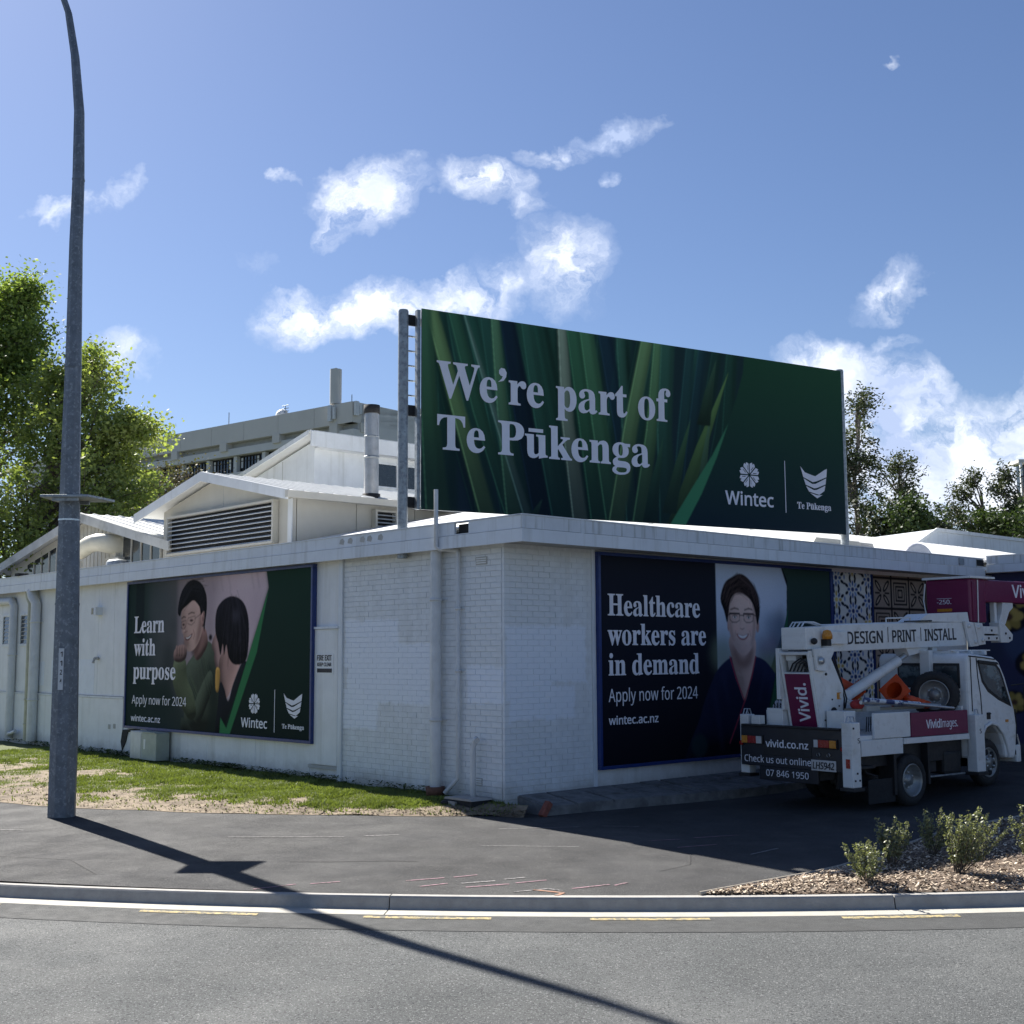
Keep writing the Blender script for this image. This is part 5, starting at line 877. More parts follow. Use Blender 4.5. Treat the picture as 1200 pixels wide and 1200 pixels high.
# damage and fittings on the left wall
mb = MB(FL); mb.prism([(-12.35, .56), (-11.5, .62), (-11.6, .56), (-12.1, .52), (-12.2, .3), (-12.35, .12), (-12.42, .3)], -.02, .024); obj('torn_cladding', mb, M_dark, bld)
for (x, y) in ((-13.0, .6), (-12.75, .62)): mb = MB(FL); mb.box(x-.05, x+.05, y-.05, y+.05, .02, .03); obj('bolt_plate', mb, M_soffit, bld)
mb = MB(FL); mb.box(-13.82, -13.58, 3.08, 3.26, 0, .16); fl_ = obj('flood_light', mb, M_trim, bld); mb = MB(FL); mb.box(-13.80, -13.70, 3.1, 3.24, .158, .165); obj('lens', mb, M_glass, fl_)
mb = MB(FL); mb.tube([(-13.7, 2.1, 0), (-13.7, 2.1, .1), (-13.7, 2.0, .13)], .03, 8); mb.box(-13.78, -13.62, 2.08, 2.14, .04, .07); obj('tap', mb, M_soffit, bld)

# fascia: two boards and a capping on each side, and the soffit
mb = MB(FL); mb.box(-27, .638, 3.765, 3.955, .22, .25); obj('fascia_board', mb, M_trim, bld)
mb = MB(FL); mb.box(-27, -.86, 3.962, 4.15, .20, .237); mb.box(-.53, .625, 3.962, 4.15, .20, .237); mb.box(-.86, -.53, 3.962, 3.975, .20, .237); obj('fascia_flashing', mb, M_trim, bld)
mb = MB(FL); mb.box(-.86, -.53, 3.978, 4.13, .12, .15); obj('open_gutter_end', mb, M_dark, bld)
mb = MB(FL); mb.box(-27, .628, 4.152, 4.17, .12, .25); obj('capping', mb, M_trim, bld)
mb = MB(FR); mb.box(-.25, 13.55, 3.765, 3.955, .64, .67); obj('fascia_board', mb, M_trim, bld)
for a, b in ((-.237, 1.0), (1.006, 5.2), (5.206, 9.4), (9.406, 13.5)):
    mb = MB(FR); mb.box(a, b, 3.962, 4.15, .625, .657); obj('fascia_flashing', mb, M_cap, bld)
for a in (1.0, 9.4): mb = MB(FR); mb.box(a-.03, a+.035, 3.955, 4.16, .6575, .664); obj('flashing_joint', mb, M_cap, bld)
mb = MB(FR); mb.box(-.25, 13.55, 4.152, 4.17, .52, .67); obj('capping', mb, M_trim, bld)
mb = MB(FL); mb.box(-27, .62, 3.80, 3.82, -.18, .22); obj('soffit', mb, M_soffit, bld)
mb = MB(FR); mb.box(.02, 13.9, 3.795, 3.81, 0, .64); obj('soffit', mb, M_soffit, bld)
mb = MB(FL); mb.box(-27, .5, 4.02, 4.06, -14, .12); obj('flat_roof', mb, M_roofg, bld)
for k, x in enumerate((-3.84, -3.6, -3.25, -3.05, -2.75)): # peeled paint patches on the flashing
    mb = MB(FL); mb.prism([(x-.07, 4.03), (x+.05, 4.01), (x+.08, 4.07), (x+.03, 4.12), (x-.05, 4.1)], .237, .2385); obj('peeled_paint', mb, M_soffit, bld)

# downpipes
def pipe(path, r, m, FRM=FL, name='downpipe', clips=()):
    mb = MB(FRM); mb.tube(path, r, 12); o = obj(name, mb, m, bld)
    for c in clips:
        m2 = MB(FRM); p = Vector(path[0]); m2.lathe([(-.02, r+.004), (-.02, r+.014), (.02, r+.014), (.02, r+.004)], (c[0], c[1], c[2]), (0, 1, 0), 12); m2.box(c[0]-r-.05, c[0]+r+.05, c[1]-.012, c[1]+.012, 0, .02); obj('pipe_clip', m2, m, o)
    return o
pipe([(-1.45, .1, .12), (-1.45, 3.78, .12)], .088, M_pipe, clips=((-1.45, 3.0, .12), (-1.45, 1.15, .12)))
pipe([(-1.14, .06, .20), (-1.10, .14, .14), (-.99, .28, .07), (-.985, .4, .06), (-.985, 3.68, .06), (-1.0, 3.74, .06), (-1.12, 3.76, .1), (-1.22, 3.77, .24), (-1.24, 3.8, .29), (-1.24, 4.70, .29)], .034, M_pipe, clips=((-.985, 2.85, .06), (-.985, 1.9, .06)))
pipe([(-.57, .03, .12), (-.57, .78, .12), (-.53, .86, .12), (-.5, .90, .12), (-.46, .88, .14)], .045, M_pipe, name='vent_pipe')
pipe([(-17.05, .1, .13), (-17.05, 3.45, .13), (-17.2, 3.62, .16), (-17.3, 3.78, .16)], .12, M_pipe, clips=((-17.05, 3.0, .13), (-17.05, 1.1, .13)))
pipe([(-17.42, .1, .11), (-17.42, 3.45, .11), (-17.56, 3.62, .12), (-17.62, 3.78, .12)], .07, M_pipey, clips=((-17.42, 1.1, .11), (-17.42, .5, .11)))
pipe([(-18.55, .12, .1), (-18.55, 3.45, .1), (-18.68, 3.58, .1), (-21.5, 3.6, .1)], .10, M_pipe, clips=((-18.55, 2.2, .1),))
pipe([(-18.5, .25, .1), (-18.3, .22, .2), (-18.0, .3, .15)], .05, M_pipe, name='drain_elbow')

# ------------------------------------------------------------------ roof monitors behind the fascia
def louvre(FRM, x0, x1, y0, y1, z, n, parent):
    mb = MB(FRM); mb.box(x0, x1, y0, y1, z-.13, z-.11); lv = obj('louvre_panel', mb, M_dark, parent)
    for q in ((x0-.06, x1+.06, y1, y1+.05), (x0-.06, x1+.06, y0-.05, y0), (x0-.06, x0, y0, y1), (x1, x1+.06, y0, y1)):
        m2 = MB(FRM); m2.box(q[0], q[1], q[2]+.001, q[3]-.001, z-.13, z+.02); obj('louvre_frame', m2, M_cream, lv)
    h = (y1-y0)/n
    for k in range(n):
        y = y0+k*h; m2 = MB(FRM); m2.add([(x0, y+.01, z+.01), (x1, y+.01, z+.01), (x1, y+h*.42, z-.06), (x0, y+h*.42, z-.06), (x0, y+.0, z+.0), (x1, y+.0, z+.0), (x1, y+h*.42-.012, z-.065), (x0, y+h*.42-.012, z-.065)], [(0, 1, 2, 3), (7, 6, 5, 4), (0, 4, 5, 1)]); obj('slat', m2, M_trim, lv)
    return lv
def roof_half(FRM, xa, ya, xe, ye, z0, z1, th, m, name, parent, rib=.0):
    mb = MB(FRM); mb.prism([(xa, ya), (xe, ye), (xe, ye-th), (xa, ya-th)], z0, z1)
    if rib:
        z = min(z0, z1)+rib/2; d = Vector((xe-xa, ye-ya)).normalized(); nn = Vector((-d.y, d.x)); nn = nn if nn.y > 0 else -nn
        while z < max(z0, z1): mb.prism([(xa, ya+.001), (xe, ye+.001), (xe, ye+.03), (xa, ya+.03)], z-.02, z+.02); z += rib
    return obj(name, mb, m, parent)
# nearer monitor with the wide louvre
g1 = bld
mb = MB(FL); mb.prism([(-15.63, 4.05), (-9.66, 4.05), (-9.66, 5.60), (-13.08, 6.34), (-15.63, 5.78)], -2.6, -2.5); mo = obj('monitor_wall', mb, M_cream, bld)
mb = MB(FL); mb.box(-12.66, -12.64, 5.66, 6.2, -2.5, -2.497); obj('panel_joint', mb, M_soffit, mo)
for a, b in ((-2.62, -4.2), (-4.22, -5.9), (-5.92, -7.6), (-7.62, -9.3), (-9.32, -12)):
    mb = MB(FL); mb.box(-9.72, -9.652, 4.05, 5.62, b, a); obj('wall_panel', mb, M_cream, mo)
mb = MB(FL); mb.box(-9.75, -9.73, 4.05, 5.6, -12, -2.62); obj('wall_core', mb, M_joint, mo)
mb = MB(FL); mb.box(-9.80, -9.64, 4.05, 5.58, -2.497, -2.47); obj('corner_board', mb, M_white, mo)
louvre(FL, -15.13, -10.26, 4.68, 5.56, -2.36, 8, bld)
FS = frame(CORNER+dL*9.65, dR)
louvre(FS, 4.7, 5.22, 5.0, 5.44, .14, 5, bld)
mb = MB(FL); mb.prism([(-13.08, 6.52), (-9.28, 5.72), (-9.28, 5.50), (-13.08, 6.29)], -2.15, -2.11); obj('barge_board', mb, M_white, bld)
mb = MB(FL); mb.prism([(-13.08, 6.52), (-16.52, 5.78), (-16.52, 5.55), (-13.08, 6.29)], -2.15, -2.11); obj('barge_board', mb, M_white, bld)
roof_half(FL, -13.08, 6.50, -9.3, 5.70, -2.15, -13, .06, M_roof, 'metal_roof', bld, .38); roof_half(FL, -13.08, 6.50, -16.5, 5.76, -2.15, -13, .06, M_roof, 'metal_roof', bld, .38)
mb = MB(FL); mb.box(-9.34, -9.22, 5.55, 5.70, -13, -2.1); obj('gutter', mb, M_cream, bld)
# flue on its roof
q = FL @ Vector((-9.82, 5.72, -4.75)); FQ = Matrix.Translation(q)
mb = MB(FQ); mb.tube([(0, 0, 0), (0, 0, 2.08)], .17, 20); fl2 = obj('flue_pipe', mb, material('bright_steel', (.42, .42, .42), .48, .15, 5, metal=.9), bld)
for z, h, rr, m in ((1.0, .05, .185, M_galv), (2.06, .2, .19, M_black), (0, .16, .21, M_black), (1.5, .03, .178, M_galv)):
    mb = MB(FQ); mb.lathe([(z, rr-.03), (z, rr), (z+h, rr), (z+h, rr-.05)], (0, 0, 0), (0, 0, 1), 20); obj('flue_collar' if m is M_galv else ('flue_cowl' if z > 1 else 'flue_boot'), mb, m, fl2)
# farther low monitor on the left
mb = MB(FL); mb.prism([(-25.6, 4.05), (-15.7, 4.05), (-15.7, 5.08), (-19.9, 6.0), (-25.6, 4.9)], -2.6, -2.5); mo = obj('monitor_wall', mb, M_cream, bld)
for k in range(14):
    x = -20.9+k*.24; mb = MB(FL); mb.box(x, x+.03, 4.1, 5.9-abs(x+19.9)*.24, -2.5, -2.485); obj('batten', mb, M_cream, mo)
def rake(x): return 6.0-(.218*(x+19.9) if x > -19.9 else -.195*(x+19.9))-.22
for a, b in ((-17.85, -17.35), (-17.3, -16.8), (-16.75, -16.25), (-16.2, -15.72), (-22.1, -21.6), (-22.65, -22.15), (-23.2, -22.7), (-23.75, -23.25), (-24.3, -23.8)):
    mb = MB(FL); yb = 4.6; mb.prism([(a, yb), (b, yb), (b, rake(b)), (a, rake(a))], -2.49, -2.48); w = obj('window', mb, M_glass, mo)
    mb = MB(FL); mb.box(b+.002, b+.045, yb, rake(b)+.0, -2.5, -2.45); obj('frame', mb, M_cream, w)
mb = MB(FL); mb.prism([(-19.9, 6.12), (-14.6, 4.96), (-14.6, 4.72), (-19.9, 5.86)], -2.15, -2.11); obj('barge_board', mb, M_roofg, bld)
mb = MB(FL); mb.prism([(-19.9, 6.12), (-26.6, 4.81), (-26.6, 4.57), (-19.9, 5.86)], -2.15, -2.11); obj('barge_board', mb, M_roofg, bld)
roof_half(FL, -19.9, 6.10, -15.65, 5.17, -2.15, -13, .06, M_roof, 'metal_roof', bld, .38); roof_half(FL, -19.9, 6.10, -26.6, 4.79, -2.15, -13, .06, M_roof, 'metal_roof', bld, .38)
mb = MB(FL); mb.tube([(-18.15, 5.12, -2.6), (-18.15, 5.14, -2.3), (-18.2, 5.16, -2.12), (-18.4, 5.18, -2.0), (-18.7, 5.15, -1.94), (-19.25, 4.99, -1.9)], [.26, .26, .25, .24, .23, .23], 18, cap=False); dc = obj('exhaust_elbow', mb, material('cream_duct', (.66, .63, .52), .5, .08, 4), bld)
mb = MB(FL); mb.lathe([(0, .228), (.02, .228), (-.3, .19), (-.31, 0.001)], (-19.24, 4.992, -1.901), (-1, -.28, 0), 18); obj('duct_mouth', mb, M_dark, dc)
mb = MB(FL); mb.box(-18.55, -17.75, 4.72, 4.78, -2.5, -2.3); mb.box(-18.28, -18.02, 4.06, 4.95, -2.5, -2.35); obj('duct_bracket', mb, M_cream, dc)
mb = MB(FL); mb.lathe([(0, .3), (.1, .3), (.16, .24), (.2, .001)], (-16.9, 4.45, -1.9), (0, 1, 0), 16); obj('roof_vent', mb, M_galv, bld)
mb = MB(FL); mb.box(-19.6, -19.1, 4.06, 4.72, -1.9, -1.6); obj('plant_box', mb, M_cream, bld)
mb = MB(FL); mb.box(-16.95, -16.2, 5.3, 6.05, -3.2, -3.8); obj('roof_box', mb, M_cream, bld)
mb = MB(FL); mb.box(-18.05, -17.8, 4.17, 4.24, .05, .3); obj('fascia_lamp', mb, M_dark, bld)
# high clerestory farther back
mb = MB(FL); mb.prism([(-26, 4.05), (-18.6, 4.05), (-18.6, 8.75), (-26, 7.05)], -9.1, -9.0); mo = obj('clerestory_wall', mb, M_white, bld)
for x in (-20.4,): mb = MB(FL); mb.box(x-.015, x+.015, 5, 8.3, -9.0, -8.996); obj('panel_joint', mb, M_soffit, mo)
mb = MB(FL); mb.prism([(-26.2, 7.2), (-18.3, 9.0), (-18.3, 8.86), (-26.2, 7.06)], -8.6, -8.56); obj('barge_board', mb, M_white, bld)
mb = MB(FL); mb.prism([(-26.2, 7.2), (-18.2, 9.0), (-18.2, 8.94), (-26.2, 7.14)], -20, -8.57); obj('metal_roof', mb, M_roof, bld)
mb = MB(FL); mb.box(-18.22, -18.16, 8.5, 8.97, -20, -8.6); obj('fascia_board', mb, M_white, bld)
mb = MB(FL); mb.box(-18.66, -18.6, 4.05, 8.52, -20, -9.1); mb.box(-18.6, -18.2, 8.50, 8.53, -20, -9); obj('clerestory_wall', mb, M_white, bld)
FS3 = frame(CORNER+dL*18.6, dR)
for k in range(6):
    a = 11.25+k*.95; mb = MB(FS3); mb.box(a, a+.9, 7.55, 8.27, .01, .02); w = obj('window', mb, M_glass, bld); mb = MB(FS3)
    for q in ((a-.03, a+.03, 7.5, 8.3), (a, a+.95, 8.27, 8.32), (a, a+.95, 7.5, 7.55)): mb.box(*q, .0, .05)
    obj('frame', mb, M_white, w)
# pitched pale roof behind the right fascia
FRB = frame(CORNER, dR)
mb = MB(FRB); mb.add([(.3, 4.15, .0), (28.6, 4.15, 0), (28.6, 5.56, -6.5), (7, 5.56, -6.5), (7, 5.56, -9.6), (.3, 4.15, -9.6), (28.6, 4.15, -13), (7, 4.15, -13)], [(0, 1, 2, 3), (0, 3, 4, 5), (3, 2, 6, 7)]); rf = obj('metal_roof', mb, M_roof, bld)
mb = MB(FRB)
for k in range(53):
    x = 7.2+k*.4; mb.add([(x, 4.152, 0), (x+.04, 4.185, 0), (x+.08, 4.152, 0), (x, 5.562, -6.5), (x+.04, 5.595, -6.5), (x+.08, 5.562, -6.5)], [(0, 1, 4, 3), (1, 2, 5, 4)])
tag(obj('roof_ribs', mb, M_roof, rf), kind='stuff')
for x in (5.9, 7.9, 9.0): mb = MB(FRB); mb.add([(x, 4.20, -.3), (x+.25, 4.20, -.3), (x+1.2, 5.58, -6.4), (x+.95, 5.58, -6.4)], [(0, 1, 2, 3)]); obj('roof_patch', mb, M_roofg, rf)
mb = MB(FRB); mb.prism([(9.6, 4.2), (11.9, 4.2), (11.6, 4.56), (9.95, 4.56)], -2.2, -1.2); obj('skylight_kerb', mb, M_cream, bld)
mb = MB(FRB); mb.prism([(11.95, 4.2), (12.5, 4.2), (12.3, 4.56), (11.62, 4.56)], -2.1, -1.3); obj('skylight_kerb', mb, M_soffit, bld)
mb = MB(FRB); mb.prism([(11.75+.62+.62*math.cos(a), 4.1+.40*math.sin(a)) for a in np.linspace(0, math.pi, 12)], -1.0, -.2); dm = obj('dome_vent', mb, material('translucent_dome', (.62, .62, .66), .35, .08, 3), bld, bevel=.03)
mb = MB(FRB); mb.box(12.42, 12.62, 3.99, 4.13, .657, .68); obj('fascia_fitting', mb, M_galv, bld)
mb = MB(FRB); mb.box(18.1, 19.7, 5.0, 5.62, -7.6, -6.6); ac = obj('air_conditioner', mb, M_white, bld); mb = MB(FRB)
for k in range(5): mb.box(18.8+k*.16, 18.9+k*.16, 5.3, 5.55, -6.61, -6.59)
obj('grille', mb, M_dark, ac)
# the far pale roof to the right
mb = MB(FRB); mb.add([(25.4, 4.0, -8), (25.4, 5.55, -8), (27.4, 6.36, -8), (60, 6.36, -8), (60, 4, -8), (25.4, 5.2, -16), (27.4, 6.0, -16), (60, 6.0, -16)], [(0, 4, 3, 2, 1), (1, 2, 6, 5), (2, 3, 7, 6)])
tag(obj('long_pale_shed', mb, M_trim), 'long pale shed wall showing beyond the roof at the right edge', 'building')
mb = MB(FRB); mb.box(27.4, 60, 6.28, 6.4, -8.0, -7.95); mb.prism([(25.2, 5.5), (27.4, 6.4), (27.4, 6.28), (25.2, 5.38)], -8, -7.95); obj('ridge_trim', mb, M_white, bpy.data.objects['long_pale_shed'])

# wing coming forward at the right, with the flower mural
wing = thing('mural_wing', tuple(CORNER+dR*13.9), 'wing wall covered by a purple and yellow flower mural behind the truck cab', 'building')
mb = MB(FWING); mb.box(0, 15, -.4, 3.90, -.4, 0); obj('wall', mb, M_white, wing)  # runs on unseen beyond the mural, lengthened to cut skylight on the right wall
uv_panel('mural', FWING, .02, 8.02, -.15, 3.86, .012, image_material('mural_print', art_mural(), .75, .2), wing, .01)
mb = MB(FWING); mb.box(.672, 15, 3.86, 4.03, .28, .31); obj('fascia_board', mb, M_trim, wing)
mb = MB(FWING); mb.box(.68, 15, 4.036, 4.21, .262, .295); obj('fascia_flashing', mb, M_cap, wing)
mb = MB(FWING); mb.box(.68, 15, 4.212, 4.23, .15, .31); obj('capping', mb, M_trim, wing)
mb = MB(FWING); mb.box(.02, 15, 3.90, 3.92, -.4, .28); obj('soffit', mb, M_soffit, wing)
mb = MB(FWING); mb.box(.0, 15, 4.1, 4.15, -14, .15); obj('flat_roof', mb, M_roof, wing)
# small gap box where the two fascias meet
mb = MB(FR); mb.box(13.2, 13.5, 4.0, 4.13, .66, .672); obj('gutter_box', mb, M_dark, bld)

# ------------------------------------------------------------------ posters on the walls
def poster(FRM, x0, x1, y0, y1, fr, art, name, label, wcol=M_blue):
    t = thing(name, tuple(FRM @ Vector(((x0+x1)/2, y0, .05))), label, 'billboard', 'poster billboards fixed to the building walls')
    uv_panel('printed_panel', FRM, x0+fr, x1-fr, y0+fr, y1-fr, .075, image_material('poster_print', art), t, .06, wcol, .0015)
    for q in ((x0, x1, y0, y0+fr), (x0, x1, y1-fr, y1), (x0, x0+fr, y0+fr, y1-fr), (x1-fr, x1, y0+fr, y1-fr)):
        mb = MB(FRM); mb.box(q[0]+.001, q[1]-.001, q[2]+.001, q[3]-.001, .002, .10); obj('frame_rail', mb, wcol, t, bevel=.004)
    return t
def logos(FRM, parent, wx0, wx1, wy, wcap, fx, fy, fr_, fry, dx, dy0, dy1, tx0, tx1, ty, tcap, kx0, kx1, ky0, ky1, z):
    lettering('Wintec', 'N', FRM, wx0, wy, wx1-wx0, wcap, M_letter, parent, z=z, bold=.014)
    emblem(rosette(fx, fy, fr_, fry), FRM, M_letter, parent, z=z)
    mb = MB(FRM); mb.box(dx-.008, dx+.008, dy0, dy1, z, z+.004); obj('divider_line', mb, M_letter, parent)
    lettering('Te Pūkenga', 'S', FRM, tx0, ty, tx1-tx0, tcap, M_letter, parent, z=z, bold=.002)
    emblem(fern(kx0, kx1, ky0, ky1), FRM, M_letter, parent, z=z)
LX = -12.33
p1 = poster(FL, -12.17, -4.92, .61, 3.76, .055, art_learn(), 'wall_poster', 'dark green poster of a smiling man and dark haired woman on the left wall')
Z = .0785
lettering('Learn', 'S', FL, LX+.53, 2.645, 1.36, .35, M_letter, p1, z=Z, bold=.004); lettering('with', 'S', FL, LX+.55, 2.165, .97, .35, M_letter, p1, z=Z, bold=.004)
lettering('purpose', 'S', FL, LX+.54, 1.67, 1.88, .35, M_letter, p1, z=Z, bold=.004)
lettering('Apply now for 2024', 'N', FL, LX+.51, 1.14, 2.39, .18, M_letter, p1, z=Z); lettering('wintec.ac.nz', 'N', FL, LX+.49, .775, 1.32, .125, M_letter, p1, z=Z, bold=.008)
logos(FL, p1, LX+5.04, LX+5.95, .82, .17, LX+5.5, 1.26, .20, .19, LX+6.2, .76, 1.53, LX+6.46, LX+7.17, .845, .08, LX+6.5, LX+7.1, 1.03, 1.47, Z)
p2 = poster(FR, 1.935, 8.50, .345, 3.765, .055, art_health(), 'wall_poster', 'dark poster of a smiling person with glasses on the shaded right wall')
for txt, x0, w, y, c, f in (('Healthcare', .31, 2.3, 2.76, .34, 'S'), ('workers are', .3, 2.46, 2.29, .34, 'S'), ('in demand', .31, 2.25, 1.81, .34, 'S')): lettering(txt, f, FR, 1.85+x0, y, w, c, M_letter, p2, z=Z, bold=.004)
lettering('Apply now for 2024', 'N', FR, 2.15, 1.39, 2.21, .205, M_letter, p2, z=Z); lettering('wintec.ac.nz', 'N', FR, 2.15, 1.035, 1.18, .13, M_letter, p2, z=Z, bold=.008)
logos(FR, p2, 6.26, 7.05, .70, .16, 6.65, 1.12, .18, .19, 7.25, .66, 1.36, 7.42, 8.15, .72, .08, 7.5, 8.05, .9, 1.32, Z)
for i, (x0, x1, art, nm, lb, cat, sc) in enumerate(((8.60, 9.97, art_mosaic(), 'mosaic_panel', 'blue and white mosaic panel with yellow flowers beside the shaded poster', 'mural panel', M_white), (10.02, 12.15, art_carved(), 'carved_pattern_panel', 'brown panel of dark carved square patterns above the truck boom', 'mural panel', M_soffit))):
    t = thing(nm, tuple(FR @ Vector((x0, .4, .02))), lb, cat)
    uv_panel('patterned_board', FR, x0, x1, .45, 3.72, .04, image_material('panel_print', art), t, .035, sc)
    mb = MB(FR); mb.box(x0-.02, x0-.002, .45, 3.72, .002, .055); obj('edge_strip', mb, M_blue, t)

# ------------------------------------------------------------------ rooftop billboard
BM = frame(Vector((-1.475, 20.3, 0)), (.862, .508, 0))
bb = thing('rooftop_billboard', (-1.475, 20.3, 4.1), 'huge dark green rooftop billboard with flax leaves between two steel posts', 'billboard')
uv_panel('printed_panel', BM, 0, 9.5, 4.5, 7.85, 0, image_material('billboard_print', art_board()), bb, .03, M_galv, .003)
lettering('We’re part of', 'S', BM, .28, 6.40, 4.84, .60, M_letter, bb, z=.005, bold=.006)
lettering('Te Pūkenga', 'S', BM, .29, 5.52, 4.33, .575, M_letter, bb, z=.005, bold=.006)
logos(BM, bb, 6.39, 7.58, 4.95, .25, 6.99, 5.54, .25, .25, 7.9, 4.86, 5.88, 8.2, 9.1, 4.96, .13, 8.31, 9.02, 5.19, 5.80, .005)
for x, y1 in ((-.27, 7.80), (9.60, 7.89)):
    mb = MB(BM); mb.tube([(x, 3.7, -.14), (x, y1, -.14)], .085, 16); p = obj('post', mb, M_galv, bb)
    mb = MB(BM); mb.tube([(x, y1, -.14), (x, y1+.02, -.14)], .075, 16); obj('post_cap', mb, M_galv, p)
for x in (-.035, 2.35, 4.7, 7.1, 9.45):
    mb = MB(BM); mb.box(x-.03, x+.03, 4.5, 7.83, -.12, -.034); obj('back_rail', mb, M_galv, bb)
for y in (4.62, 6.14, 7.66):
    mb = MB(BM); mb.box(-.3, 9.6, y-.05, y+.05, -.24, -.125); obj('cross_beam', mb, M_galv, bb)
    mb = MB(BM); mb.box(-.2, -.03, y-.09, y+.09, -.16, -.122); mb.box(-.17, -.05, y-.045, y-.035, -.125, -.11); obj('bracket', mb, M_dark, bb)
for k in range(5): mb = MB(BM); y = 6.4+k*.25; mb.box(-.2, -.04, y-.012, y+.012, -.2, -.17); obj('rung', mb, M_galv, bb)

# ------------------------------------------------------------------ street light pole
PX, PY, PZ = -6.538, 18.55, -.151
pole = thing('street_light', (PX, PY, PZ), 'tall grey octagonal steel street light standing on the pavement at the left', 'street light')
pp = [(0, 0, .192), (0, 1.0, .192), (-.02, 3.0, .168), (-.05, 5.6, .132), (-.06, 6.9, .115), (-.10, 8.6, .098), (-.115, 9.6, .09), (-.17, 10.8, .078), (-.30, 11.8, .066), (-.46, 12.6, .056), (-.75, 13.4, .05), (-1.2, 14.0, .045), (-1.9, 14.4, .04)]
def yo(h): return .55*max(0, (h-6)/6)**2
def octo(seg, mat, name, parent, grow=0):
    mb = MB(); vs = []; n = 8
    for (dx, h, r) in seg:
        for k in range(n): a = math.pi*(2*k+1)/8+.2; vs.append((PX+dx-.16*yo(h)+(r+grow)*math.cos(a)*1.04, PY+yo(h)+(r+grow)*math.sin(a)*1.04, PZ+h))
    mb.add(vs, [(i*n+k, i*n+(k+1) % n, (i+1)*n+(k+1) % n, (i+1)*n+k) for i in range(len(seg)-1) for k in range(n)]+[tuple(range(n-1, -1, -1)), tuple((len(seg)-1)*n+k for k in range(n))])
    return obj(name, mb, mat, parent)
M_pole = material('weathered_galvanised_pole', (.17, .19, .215), .55, .2, 7, .12, 60, metal=.35, col2=(.28, .30, .32), thr=(.55, .62, 22), streak=((.10, .11, .13), .4, 9))
sh = octo(pp, M_pole, 'shaft', pole)
def at_h(h): return [np.interp(h, [p[1] for p in pp], [p[i] for p in pp]) for i in (0, 2)]
for h in (3.05, 6.62, 9.62): dx, r_ = at_h(h); octo([(dx, h, r_), (dx, h+.03, r_)], M_pole, 'joint_ring', pole, .006)
for h in (4.30, 4.62): dx, r_ = at_h(h); octo([(dx, h, r_), (dx, h+.025, r_)], material('steel_band', (.6, .62, .63), .3, .1, 9, metal=.8), 'steel_band', pole, .007)
mb = MB(Matrix.Translation((PX, PY, PZ))); mb.box(-.03, .06, 1.68, 2.30, -.5, -.4); mb = MB(); mb.box(PX-.05, PX+.02, PY-.199, PY-.176, PZ+1.82, PZ+2.42); pl = obj('number_plate', mb, M_pipe, pole)
FP = frame(Vector((PX-.0125, PY-.1995, PZ)), (1, 0, 0))
for k, ch in enumerate('1124'): lettering(ch, 'N', FP, -.012, 2.30-k*.13, .028, .07, M_ink, pl, z=.0, bold=.01, depth=.002)
LY = PY+yo(14.4); LXo = -.16*yo(14.4); mb = MB(); mb.tube([(PX-1.85+LXo, LY, PZ+14.38), (PX-2.3+LXo, LY, PZ+14.5)], .045, 10); hd = obj('lamp_arm', mb, M_pole, pole); mb = MB(); mb.prism([(PX+LXo-2.25, LY-.16), (PX+LXo-2.9, LY-.14), (PX+LXo-2.95, LY), (PX+LXo-2.9, LY+.14), (PX+LXo-2.25, LY+.16)], PZ+14.45, PZ+14.56); obj('lamp_head', mb, M_galv, hd, bevel=.03)
# flat panel strapped across the pole
mb = MB(); d = 4.50; y0, y1 = PY-.34, PY+.36
mb.prism([(PX-.36, y0), (PX+.34, y0), (PX+.52, y1), (PX-.34, y1)], PZ+d+.12, PZ+d+.155); fp = obj('flat_panel', mb, M_galv, None, bevel=.004); tag(fp, 'flat grey panel strapped horizontally across the tall street light', 'panel')
mb = MB(); mb.box(PX-.2, PX+.18, y0+.06, y0+.1, PZ+d+.07, PZ+d+.119); obj('mounting_bar', mb, M_galv, fp); mb = MB(); mb.box(PX-.2, PX+.18, PY+.2, PY+.24, PZ+d+.07, PZ+d+.119); obj('mounting_bar', mb, M_galv, fp)

# ------------------------------------------------------------------ cabinets and odds at the foot of the left wall
cab = thing('utility_cabinet', tuple(FL @ Vector((-10.7, .03, .2))), 'sage green metal utility cabinet beneath the left wall poster', 'cabinet')
mb = MB(FL); mb.box(-10.75, -10.12, .03, .585, .06, .36); obj('cabinet_body', mb, M_green_box, cab, bevel=.012)
mb = MB(FL); mb.box(-10.72, -10.15, .585, .60, .04, .38); obj('cabinet_lid', mb, M_green_box, cab)
mb = MB(FL); mb.box(-10.66, -10.58, .25, .45, .36, .366); obj('label_plate', mb, M_white, cab)
cab2 = thing('meter_box', tuple(FL @ Vector((-11.1, .03, .2))), 'pale grey meter box standing left of the green cabinet', 'cabinet')
mb = MB(FL); mb.box(-11.32, -10.78, .03, .60, .06, .34); obj('box_body', mb, material('pale_grey_box', (.50, .52, .50), .5, .06, 5), cab2, bevel=.012)
mb = MB(FL); mb.box(-11.28, -10.82, .06, .57, .34, .348); obj('box_door', mb, M_pipe, cab2)
M_terra = material('terracotta', (.16, .075, .05), .85, .2, 12, .3, 60)
mb = MB(FL); mb.lathe([(0, .02), (0, .13), (.14, .15), (.14, .115), (.02, .1), (.02, .001)], (-1.45, .0, .13), (0, 1, 0), 18); tag(obj('terracotta_collar', mb, M_terra), 'broken terracotta collar around the foot of the thick downpipe', 'pipe collar')
gl = thing('gully_trap', tuple(FL @ Vector((-.55, -.1, .2))), 'low concrete gully box under the short capped vent pipe by the corner', 'gully')
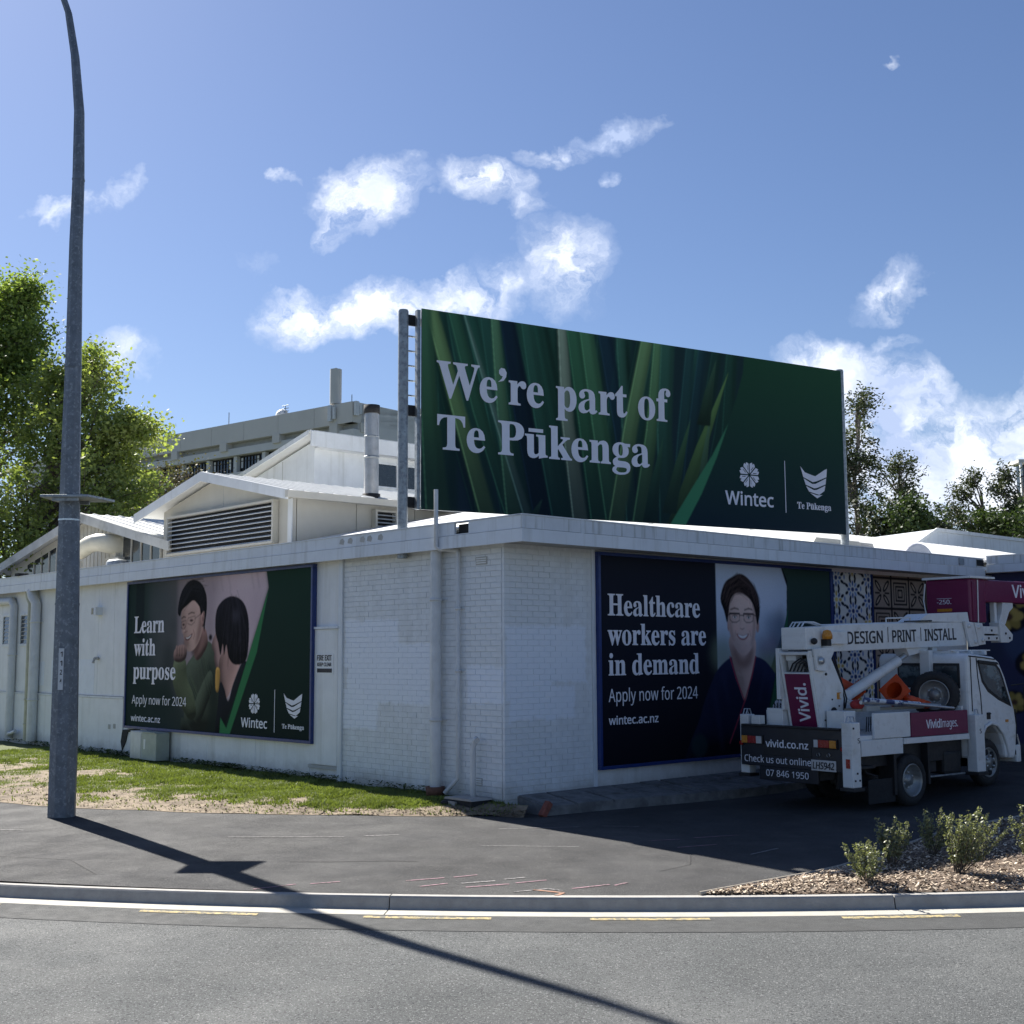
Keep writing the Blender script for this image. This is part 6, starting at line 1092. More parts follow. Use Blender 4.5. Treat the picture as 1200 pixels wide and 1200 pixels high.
mb = MB(FL); mb.box(-.84, -.26, -.2, .03, .03, .42); obj('gully_box', mb, M_dark, gl); mb = MB(FL); mb.prism([(-.86, .03), (-.24, .03), (-.27, .06), (-.84, .06)], .02, .44); obj('gully_lid', mb, M_conc, gl)
mb = MB(FL); mb.prism([(-.80, -.13), (-.6, -.13), (-.58, .0), (-.78, .01)], .42, .47); obj('rubble', mb, M_conc, gl)
M_paver = material('broken_red_brick', (.24, .075, .05), .9, .25, 14, .4, 60)
mb = MB(FR @ Matrix.Translation((.22, -.06, .62)) @ Matrix.Rotation(.9, 4, 'Z')); mb.box(-.12, .12, -.045, .045, -.05, .05); tag(obj('broken_brick', mb, M_paver, bevel=.01), 'broken red brick leaning at the corner end of the stone step', 'brick')
mb = MB(Matrix.Translation((-.95, 18.95, -.02)) @ Matrix.Rotation(.4, 4, 'Z')); mb.ball((0, 0, 0), .14, .09, .05, 6); tag(obj('dark_rock', mb, M_dark), 'dark flat rock in the dirt below the thin downpipe', 'rock')

# ------------------------------------------------------------------ bucket truck
TM = frame(Vector((5.995, 19.189, -.15)), (math.sin(math.radians(52)), math.cos(math.radians(52)), 0))
tr = thing('bucket_truck', None, 'white bucket truck with magenta panels parked in the shade by the right wall', 'truck', M=TM)
M_tw = material('truck_white_paint', (.72, .73, .72), .32, .05, 2, .02, 20, col2=(.60, .60, .55), thr=(.58, .75, 2.5), streak=((.35, .30, .24), .3, 5), spec=.5)
M_mag = material('magenta_vinyl', (.15, .008, .055), .38, .06, 3)
M_navy = material('dark_tail_panel', (.012, .014, .022), .4, .2, 5)
M_ch = material('chassis_black', (.018, .018, .02), .6, .25, 6)
M_tyre = material('tyre_rubber', (.022, .022, .023), .8, .2, 12, .3, 60)
M_rim = material('steel_rim', (.26, .27, .27), .4, .12, 8, metal=.4, col2=(.2, .19, .18), thr=(.55, .7, 6))
M_red = material('red_lens', (.30, .012, .012), .25, .1, 9); M_amb = material('amber_lens', (.55, .22, .02), .3, .1, 9); M_clear = material('clear_lens', (.5, .5, .5), .2, .1, 9)
M_alu = material('aluminium', (.52, .54, .55), .35, .1, 7, metal=.7)
M_cone = material('cone_orange', (.60, .07, .012), .5, .1, 8, trans=0)
def tp(name, fn, m, parent=tr, bevel=0):
    mb = MB(); fn(mb); return obj(name, mb, m, parent, local=True, bevel=bevel)
def tb(name, x0, x1, y0, y1, w0, w1, m, parent=tr, bevel=.006): return tp(name, lambda mb: mb.box(x0, x1, y0, y1, -w0, -w1), m, parent, bevel)
def tpr(name, poly, w0, w1, m, parent=tr, bevel=.006): return tp(name, lambda mb: mb.prism(poly, -w0, -w1), m, parent, bevel)
tb('chassis_frame', -1.55, 2.35, .44, .62, .5, .66, M_ch); tb('chassis_frame', -1.55, 2.35, .44, .62, 1.2, 1.36, M_ch)
tb('subframe', -1.6, 1.55, .62, .95, .15, 1.75, M_ch)
def wheel(x, y, w, inward, r=.385, tw=.2, deep=True, axis=None, parent=tr, name='wheel', holes=0):
    """w is the outer face; inward is +1 when the hub lies toward greater w"""
    o = (x, y, -w); d = Vector((0, 0, -inward)) if axis is None else Vector(axis)
    mb = MB(); mb.lathe([(.03, .62*r), (.0, .68*r), (.0, .86*r), (.025, .96*r), (.05, r), (tw-.05, r), (tw-.02, .95*r), (tw, .85*r), (tw, .62*r)], o, d, 40); wh = obj(name, mb, M_tyre, parent, local=True)
    mb = MB()
    for k in range(32):
        a = 2*math.pi*k/32; a0 = d.orthogonal().normalized(); b0 = d.cross(a0); rr = r+.004; p = Vector(o)+(a0*math.cos(a)+b0*math.sin(a))*rr; tdir = (-a0*math.sin(a)+b0*math.cos(a)); n_ = (a0*math.cos(a)+b0*math.sin(a))
        q = [p+d*.05-tdir*.02-n_*.012, p+d*.05+tdir*.02-n_*.012, p+d*(tw-.05)+tdir*.02-n_*.012, p+d*(tw-.05)-tdir*.02-n_*.012]; q2 = [v+n_*.014 for v in q]; mb.add([tuple(v) for v in q+q2], [(4, 5, 6, 7), (0, 1, 5, 4), (1, 2, 6, 5), (2, 3, 7, 6), (3, 0, 4, 7)])
    obj('tread', mb, M_tyre, wh, local=True)
    mb = MB()
    prof = [(.01, .645*r), (-.005, .61*r), (.03, .58*r), (.09 if deep else .035, .50*r), (.12 if deep else .02, .36*r), (.12 if deep else .0, .24*r), (.05 if deep else -.02, .20*r), (.045 if deep else -.03, .001)]
    mb.lathe(prof, o, d, 32); rm = obj('rim', mb, M_rim, wh, local=True)
    if holes:
        a0 = d.orthogonal().normalized(); b0 = d.cross(a0); mb = MB()
        for k in range(holes):
            a = 2*math.pi*k/holes; c = Vector(o)+d*(.035 if not deep else .10)+(a0*math.cos(a)+b0*math.sin(a))*.43*r; mb.lathe([(-.02, .001), (-.02, .055), (.01, .055)], c, d, 12)
        obj('rim_holes', mb, M_dark, wh, local=True)
        mb = MB()
    mb = MB(); a0 = d.orthogonal().normalized(); b0 = d.cross(a0)
    for k in range(6):
        a = 2*math.pi*k/6+.3; c = Vector(o)+d*(.105 if deep else -.005)+(a0*math.cos(a)+b0*math.sin(a))*.29*r; mb.lathe([(0, .018), (-.03, .018), (-.03, .001)], c, d, 6)
    obj('wheel_nuts', mb, M_alu, wh, local=True)
    return wh
wheel(.05, .385, .03, 1); wheel(.05, .385, .27, 1); wheel(.05, .385, 1.83, -1); wheel(.05, .385, 1.6, -1)
wheel(2.17, .53, .06, 1, r=.37, deep=False, holes=6); wheel(2.17, .53, 1.62, -1, r=.37, deep=False, holes=6)
tb('rear_axle', -.02, .12, .3, .46, .3, 1.6, M_ch); tb('front_axle', 2.1, 2.24, .45, .6, .25, 1.45, M_ch)
tb('under_tray_shade', -1.2, -.4, .30, .78, .45, .5, M_ch)  # black sheet standing in for the shade beneath the tray
# tail
RM = Matrix(((0, 0, -1, -1.662), (0, 1, 0, 0), (1, 0, 0, -1.88), (0, 0, 0, 1)))
def rear_text(s, f, w, y, width, cap, m, parent, bold=0, z=.004, italic=0):
    o = lettering(s, f, ID, 1.88-w, y, width, cap, m, parent, z=z, bold=bold, local=True, shear=italic); o.data.transform(RM); return o
tl = tb('tail_panel', -1.66, -1.60, .60, 1.19, -.01, 1.90, M_navy)
tb('tail_lip', -1.70, -1.58, 1.192, 1.22, .02, 1.86, M_ch, tl); lb = tb('lower_board', -1.655, -1.625, .40, .598, .45, 1.55, M_navy)
tb('number_board', -1.668, -1.661, .775, .93, .55, 1.45, M_ch, tl)
rear_text('vivid.co.nz', 'N', 1.40, .895, .80, .105, M_letter, tl, .008, z=.008); rear_text('Check us out online', 'N', 1.83, .655, 1.27, .10, M_letter, tl, 0); rear_text('07 846 1950', 'N', 1.41, .462, .80, .095, M_letter, lb, 0, z=.002)
pl = tb('licence_plate', -1.674, -1.6615, .60, .755, .11, .55, M_clear, bevel=.002); rear_text('LHS942', 'N', .52, .63, .38, .095, M_ink, pl, .004, z=.0135, italic=.12)
for w0, cols in ((1.87, (M_amb, M_red, M_clear)), (.49, (M_clear, M_red, M_amb))):
    lp = tb('tail_lamp', -1.685, -1.662, .92, 1.06, w0-.42, w0, M_ch); wd = (.12, .17, .11) if w0 > 1 else (.08, .2, .12); w = w0-.01
    for c, d in zip(cols, wd): tb('lens', -1.70, -1.686, .935, 1.045, w-d+.005, w, c, lp); w -= d
for w in (-.0, 1.9): tp('side_marker', lambda mb: mb.lathe([(0, .001), (0, .04), (.03, .035), (.03, .001)], (-1.66, .93, -w+.02), (-1, 0, 0), 12), M_red)
for w in (.42, .24): tp('plate_light', lambda mb: mb.lathe([(0, .001), (0, .03), (.02, .025)], (-1.66, .83, -w), (-1, 0, 0), 10), M_clear)
# outriggers
def outrigger(x0, x1, y0, y1, w0, w1, mk=True):
    o = tb('outrigger', x0, x1, y0, y1, w0, w1, M_tw, bevel=.012)
    tp('lifting_loop', lambda mb: [mb.tube([((x0+x1)/2-.06, y1, -(w0+w1)/2+dz), ((x0+x1)/2-.03, y1+.08, -(w0+w1)/2+dz), ((x0+x1)/2+.03, y1+.08, -(w0+w1)/2+dz), ((x0+x1)/2+.06, y1, -(w0+w1)/2+dz)], .010, 6) for dz in (-.03, .03)], M_alu, o)
    tb('foot_pad', x0-.03, x1+.03, y0-.05, y0-.002, w0-.03, w1+.03, M_ch, o)
    if mk:
        wf = min(w0, w1); pass
        for (dx, dy) in ((-.05, .10), (.05, .10), (0, .2), (-.06, .83)): tp('bolt', lambda mb: mb.lathe([(0, .014), (.012, .014), (.012, .001)], ((x0+x1)/2+dx, y0+dy, -wf), (0, 0, 1), 8), M_ch, o)
    return o
orr = outrigger(-1.70, -1.50, .40, 1.31, -.20, -.02)
RM2 = RM.copy(); RM2[0][3] = -1.702
for y in (.67,): tb('reflector', -1.71, -1.7005, y, y+.13, -.16, -.09, M_red, orr)
lettering('S', 'N', ID, -1.57, 1.02, .05, .07, M_ink, orr, z=.202, local=True)
outrigger(-1.60, -1.44, .47, 1.36, 1.80, 1.97, False)
outrigger(1.58, 1.82, .42, 1.31, -.10, .08, False); lettering('S', 'N', ID, 1.68, 1.02, .05, .07, M_ink, tr, z=.101, local=True)
outrigger(1.58, 1.82, .42, 1.31, 1.78, 1.95, False)
tb('valve_block', -1.62, -1.5, 1.22, 1.35, 1.55, 1.72, M_tw)
# tray, lockers and rail
tb('tray_floor', -1.25, 1.5, 1.03, 1.09, .04, 1.78, M_tw)
tb('side_locker', -1.22, -.21, .80, 1.03, .0, .30, M_tw); tb('side_board', -.90, -.01, 1.04, 1.41, .0, .04, M_tw)
mp = tb('side_board', 0, 1.50, 1.03, 1.39, -.012, .03, M_mag, bevel=.003)
vt = lettering('Vivid', 'N', ID, .38, 1.145, .36, .125, M_letter, mp, z=.013, bold=.01, local=True); lettering('Images.', 'N', ID, .755, 1.145, .46, .125, M_letter, mp, z=.013, local=True)
tb('side_rail', -.2, 1.52, .935, 1.022, -.02, .06, M_tw); tb('side_board', -1.2, 1.5, 1.1, 1.42, 1.74, 1.78, M_tw); tb('tool_bin', -1.2, -.93, 1.1, 1.44, .3, .62, M_tw); tb('front_board', 1.46, 1.5, 1.1, 1.45, .06, 1.74, M_tw)
tb('tool_bin', -.9, .2, 1.1, 1.40, .9, 1.6, M_tw)
tb('fuel_tank', 1.02, 1.50, .40, .76, .12, .5, M_ch, bevel=.05); tb('battery_box', .50, .93, .44, .80, .2, .55, M_ch, bevel=.02); tb('under_rail', .48, 1.56, .385, .41, .1, .13, M_galv)
tb('mudflap', -1.0, -.36, .10, .45, .06, .08, M_black); tb('mudguard', -.42, -.36, .2, .8, .02, .3, M_ch); tb('mudguard', .44, .49, .3, .93, .02, .4, M_ch)
tp('hose', lambda mb: [mb.tube([(-1.4, .95-.02*k, -.1-.03*k), (-1.2, .78-.03*k, -.08-.02*k), (-1.0, .55, -.1-.03*k), (-.7, .48-.03*k, -.12)], .018, 6) for k in range(4)], M_ch)
tb('step_plate', -1.3, -.9, .62, .66, .0, .3, M_ch)
# turret
tu = tpr('turret', [(-1.52, 2.33), (-1.07, 2.33), (-.74, 1.76), (-.76, 1.12), (-1.28, 1.17)], .65, .685, M_tw, bevel=.008); tpr('turret_far_side', [(-1.50, 2.33), (-1.07, 2.33), (-.74, 1.76), (-.76, 1.12), (-1.26, 1.17)], 1.185, 1.22, M_tw, tu, .008); tpr('turret_core', [(-1.18, 2.25), (-1.07, 2.25), (-.76, 1.72), (-.78, 1.14), (-1.2, 1.17)], .69, 1.18, M_tw, tu)
tb('slew_ring', -1.40, -.72, 1.06, 1.12, .6, 1.28, M_ch, tu); tb('turret_base', -1.34, -.74, 1.12, 1.17, .62, 1.26, M_tw, tu)
RS = Matrix(((0, -.191, -.982, -1.302), (0, .982, -.191, 1.17), (1, 0, 0, -1.88), (0, 0, 0, 1)))
def rs(name, w0, w1, b0, b1, z0, z1, m, parent=tu, bevel=.004):
    mb = MB(RS); mb.box(1.88-w1, 1.88-w0, b0, b1, z0, z1); return obj(name, mb, m, parent, local=True, bevel=bevel)
mg = rs('magenta_cover', .69, 1.17, .03, .83, -.02, .012, M_mag)
lt = lettering('Vivid.', 'N', ID, 0, 0, .58, .20, M_letter, mg, z=.0, bold=.012, local=True); lt.data.transform(RS @ Matrix.Translation((1.88-.80, .11, .013)) @ Matrix.Rotation(math.radians(90), 4, 'Z'))
rs('cover_frame', .66, .69, .0, 1.16, -.05, .02, M_tw); rs('cover_frame', 1.17, 1.21, .0, 1.16, -.05, .02, M_tw); rs('cover_frame', .69, 1.17, .0, .03, -.05, .02, M_tw); rs('cover_frame', .69, 1.17, .83, .85, -.05, .015, M_tw); rs('cover_frame', .69, 1.17, 1.12, 1.16, -.05, .02, M_tw)
rs('opening_back', .69, 1.17, .85, 1.12, -.30, -.28, M_dark); rs('hydraulic_tank', .84, 1.13, .85, 1.02, -.22, -.06, M_soffit); rs('hydraulic_block', .95, 1.15, 1.02, 1.1, -.2, -.05, M_tw)
mb = MB(RS)
for k in range(5): mb.tube([(1.88-1.1+.07*k, .86, -.04), (1.88-1.0+.07*k, .98, -.02), (1.88-.85+.02*k, 1.06-.03*k, -.03), (1.88-.72, .95+.02*k, -.06)], .012, 6)
obj('hydraulic_hose', mb, M_ch, tu, local=True)
tb('side_plate', -1.52, -1.30, 1.60, 2.37, 1.22, 1.29, M_tw, tu); tb('side_plate_foot', -1.46, -1.30, 1.44, 1.62, 1.20, 1.25, M_tw, tu)
tb('control_box', -1.45, -1.25, 1.18, 1.46, 1.24, 1.55, M_tw, tu); tp('control_levers', lambda mb: [mb.tube([(-1.35, 1.46, -1.3-.06*k), (-1.36, 1.54, -1.3-.06*k)], .008, 5) for k in range(4)], M_ch, tu)
tb('decal', -.90, -.80, 1.6, 1.7, .645, .652, M_amb, tu, 0); tb('decal', -.84, -.78, 1.61, 1.69, .642, .648, M_tw, tu, 0)
tp('inspection_hole', lambda mb: mb.lathe([(0, .001), (0, .085)], (-.98, 1.40, -.648), (0, 0, 1), 20), M_dark, tu); 
for (x, y, r_) in ((-1.15, 1.98, .022), (-1.32, 2.06, .015), (-1.42, 2.25, .02), (-1.02, 1.6, .012), (-.86, 1.5, .012), (-1.2, 1.3, .012), (-.82, 1.2, .012)): tp('bolt', lambda mb: mb.lathe([(0, r_), (.012, r_), (.012, .001)], (x, y, -.648), (0, 0, 1), 10), M_ch, tu)
tb('pivot_plate', -1.40, -1.26, 2.1, 2.26, .60, .65, M_tw, tu, .01); tp('pivot_pin', lambda mb: mb.lathe([(0, .05), (.04, .05), (.04, .001)], (-1.33, 2.18, -.595), (0, 0, 1), 14), M_alu, tu)
tp('hydraulic_hose', lambda mb: [mb.tube([(-.9, 2.25-.05*k, -.68-.03*k), (-.72, 2.0-.04*k, -.74), (-.6, 1.6, -.7-.04*k), (-.7, 1.2, -.72)], .012, 6) for k in range(4)], M_ch, tu)
tp('control_levers', lambda mb: [mb.tube([(-.62+.05*k, 1.12, -.35), (-.62+.05*k, 1.34, -.33)], .008, 5) for k in range(5)], M_ch)
tb('lever_box', -.68, -.35, 1.42, 1.50, .28, .40, M_soffit)
# boom
bo = tpr('boom', [(-1.48, 2.36), (-.96, 2.31), (2.75, 2.405), (2.82, 2.81), (-.51, 2.735), (-1.48, 2.67)], .75, 1.12, M_tw, bevel=.012)
tpr('boom_head', [(-1.52, 2.345), (-1.16, 2.335), (-1.16, 2.69), (-1.52, 2.68)], .70, 1.17, M_tw, bo, .012)
tpr('boom_knee', [(-1.46, 2.36), (-1.0, 2.38), (-1.0, 2.30), (-1.2, 2.02), (-1.40, 2.04)], .60, .645, M_tw, bo)
for s_, x0, wd in (('DESIGN', -.47, .90), ('PRINT', .69, .64), ('INSTALL', 1.57, .90)): lettering(s_, 'N', ID, x0, 2.43+.027*(x0+.47), wd, .185, M_ink, bo, z=-.749, bold=.002, local=True, rot=.027)
for x in (.57, 1.46): tb('divider', x-.006, x+.006, 2.43+.027*(x+.47), 2.70, .744, .7495, M_ink, bo, 0)
for (a, b, dz) in ((-1.45, -1.15, .0), (-1.42, -1.2, .1), (-1.4, -1.15, .2), (-1.38, -1.1, .28)): tp('hydraulic_hose', lambda mb: mb.tube([(a, 2.68, -.84-dz), (a+.1, 2.76, -.86-dz), (b, 2.76, -.84-dz*.6), (b+.15, 2.715, -.82-dz*.3), (2.2, 2.815, -.80-dz*.3)], .013, 6), M_pipe, bo)
tpr('boom_cap', [(1.39, 2.80), (1.67, 2.93), (2.83, 2.975), (2.87, 2.80)], .74, 1.14, M_tw, bo); tp('grab_rail', lambda mb: mb.tube([(.55, 2.77, -.76), (.55, 2.84, -.76), (1.2, 2.86, -.76), (1.2, 2.79, -.76)], .012, 6), M_tw, bo)
tp('rail', lambda mb: mb.tube([(1.0, 2.795, -.73), (1.75, 2.815, -.73)], .012, 6), M_ch, bo)
for po in ([(2.66, 2.82), (2.92, 2.80), (3.05, 2.40), (2.80, 2.385)], [(2.95, 2.80), (3.19, 2.79), (3.27, 2.43), (3.06, 2.41)]):
    kp = tpr('knuckle_plate', po, .69, .74, M_tw, bo, .008)
    for (x, y) in ((po[0][0]+.1, po[0][1]-.08), (po[2][0]-.11, po[2][1]+.07)): tp('bolt', lambda mb: mb.lathe([(0, .035), (.03, .035), (.03, .001)], (x, y, -.69), (0, 0, 1), 6), M_tw, kp)
tb('bracket', 1.85, 1.98, 2.22, 2.42, .80, 1.0, M_tw, bo); tpr('saddle', [(1.1, 2.38), (1.75, 2.4), (1.7, 2.32), (1.2, 2.24)], .80, 1.05, M_tw, bo)
tb('lamp_housing', -1.02, -.54, 2.43, 2.62, .685, .745, M_tw, bo)
tp('beacon', lambda mb: mb.lathe([(0, .001), (0, .075), (.06, .08), (.13, .055), (.145, .001)], (-1.12, 2.50, -.62), (0, 1, 0), 16), M_amb, bo); tb('beacon_bracket', -1.15, -1.05, 2.40, 2.50, .60, .75, M_ch, bo); tp('work_lamp', lambda mb: mb.ball((-1.38, 2.47, -.66), .05), M_ch, bo)
# lifting cylinder and rest post
tp('lift_cylinder', lambda mb: mb.tube([(-.45, 1.60, -.88), (.98, 2.16, -.88)], .085, 18), M_tw); tp('cylinder_rod', lambda mb: mb.tube([(.95, 2.15, -.88), (1.33, 2.31, -.88)], .045, 14), M_alu); tb('cylinder_lug', -.75, -.35, 1.4, 1.72, .80, .96, M_tw)
tb('boom_rest', 1.47, 1.58, 1.1, 2.33, .62, .80, M_tw)
# arms, bucket and upper panel
for y0, y1 in ((2.61, 2.74), (2.49, 2.58)): tb('link_arm', 3.2, 3.86, y0, y1, .78, .90, M_tw)
tb('link_gap', 3.3, 3.8, 2.58, 2.61, .84, .88, M_ch); tpr('link_bracket', [(3.80, 2.81), (3.94, 2.80), (4.22, 2.60), (4.20, 2.50), (4.08, 2.46), (3.83, 2.46)], .74, .94, M_tw)
for x, y in ((3.6, 2.67), (3.5, 2.535), (3.75, 2.535), (3.98, 2.62), (4.1, 2.54)): tp('bolt', lambda mb: mb.lathe([(0, .02), (.01, .02), (.01, .001)], (x, y, -(.735 if x > 3.8 else .775)), (0, 0, 1), 8), M_ch)
tb('bucket_back_plate', 3.40, 3.78, 2.80, 3.20, 1.0, 1.03, M_green_box); tpr('curved_arm', [(4.08, 3.2), (4.40, 3.2), (4.40, 3.08), (4.27, 3.0), (4.13, 2.78), (3.92, 2.80), (4.03, 3.0)], .82, .95, M_tw); tb('strut', 3.86, 3.94, 2.8, 3.2, .86, .95, M_tw); tb('strut_gap', 3.95, 4.02, 2.86, 3.18, .95, .97, M_dark)
bk = tb('bucket', 2.95, 3.45, 2.80, 3.56, .76, 1.62, M_mag, bevel=.03); tb('bucket_rim', 2.90, 3.66, 3.562, 3.60, .70, 1.66, M_tw, bk); tp('bucket_lip', lambda mb: mb.tube([(3.19, 3.54, -.75), (3.16, 2.8, -.75)], .012, 6), M_tw, bk); tb('bucket_rib', 3.02, 3.07, 2.85, 3.5, .745, .76, M_mag, bk)
RB = RM.copy(); RB[0][3] = 2.948
o_ = lettering('-250.', 'N', ID, 1.88-1.40, 3.13, .28, .075, M_letter, bk, z=.002, local=True); o_.data.transform(RB); tb('sticker', 2.943, 2.949, 3.0, 3.05, 1.11, 1.40, M_amb, bk, 0); tp('edge_rope', lambda mb: mb.tube([(2.94, 3.5, -1.62), (2.935, 3.2, -1.66), (2.94, 2.9, -1.61)], .012, 6), M_tw, bk)
tb('divider', 2.943, 2.949, 3.225, 3.23, 1.11, 1.40, M_letter, bk, 0)
b2 = tb('boom_tip_panel', 3.25, 5.6, 3.165, 3.555, .80, 1.15, M_mag, bevel=.02); lettering('Vivid.', 'N', ID, 4.36, 3.265, .95, .22, M_letter, b2, z=-.799, bold=.012, local=True)
# cab
prof = [(1.58, .62), (1.58, 2.20), (1.64, 2.28), (2.34, 2.22), (2.50, 2.14), (2.66, 1.90), (2.90, 1.36), (2.95, 1.1), (2.94, .80), (2.84, .56), (2.56, .58), (2.53, .80), (2.44, .98), (2.30, 1.09), (2.14, 1.12), (1.98, 1.07), (1.88, .95), (1.84, .62)]
cb = tpr('cab', prof, .0, 1.68, M_tw, bevel=.045)
tpr('side_window', [(1.85, 2.16), (2.38, 2.12), (2.51, 2.02), (2.60, 1.86), (2.80, 1.40), (2.42, 1.52), (2.12, 1.66), (1.96, 1.82)], -.004, .03, M_ch, cb, .003)
M_cabglass = material('cab_glass', (.03, .04, .045), .06, .5, 2.2, spec=1.0, col2=(.13, .17, .18), thr=(.5, .58, 3.2))  # pale patches in the base colour imitate reflections in the glass
tpr('window_glass', [(1.90, 2.11), (2.35, 2.07), (2.46, 1.99), (2.54, 1.85), (2.73, 1.46), (2.42, 1.57), (2.14, 1.71), (2.0, 1.84)], -.008, .0, M_cabglass, cb, 0)
tp('visor', lambda mb: mb.prism([(1.86, 2.17), (2.4, 2.13), (2.44, 2.09), (1.88, 2.12)], .010, .03), M_ch, cb)
tpr('windscreen', [(2.52, 2.13), (2.56, 2.12), (2.91, 1.40), (2.88, 1.37)], .1, 1.58, M_cabglass, cb, .003)
for pth in ([(1.83, 2.20), (1.85, 1.9), (1.91, 1.6), (1.93, 1.22), (1.96, 1.08)], [(1.66, 2.24), (1.66, 1.36)], [(2.90, 1.36), (2.92, 1.1), (2.86, .62)]): tp('door_seam', lambda mb: mb.tube([(x, y, .001) for x, y in pth], .010, 6), M_dark, cb)
dh = tb('door_handle', 2.06, 2.17, 1.22, 1.33, -.006, .01, M_ch, cb); tp('handle_grip', lambda mb: mb.tube([(2.07, 1.31, .012), (2.16, 1.31, .012)], .012, 6), M_dark, cb)
tp('arch_flare', lambda mb: mb.tube([(1.86, .66, .004), (1.88, .97, .008), (1.99, 1.11, .012), (2.15, 1.16, .014), (2.33, 1.12, .014), (2.50, .98, .012), (2.60, .80, .008), (2.66, .60, .004)], .028, 8), M_tw, cb)
tb('wheel_well', 1.86, 2.52, .6, 1.1, .30, .34, M_dark, cb, 0); tb('front_bumper', 2.86, 3.0, .50, .78, -.02, 1.70, M_tw, cb, .02); tp('bumper_trim', lambda mb: mb.tube([(2.92, .95, .0), (2.97, .8, .005), (2.95, .62, .01), (2.9, .52, .01)], .014, 6), M_alu, cb)
tp('mirror', lambda mb: [mb.tube([(2.82, 1.75, .0), (3.0, 1.78, .16), (3.0, 1.45, .18)], .014, 6), mb.box(2.97, 3.04, 1.38, 1.72, .12, .28)], M_ch, cb, .01)
tb('fuel_cap_panel', 1.66, 1.82, 1.2, 1.22, -.003, .01, M_ch, cb, 0); tp('gutter_strip', lambda mb: mb.tube([(1.62, 2.235, .004), (2.0, 2.21, .006), (2.36, 2.175, .004)], .010, 6), M_ch, cb); tb('marker_lamp', 2.60, 2.68, 1.16, 1.20, -.01, .01, M_amb, cb, 0)
tb('headlamp', 2.94, 2.97, .86, 1.0, .08, .4, M_clear, cb); 
for w0, w1 in ((.14, .62), (.82, 1.3)): rw = tb('rear_window', 1.565, 1.585, 1.72, 2.12, w0, w1, M_ch, cb, .01); tb('rear_glass', 1.558, 1.566, 1.76, 2.08, w0+.04, w1-.04, M_cabglass, cb, 0)
tb('roof_rack', 1.62, 2.75, 2.315, 2.335, .30, .36, M_tw, cb); tb('roof_rack', 1.62, 2.75, 2.315, 2.335, 1.2, 1.26, M_tw, cb)
for x in (1.7, 2.1, 2.5): tb('rack_bar', x, x+.06, 2.25, 2.315, .25, 1.3, M_tw, cb)
for k in range(3): tb('rib', 1.585+.0, 1.60, 1.2, 2.2, .06+.03*k, .07+.03*k, M_tw, cb, 0)
wheel(1.33-.1, 1.62, .40, 1, r=.37, tw=.26, deep=True, axis=(.90, 0, -.44), name='spare_wheel')
# load carried on the tray
def onto(o): o.matrix_world = TM @ o.matrix_world; return o
def load(name, fn, m, label, cat, group=None):
    mb = MB(TM); fn(mb); return tag(obj(name, mb, m), label, cat, group)
def cone(base, tip, lab):
    base, tip = Vector(base), Vector(tip); d = (tip-base).normalized(); L = (tip-base).length
    c = thing('traffic_cone', tuple(TM @ base), lab, 'traffic cone', 'orange traffic cones lying on the truck tray')
    mb = MB(TM); mb.lathe([(0, .135), (L, .035), (L+.01, .02), (L, .02), (.01, .125)], base, d, 24); mb.cur = 0; obj('cone_body', mb, M_cone, c)
    a0 = d.orthogonal().normalized(); b0 = d.cross(a0); mb = MB(TM); n = 24
    for i in range(n):
        for (r0, z0) in ((0, 0),):
            a, b = 2*math.pi*i/n, 2*math.pi*(i+1)/n
            def sq(t): k = .19/max(abs(math.cos(t)), abs(math.sin(t))); return k
            def P_(t, r, z): return base+d*z+(a0*math.cos(t)+b0*math.sin(t))*r
            mb.add([P_(a, .13, -.0), P_(b, .13, -.0), P_(b, sq(b), -.0), P_(a, sq(a), -.0), P_(a, .13, -.03), P_(b, .13, -.03), P_(b, sq(b), -.03), P_(a, sq(a), -.03)], [(0, 1, 2, 3), (7, 6, 5, 4), (2, 6, 7, 3), (0, 4, 5, 1)])
    obj('cone_base', mb, M_cone, c)
    return c
cone((.42, 1.70, -.55), (.98, 1.50, -.62), 'orange traffic cone lying with its open base facing back beside the spare wheel')
cone((.12, 1.66, -1.12), (-.30, 1.98, -1.25), 'orange traffic cone tipped upward behind the lift cylinder')
def ladder(mb):
    for dz in (0, -.22): mb.tube([(-.82, 1.56, -.28+dz), (1.2, 1.46, -.28+dz)], .03, 8)
    for k in range(6): mb.tube([(-.7+k*.33, 1.553-k*.016, -.28), (-.7+k*.33, 1.553-k*.016, -.5)], .014, 6)
load('ladder', ladder, M_alu, 'aluminium ladder lying flat along the right side of the truck tray', 'ladder')
load('striped_pole', lambda mb: mb.tube([(-.80, 1.60, -.22), (.55, 1.50, -.2)], .035, 10), material('striped_pole_paint', (.60, .64, .70), .4, .2, 5, col2=(.03, .05, .16), thr=(.5, .53, 4)), 'blue and white striped pole lying beside the ladder on the truck tray', 'pole')
load('long_pole', lambda mb: mb.tube([(.05, 1.53, -.16), (1.30, 1.42, -.10)], .022, 8), M_alu, 'single aluminium pole resting on the magenta side board of the truck', 'pole')
load('timber_plank', lambda mb: mb.box(-.8, .9, 1.42, 1.46, -.6, -.36), M_edge, 'timber plank under the ladder on the truck tray', 'plank')
load('red_bag', lambda mb: mb.ball((-.72, 1.52, -.42), .12, .08, .1, 7), material('red_cloth', (.35, .03, .03), .8, .2, 9), 'small red cloth bag on the truck tray beside the turret', 'bag')
load('orange_mesh', lambda mb: [mb.ball((.62+.16*k, 1.56-.03*k, -.42-.02*k), .12, .07, .10, 6) for k in range(4)], M_cone, 'crumpled orange safety mesh piled against the spare wheel', 'safety mesh')

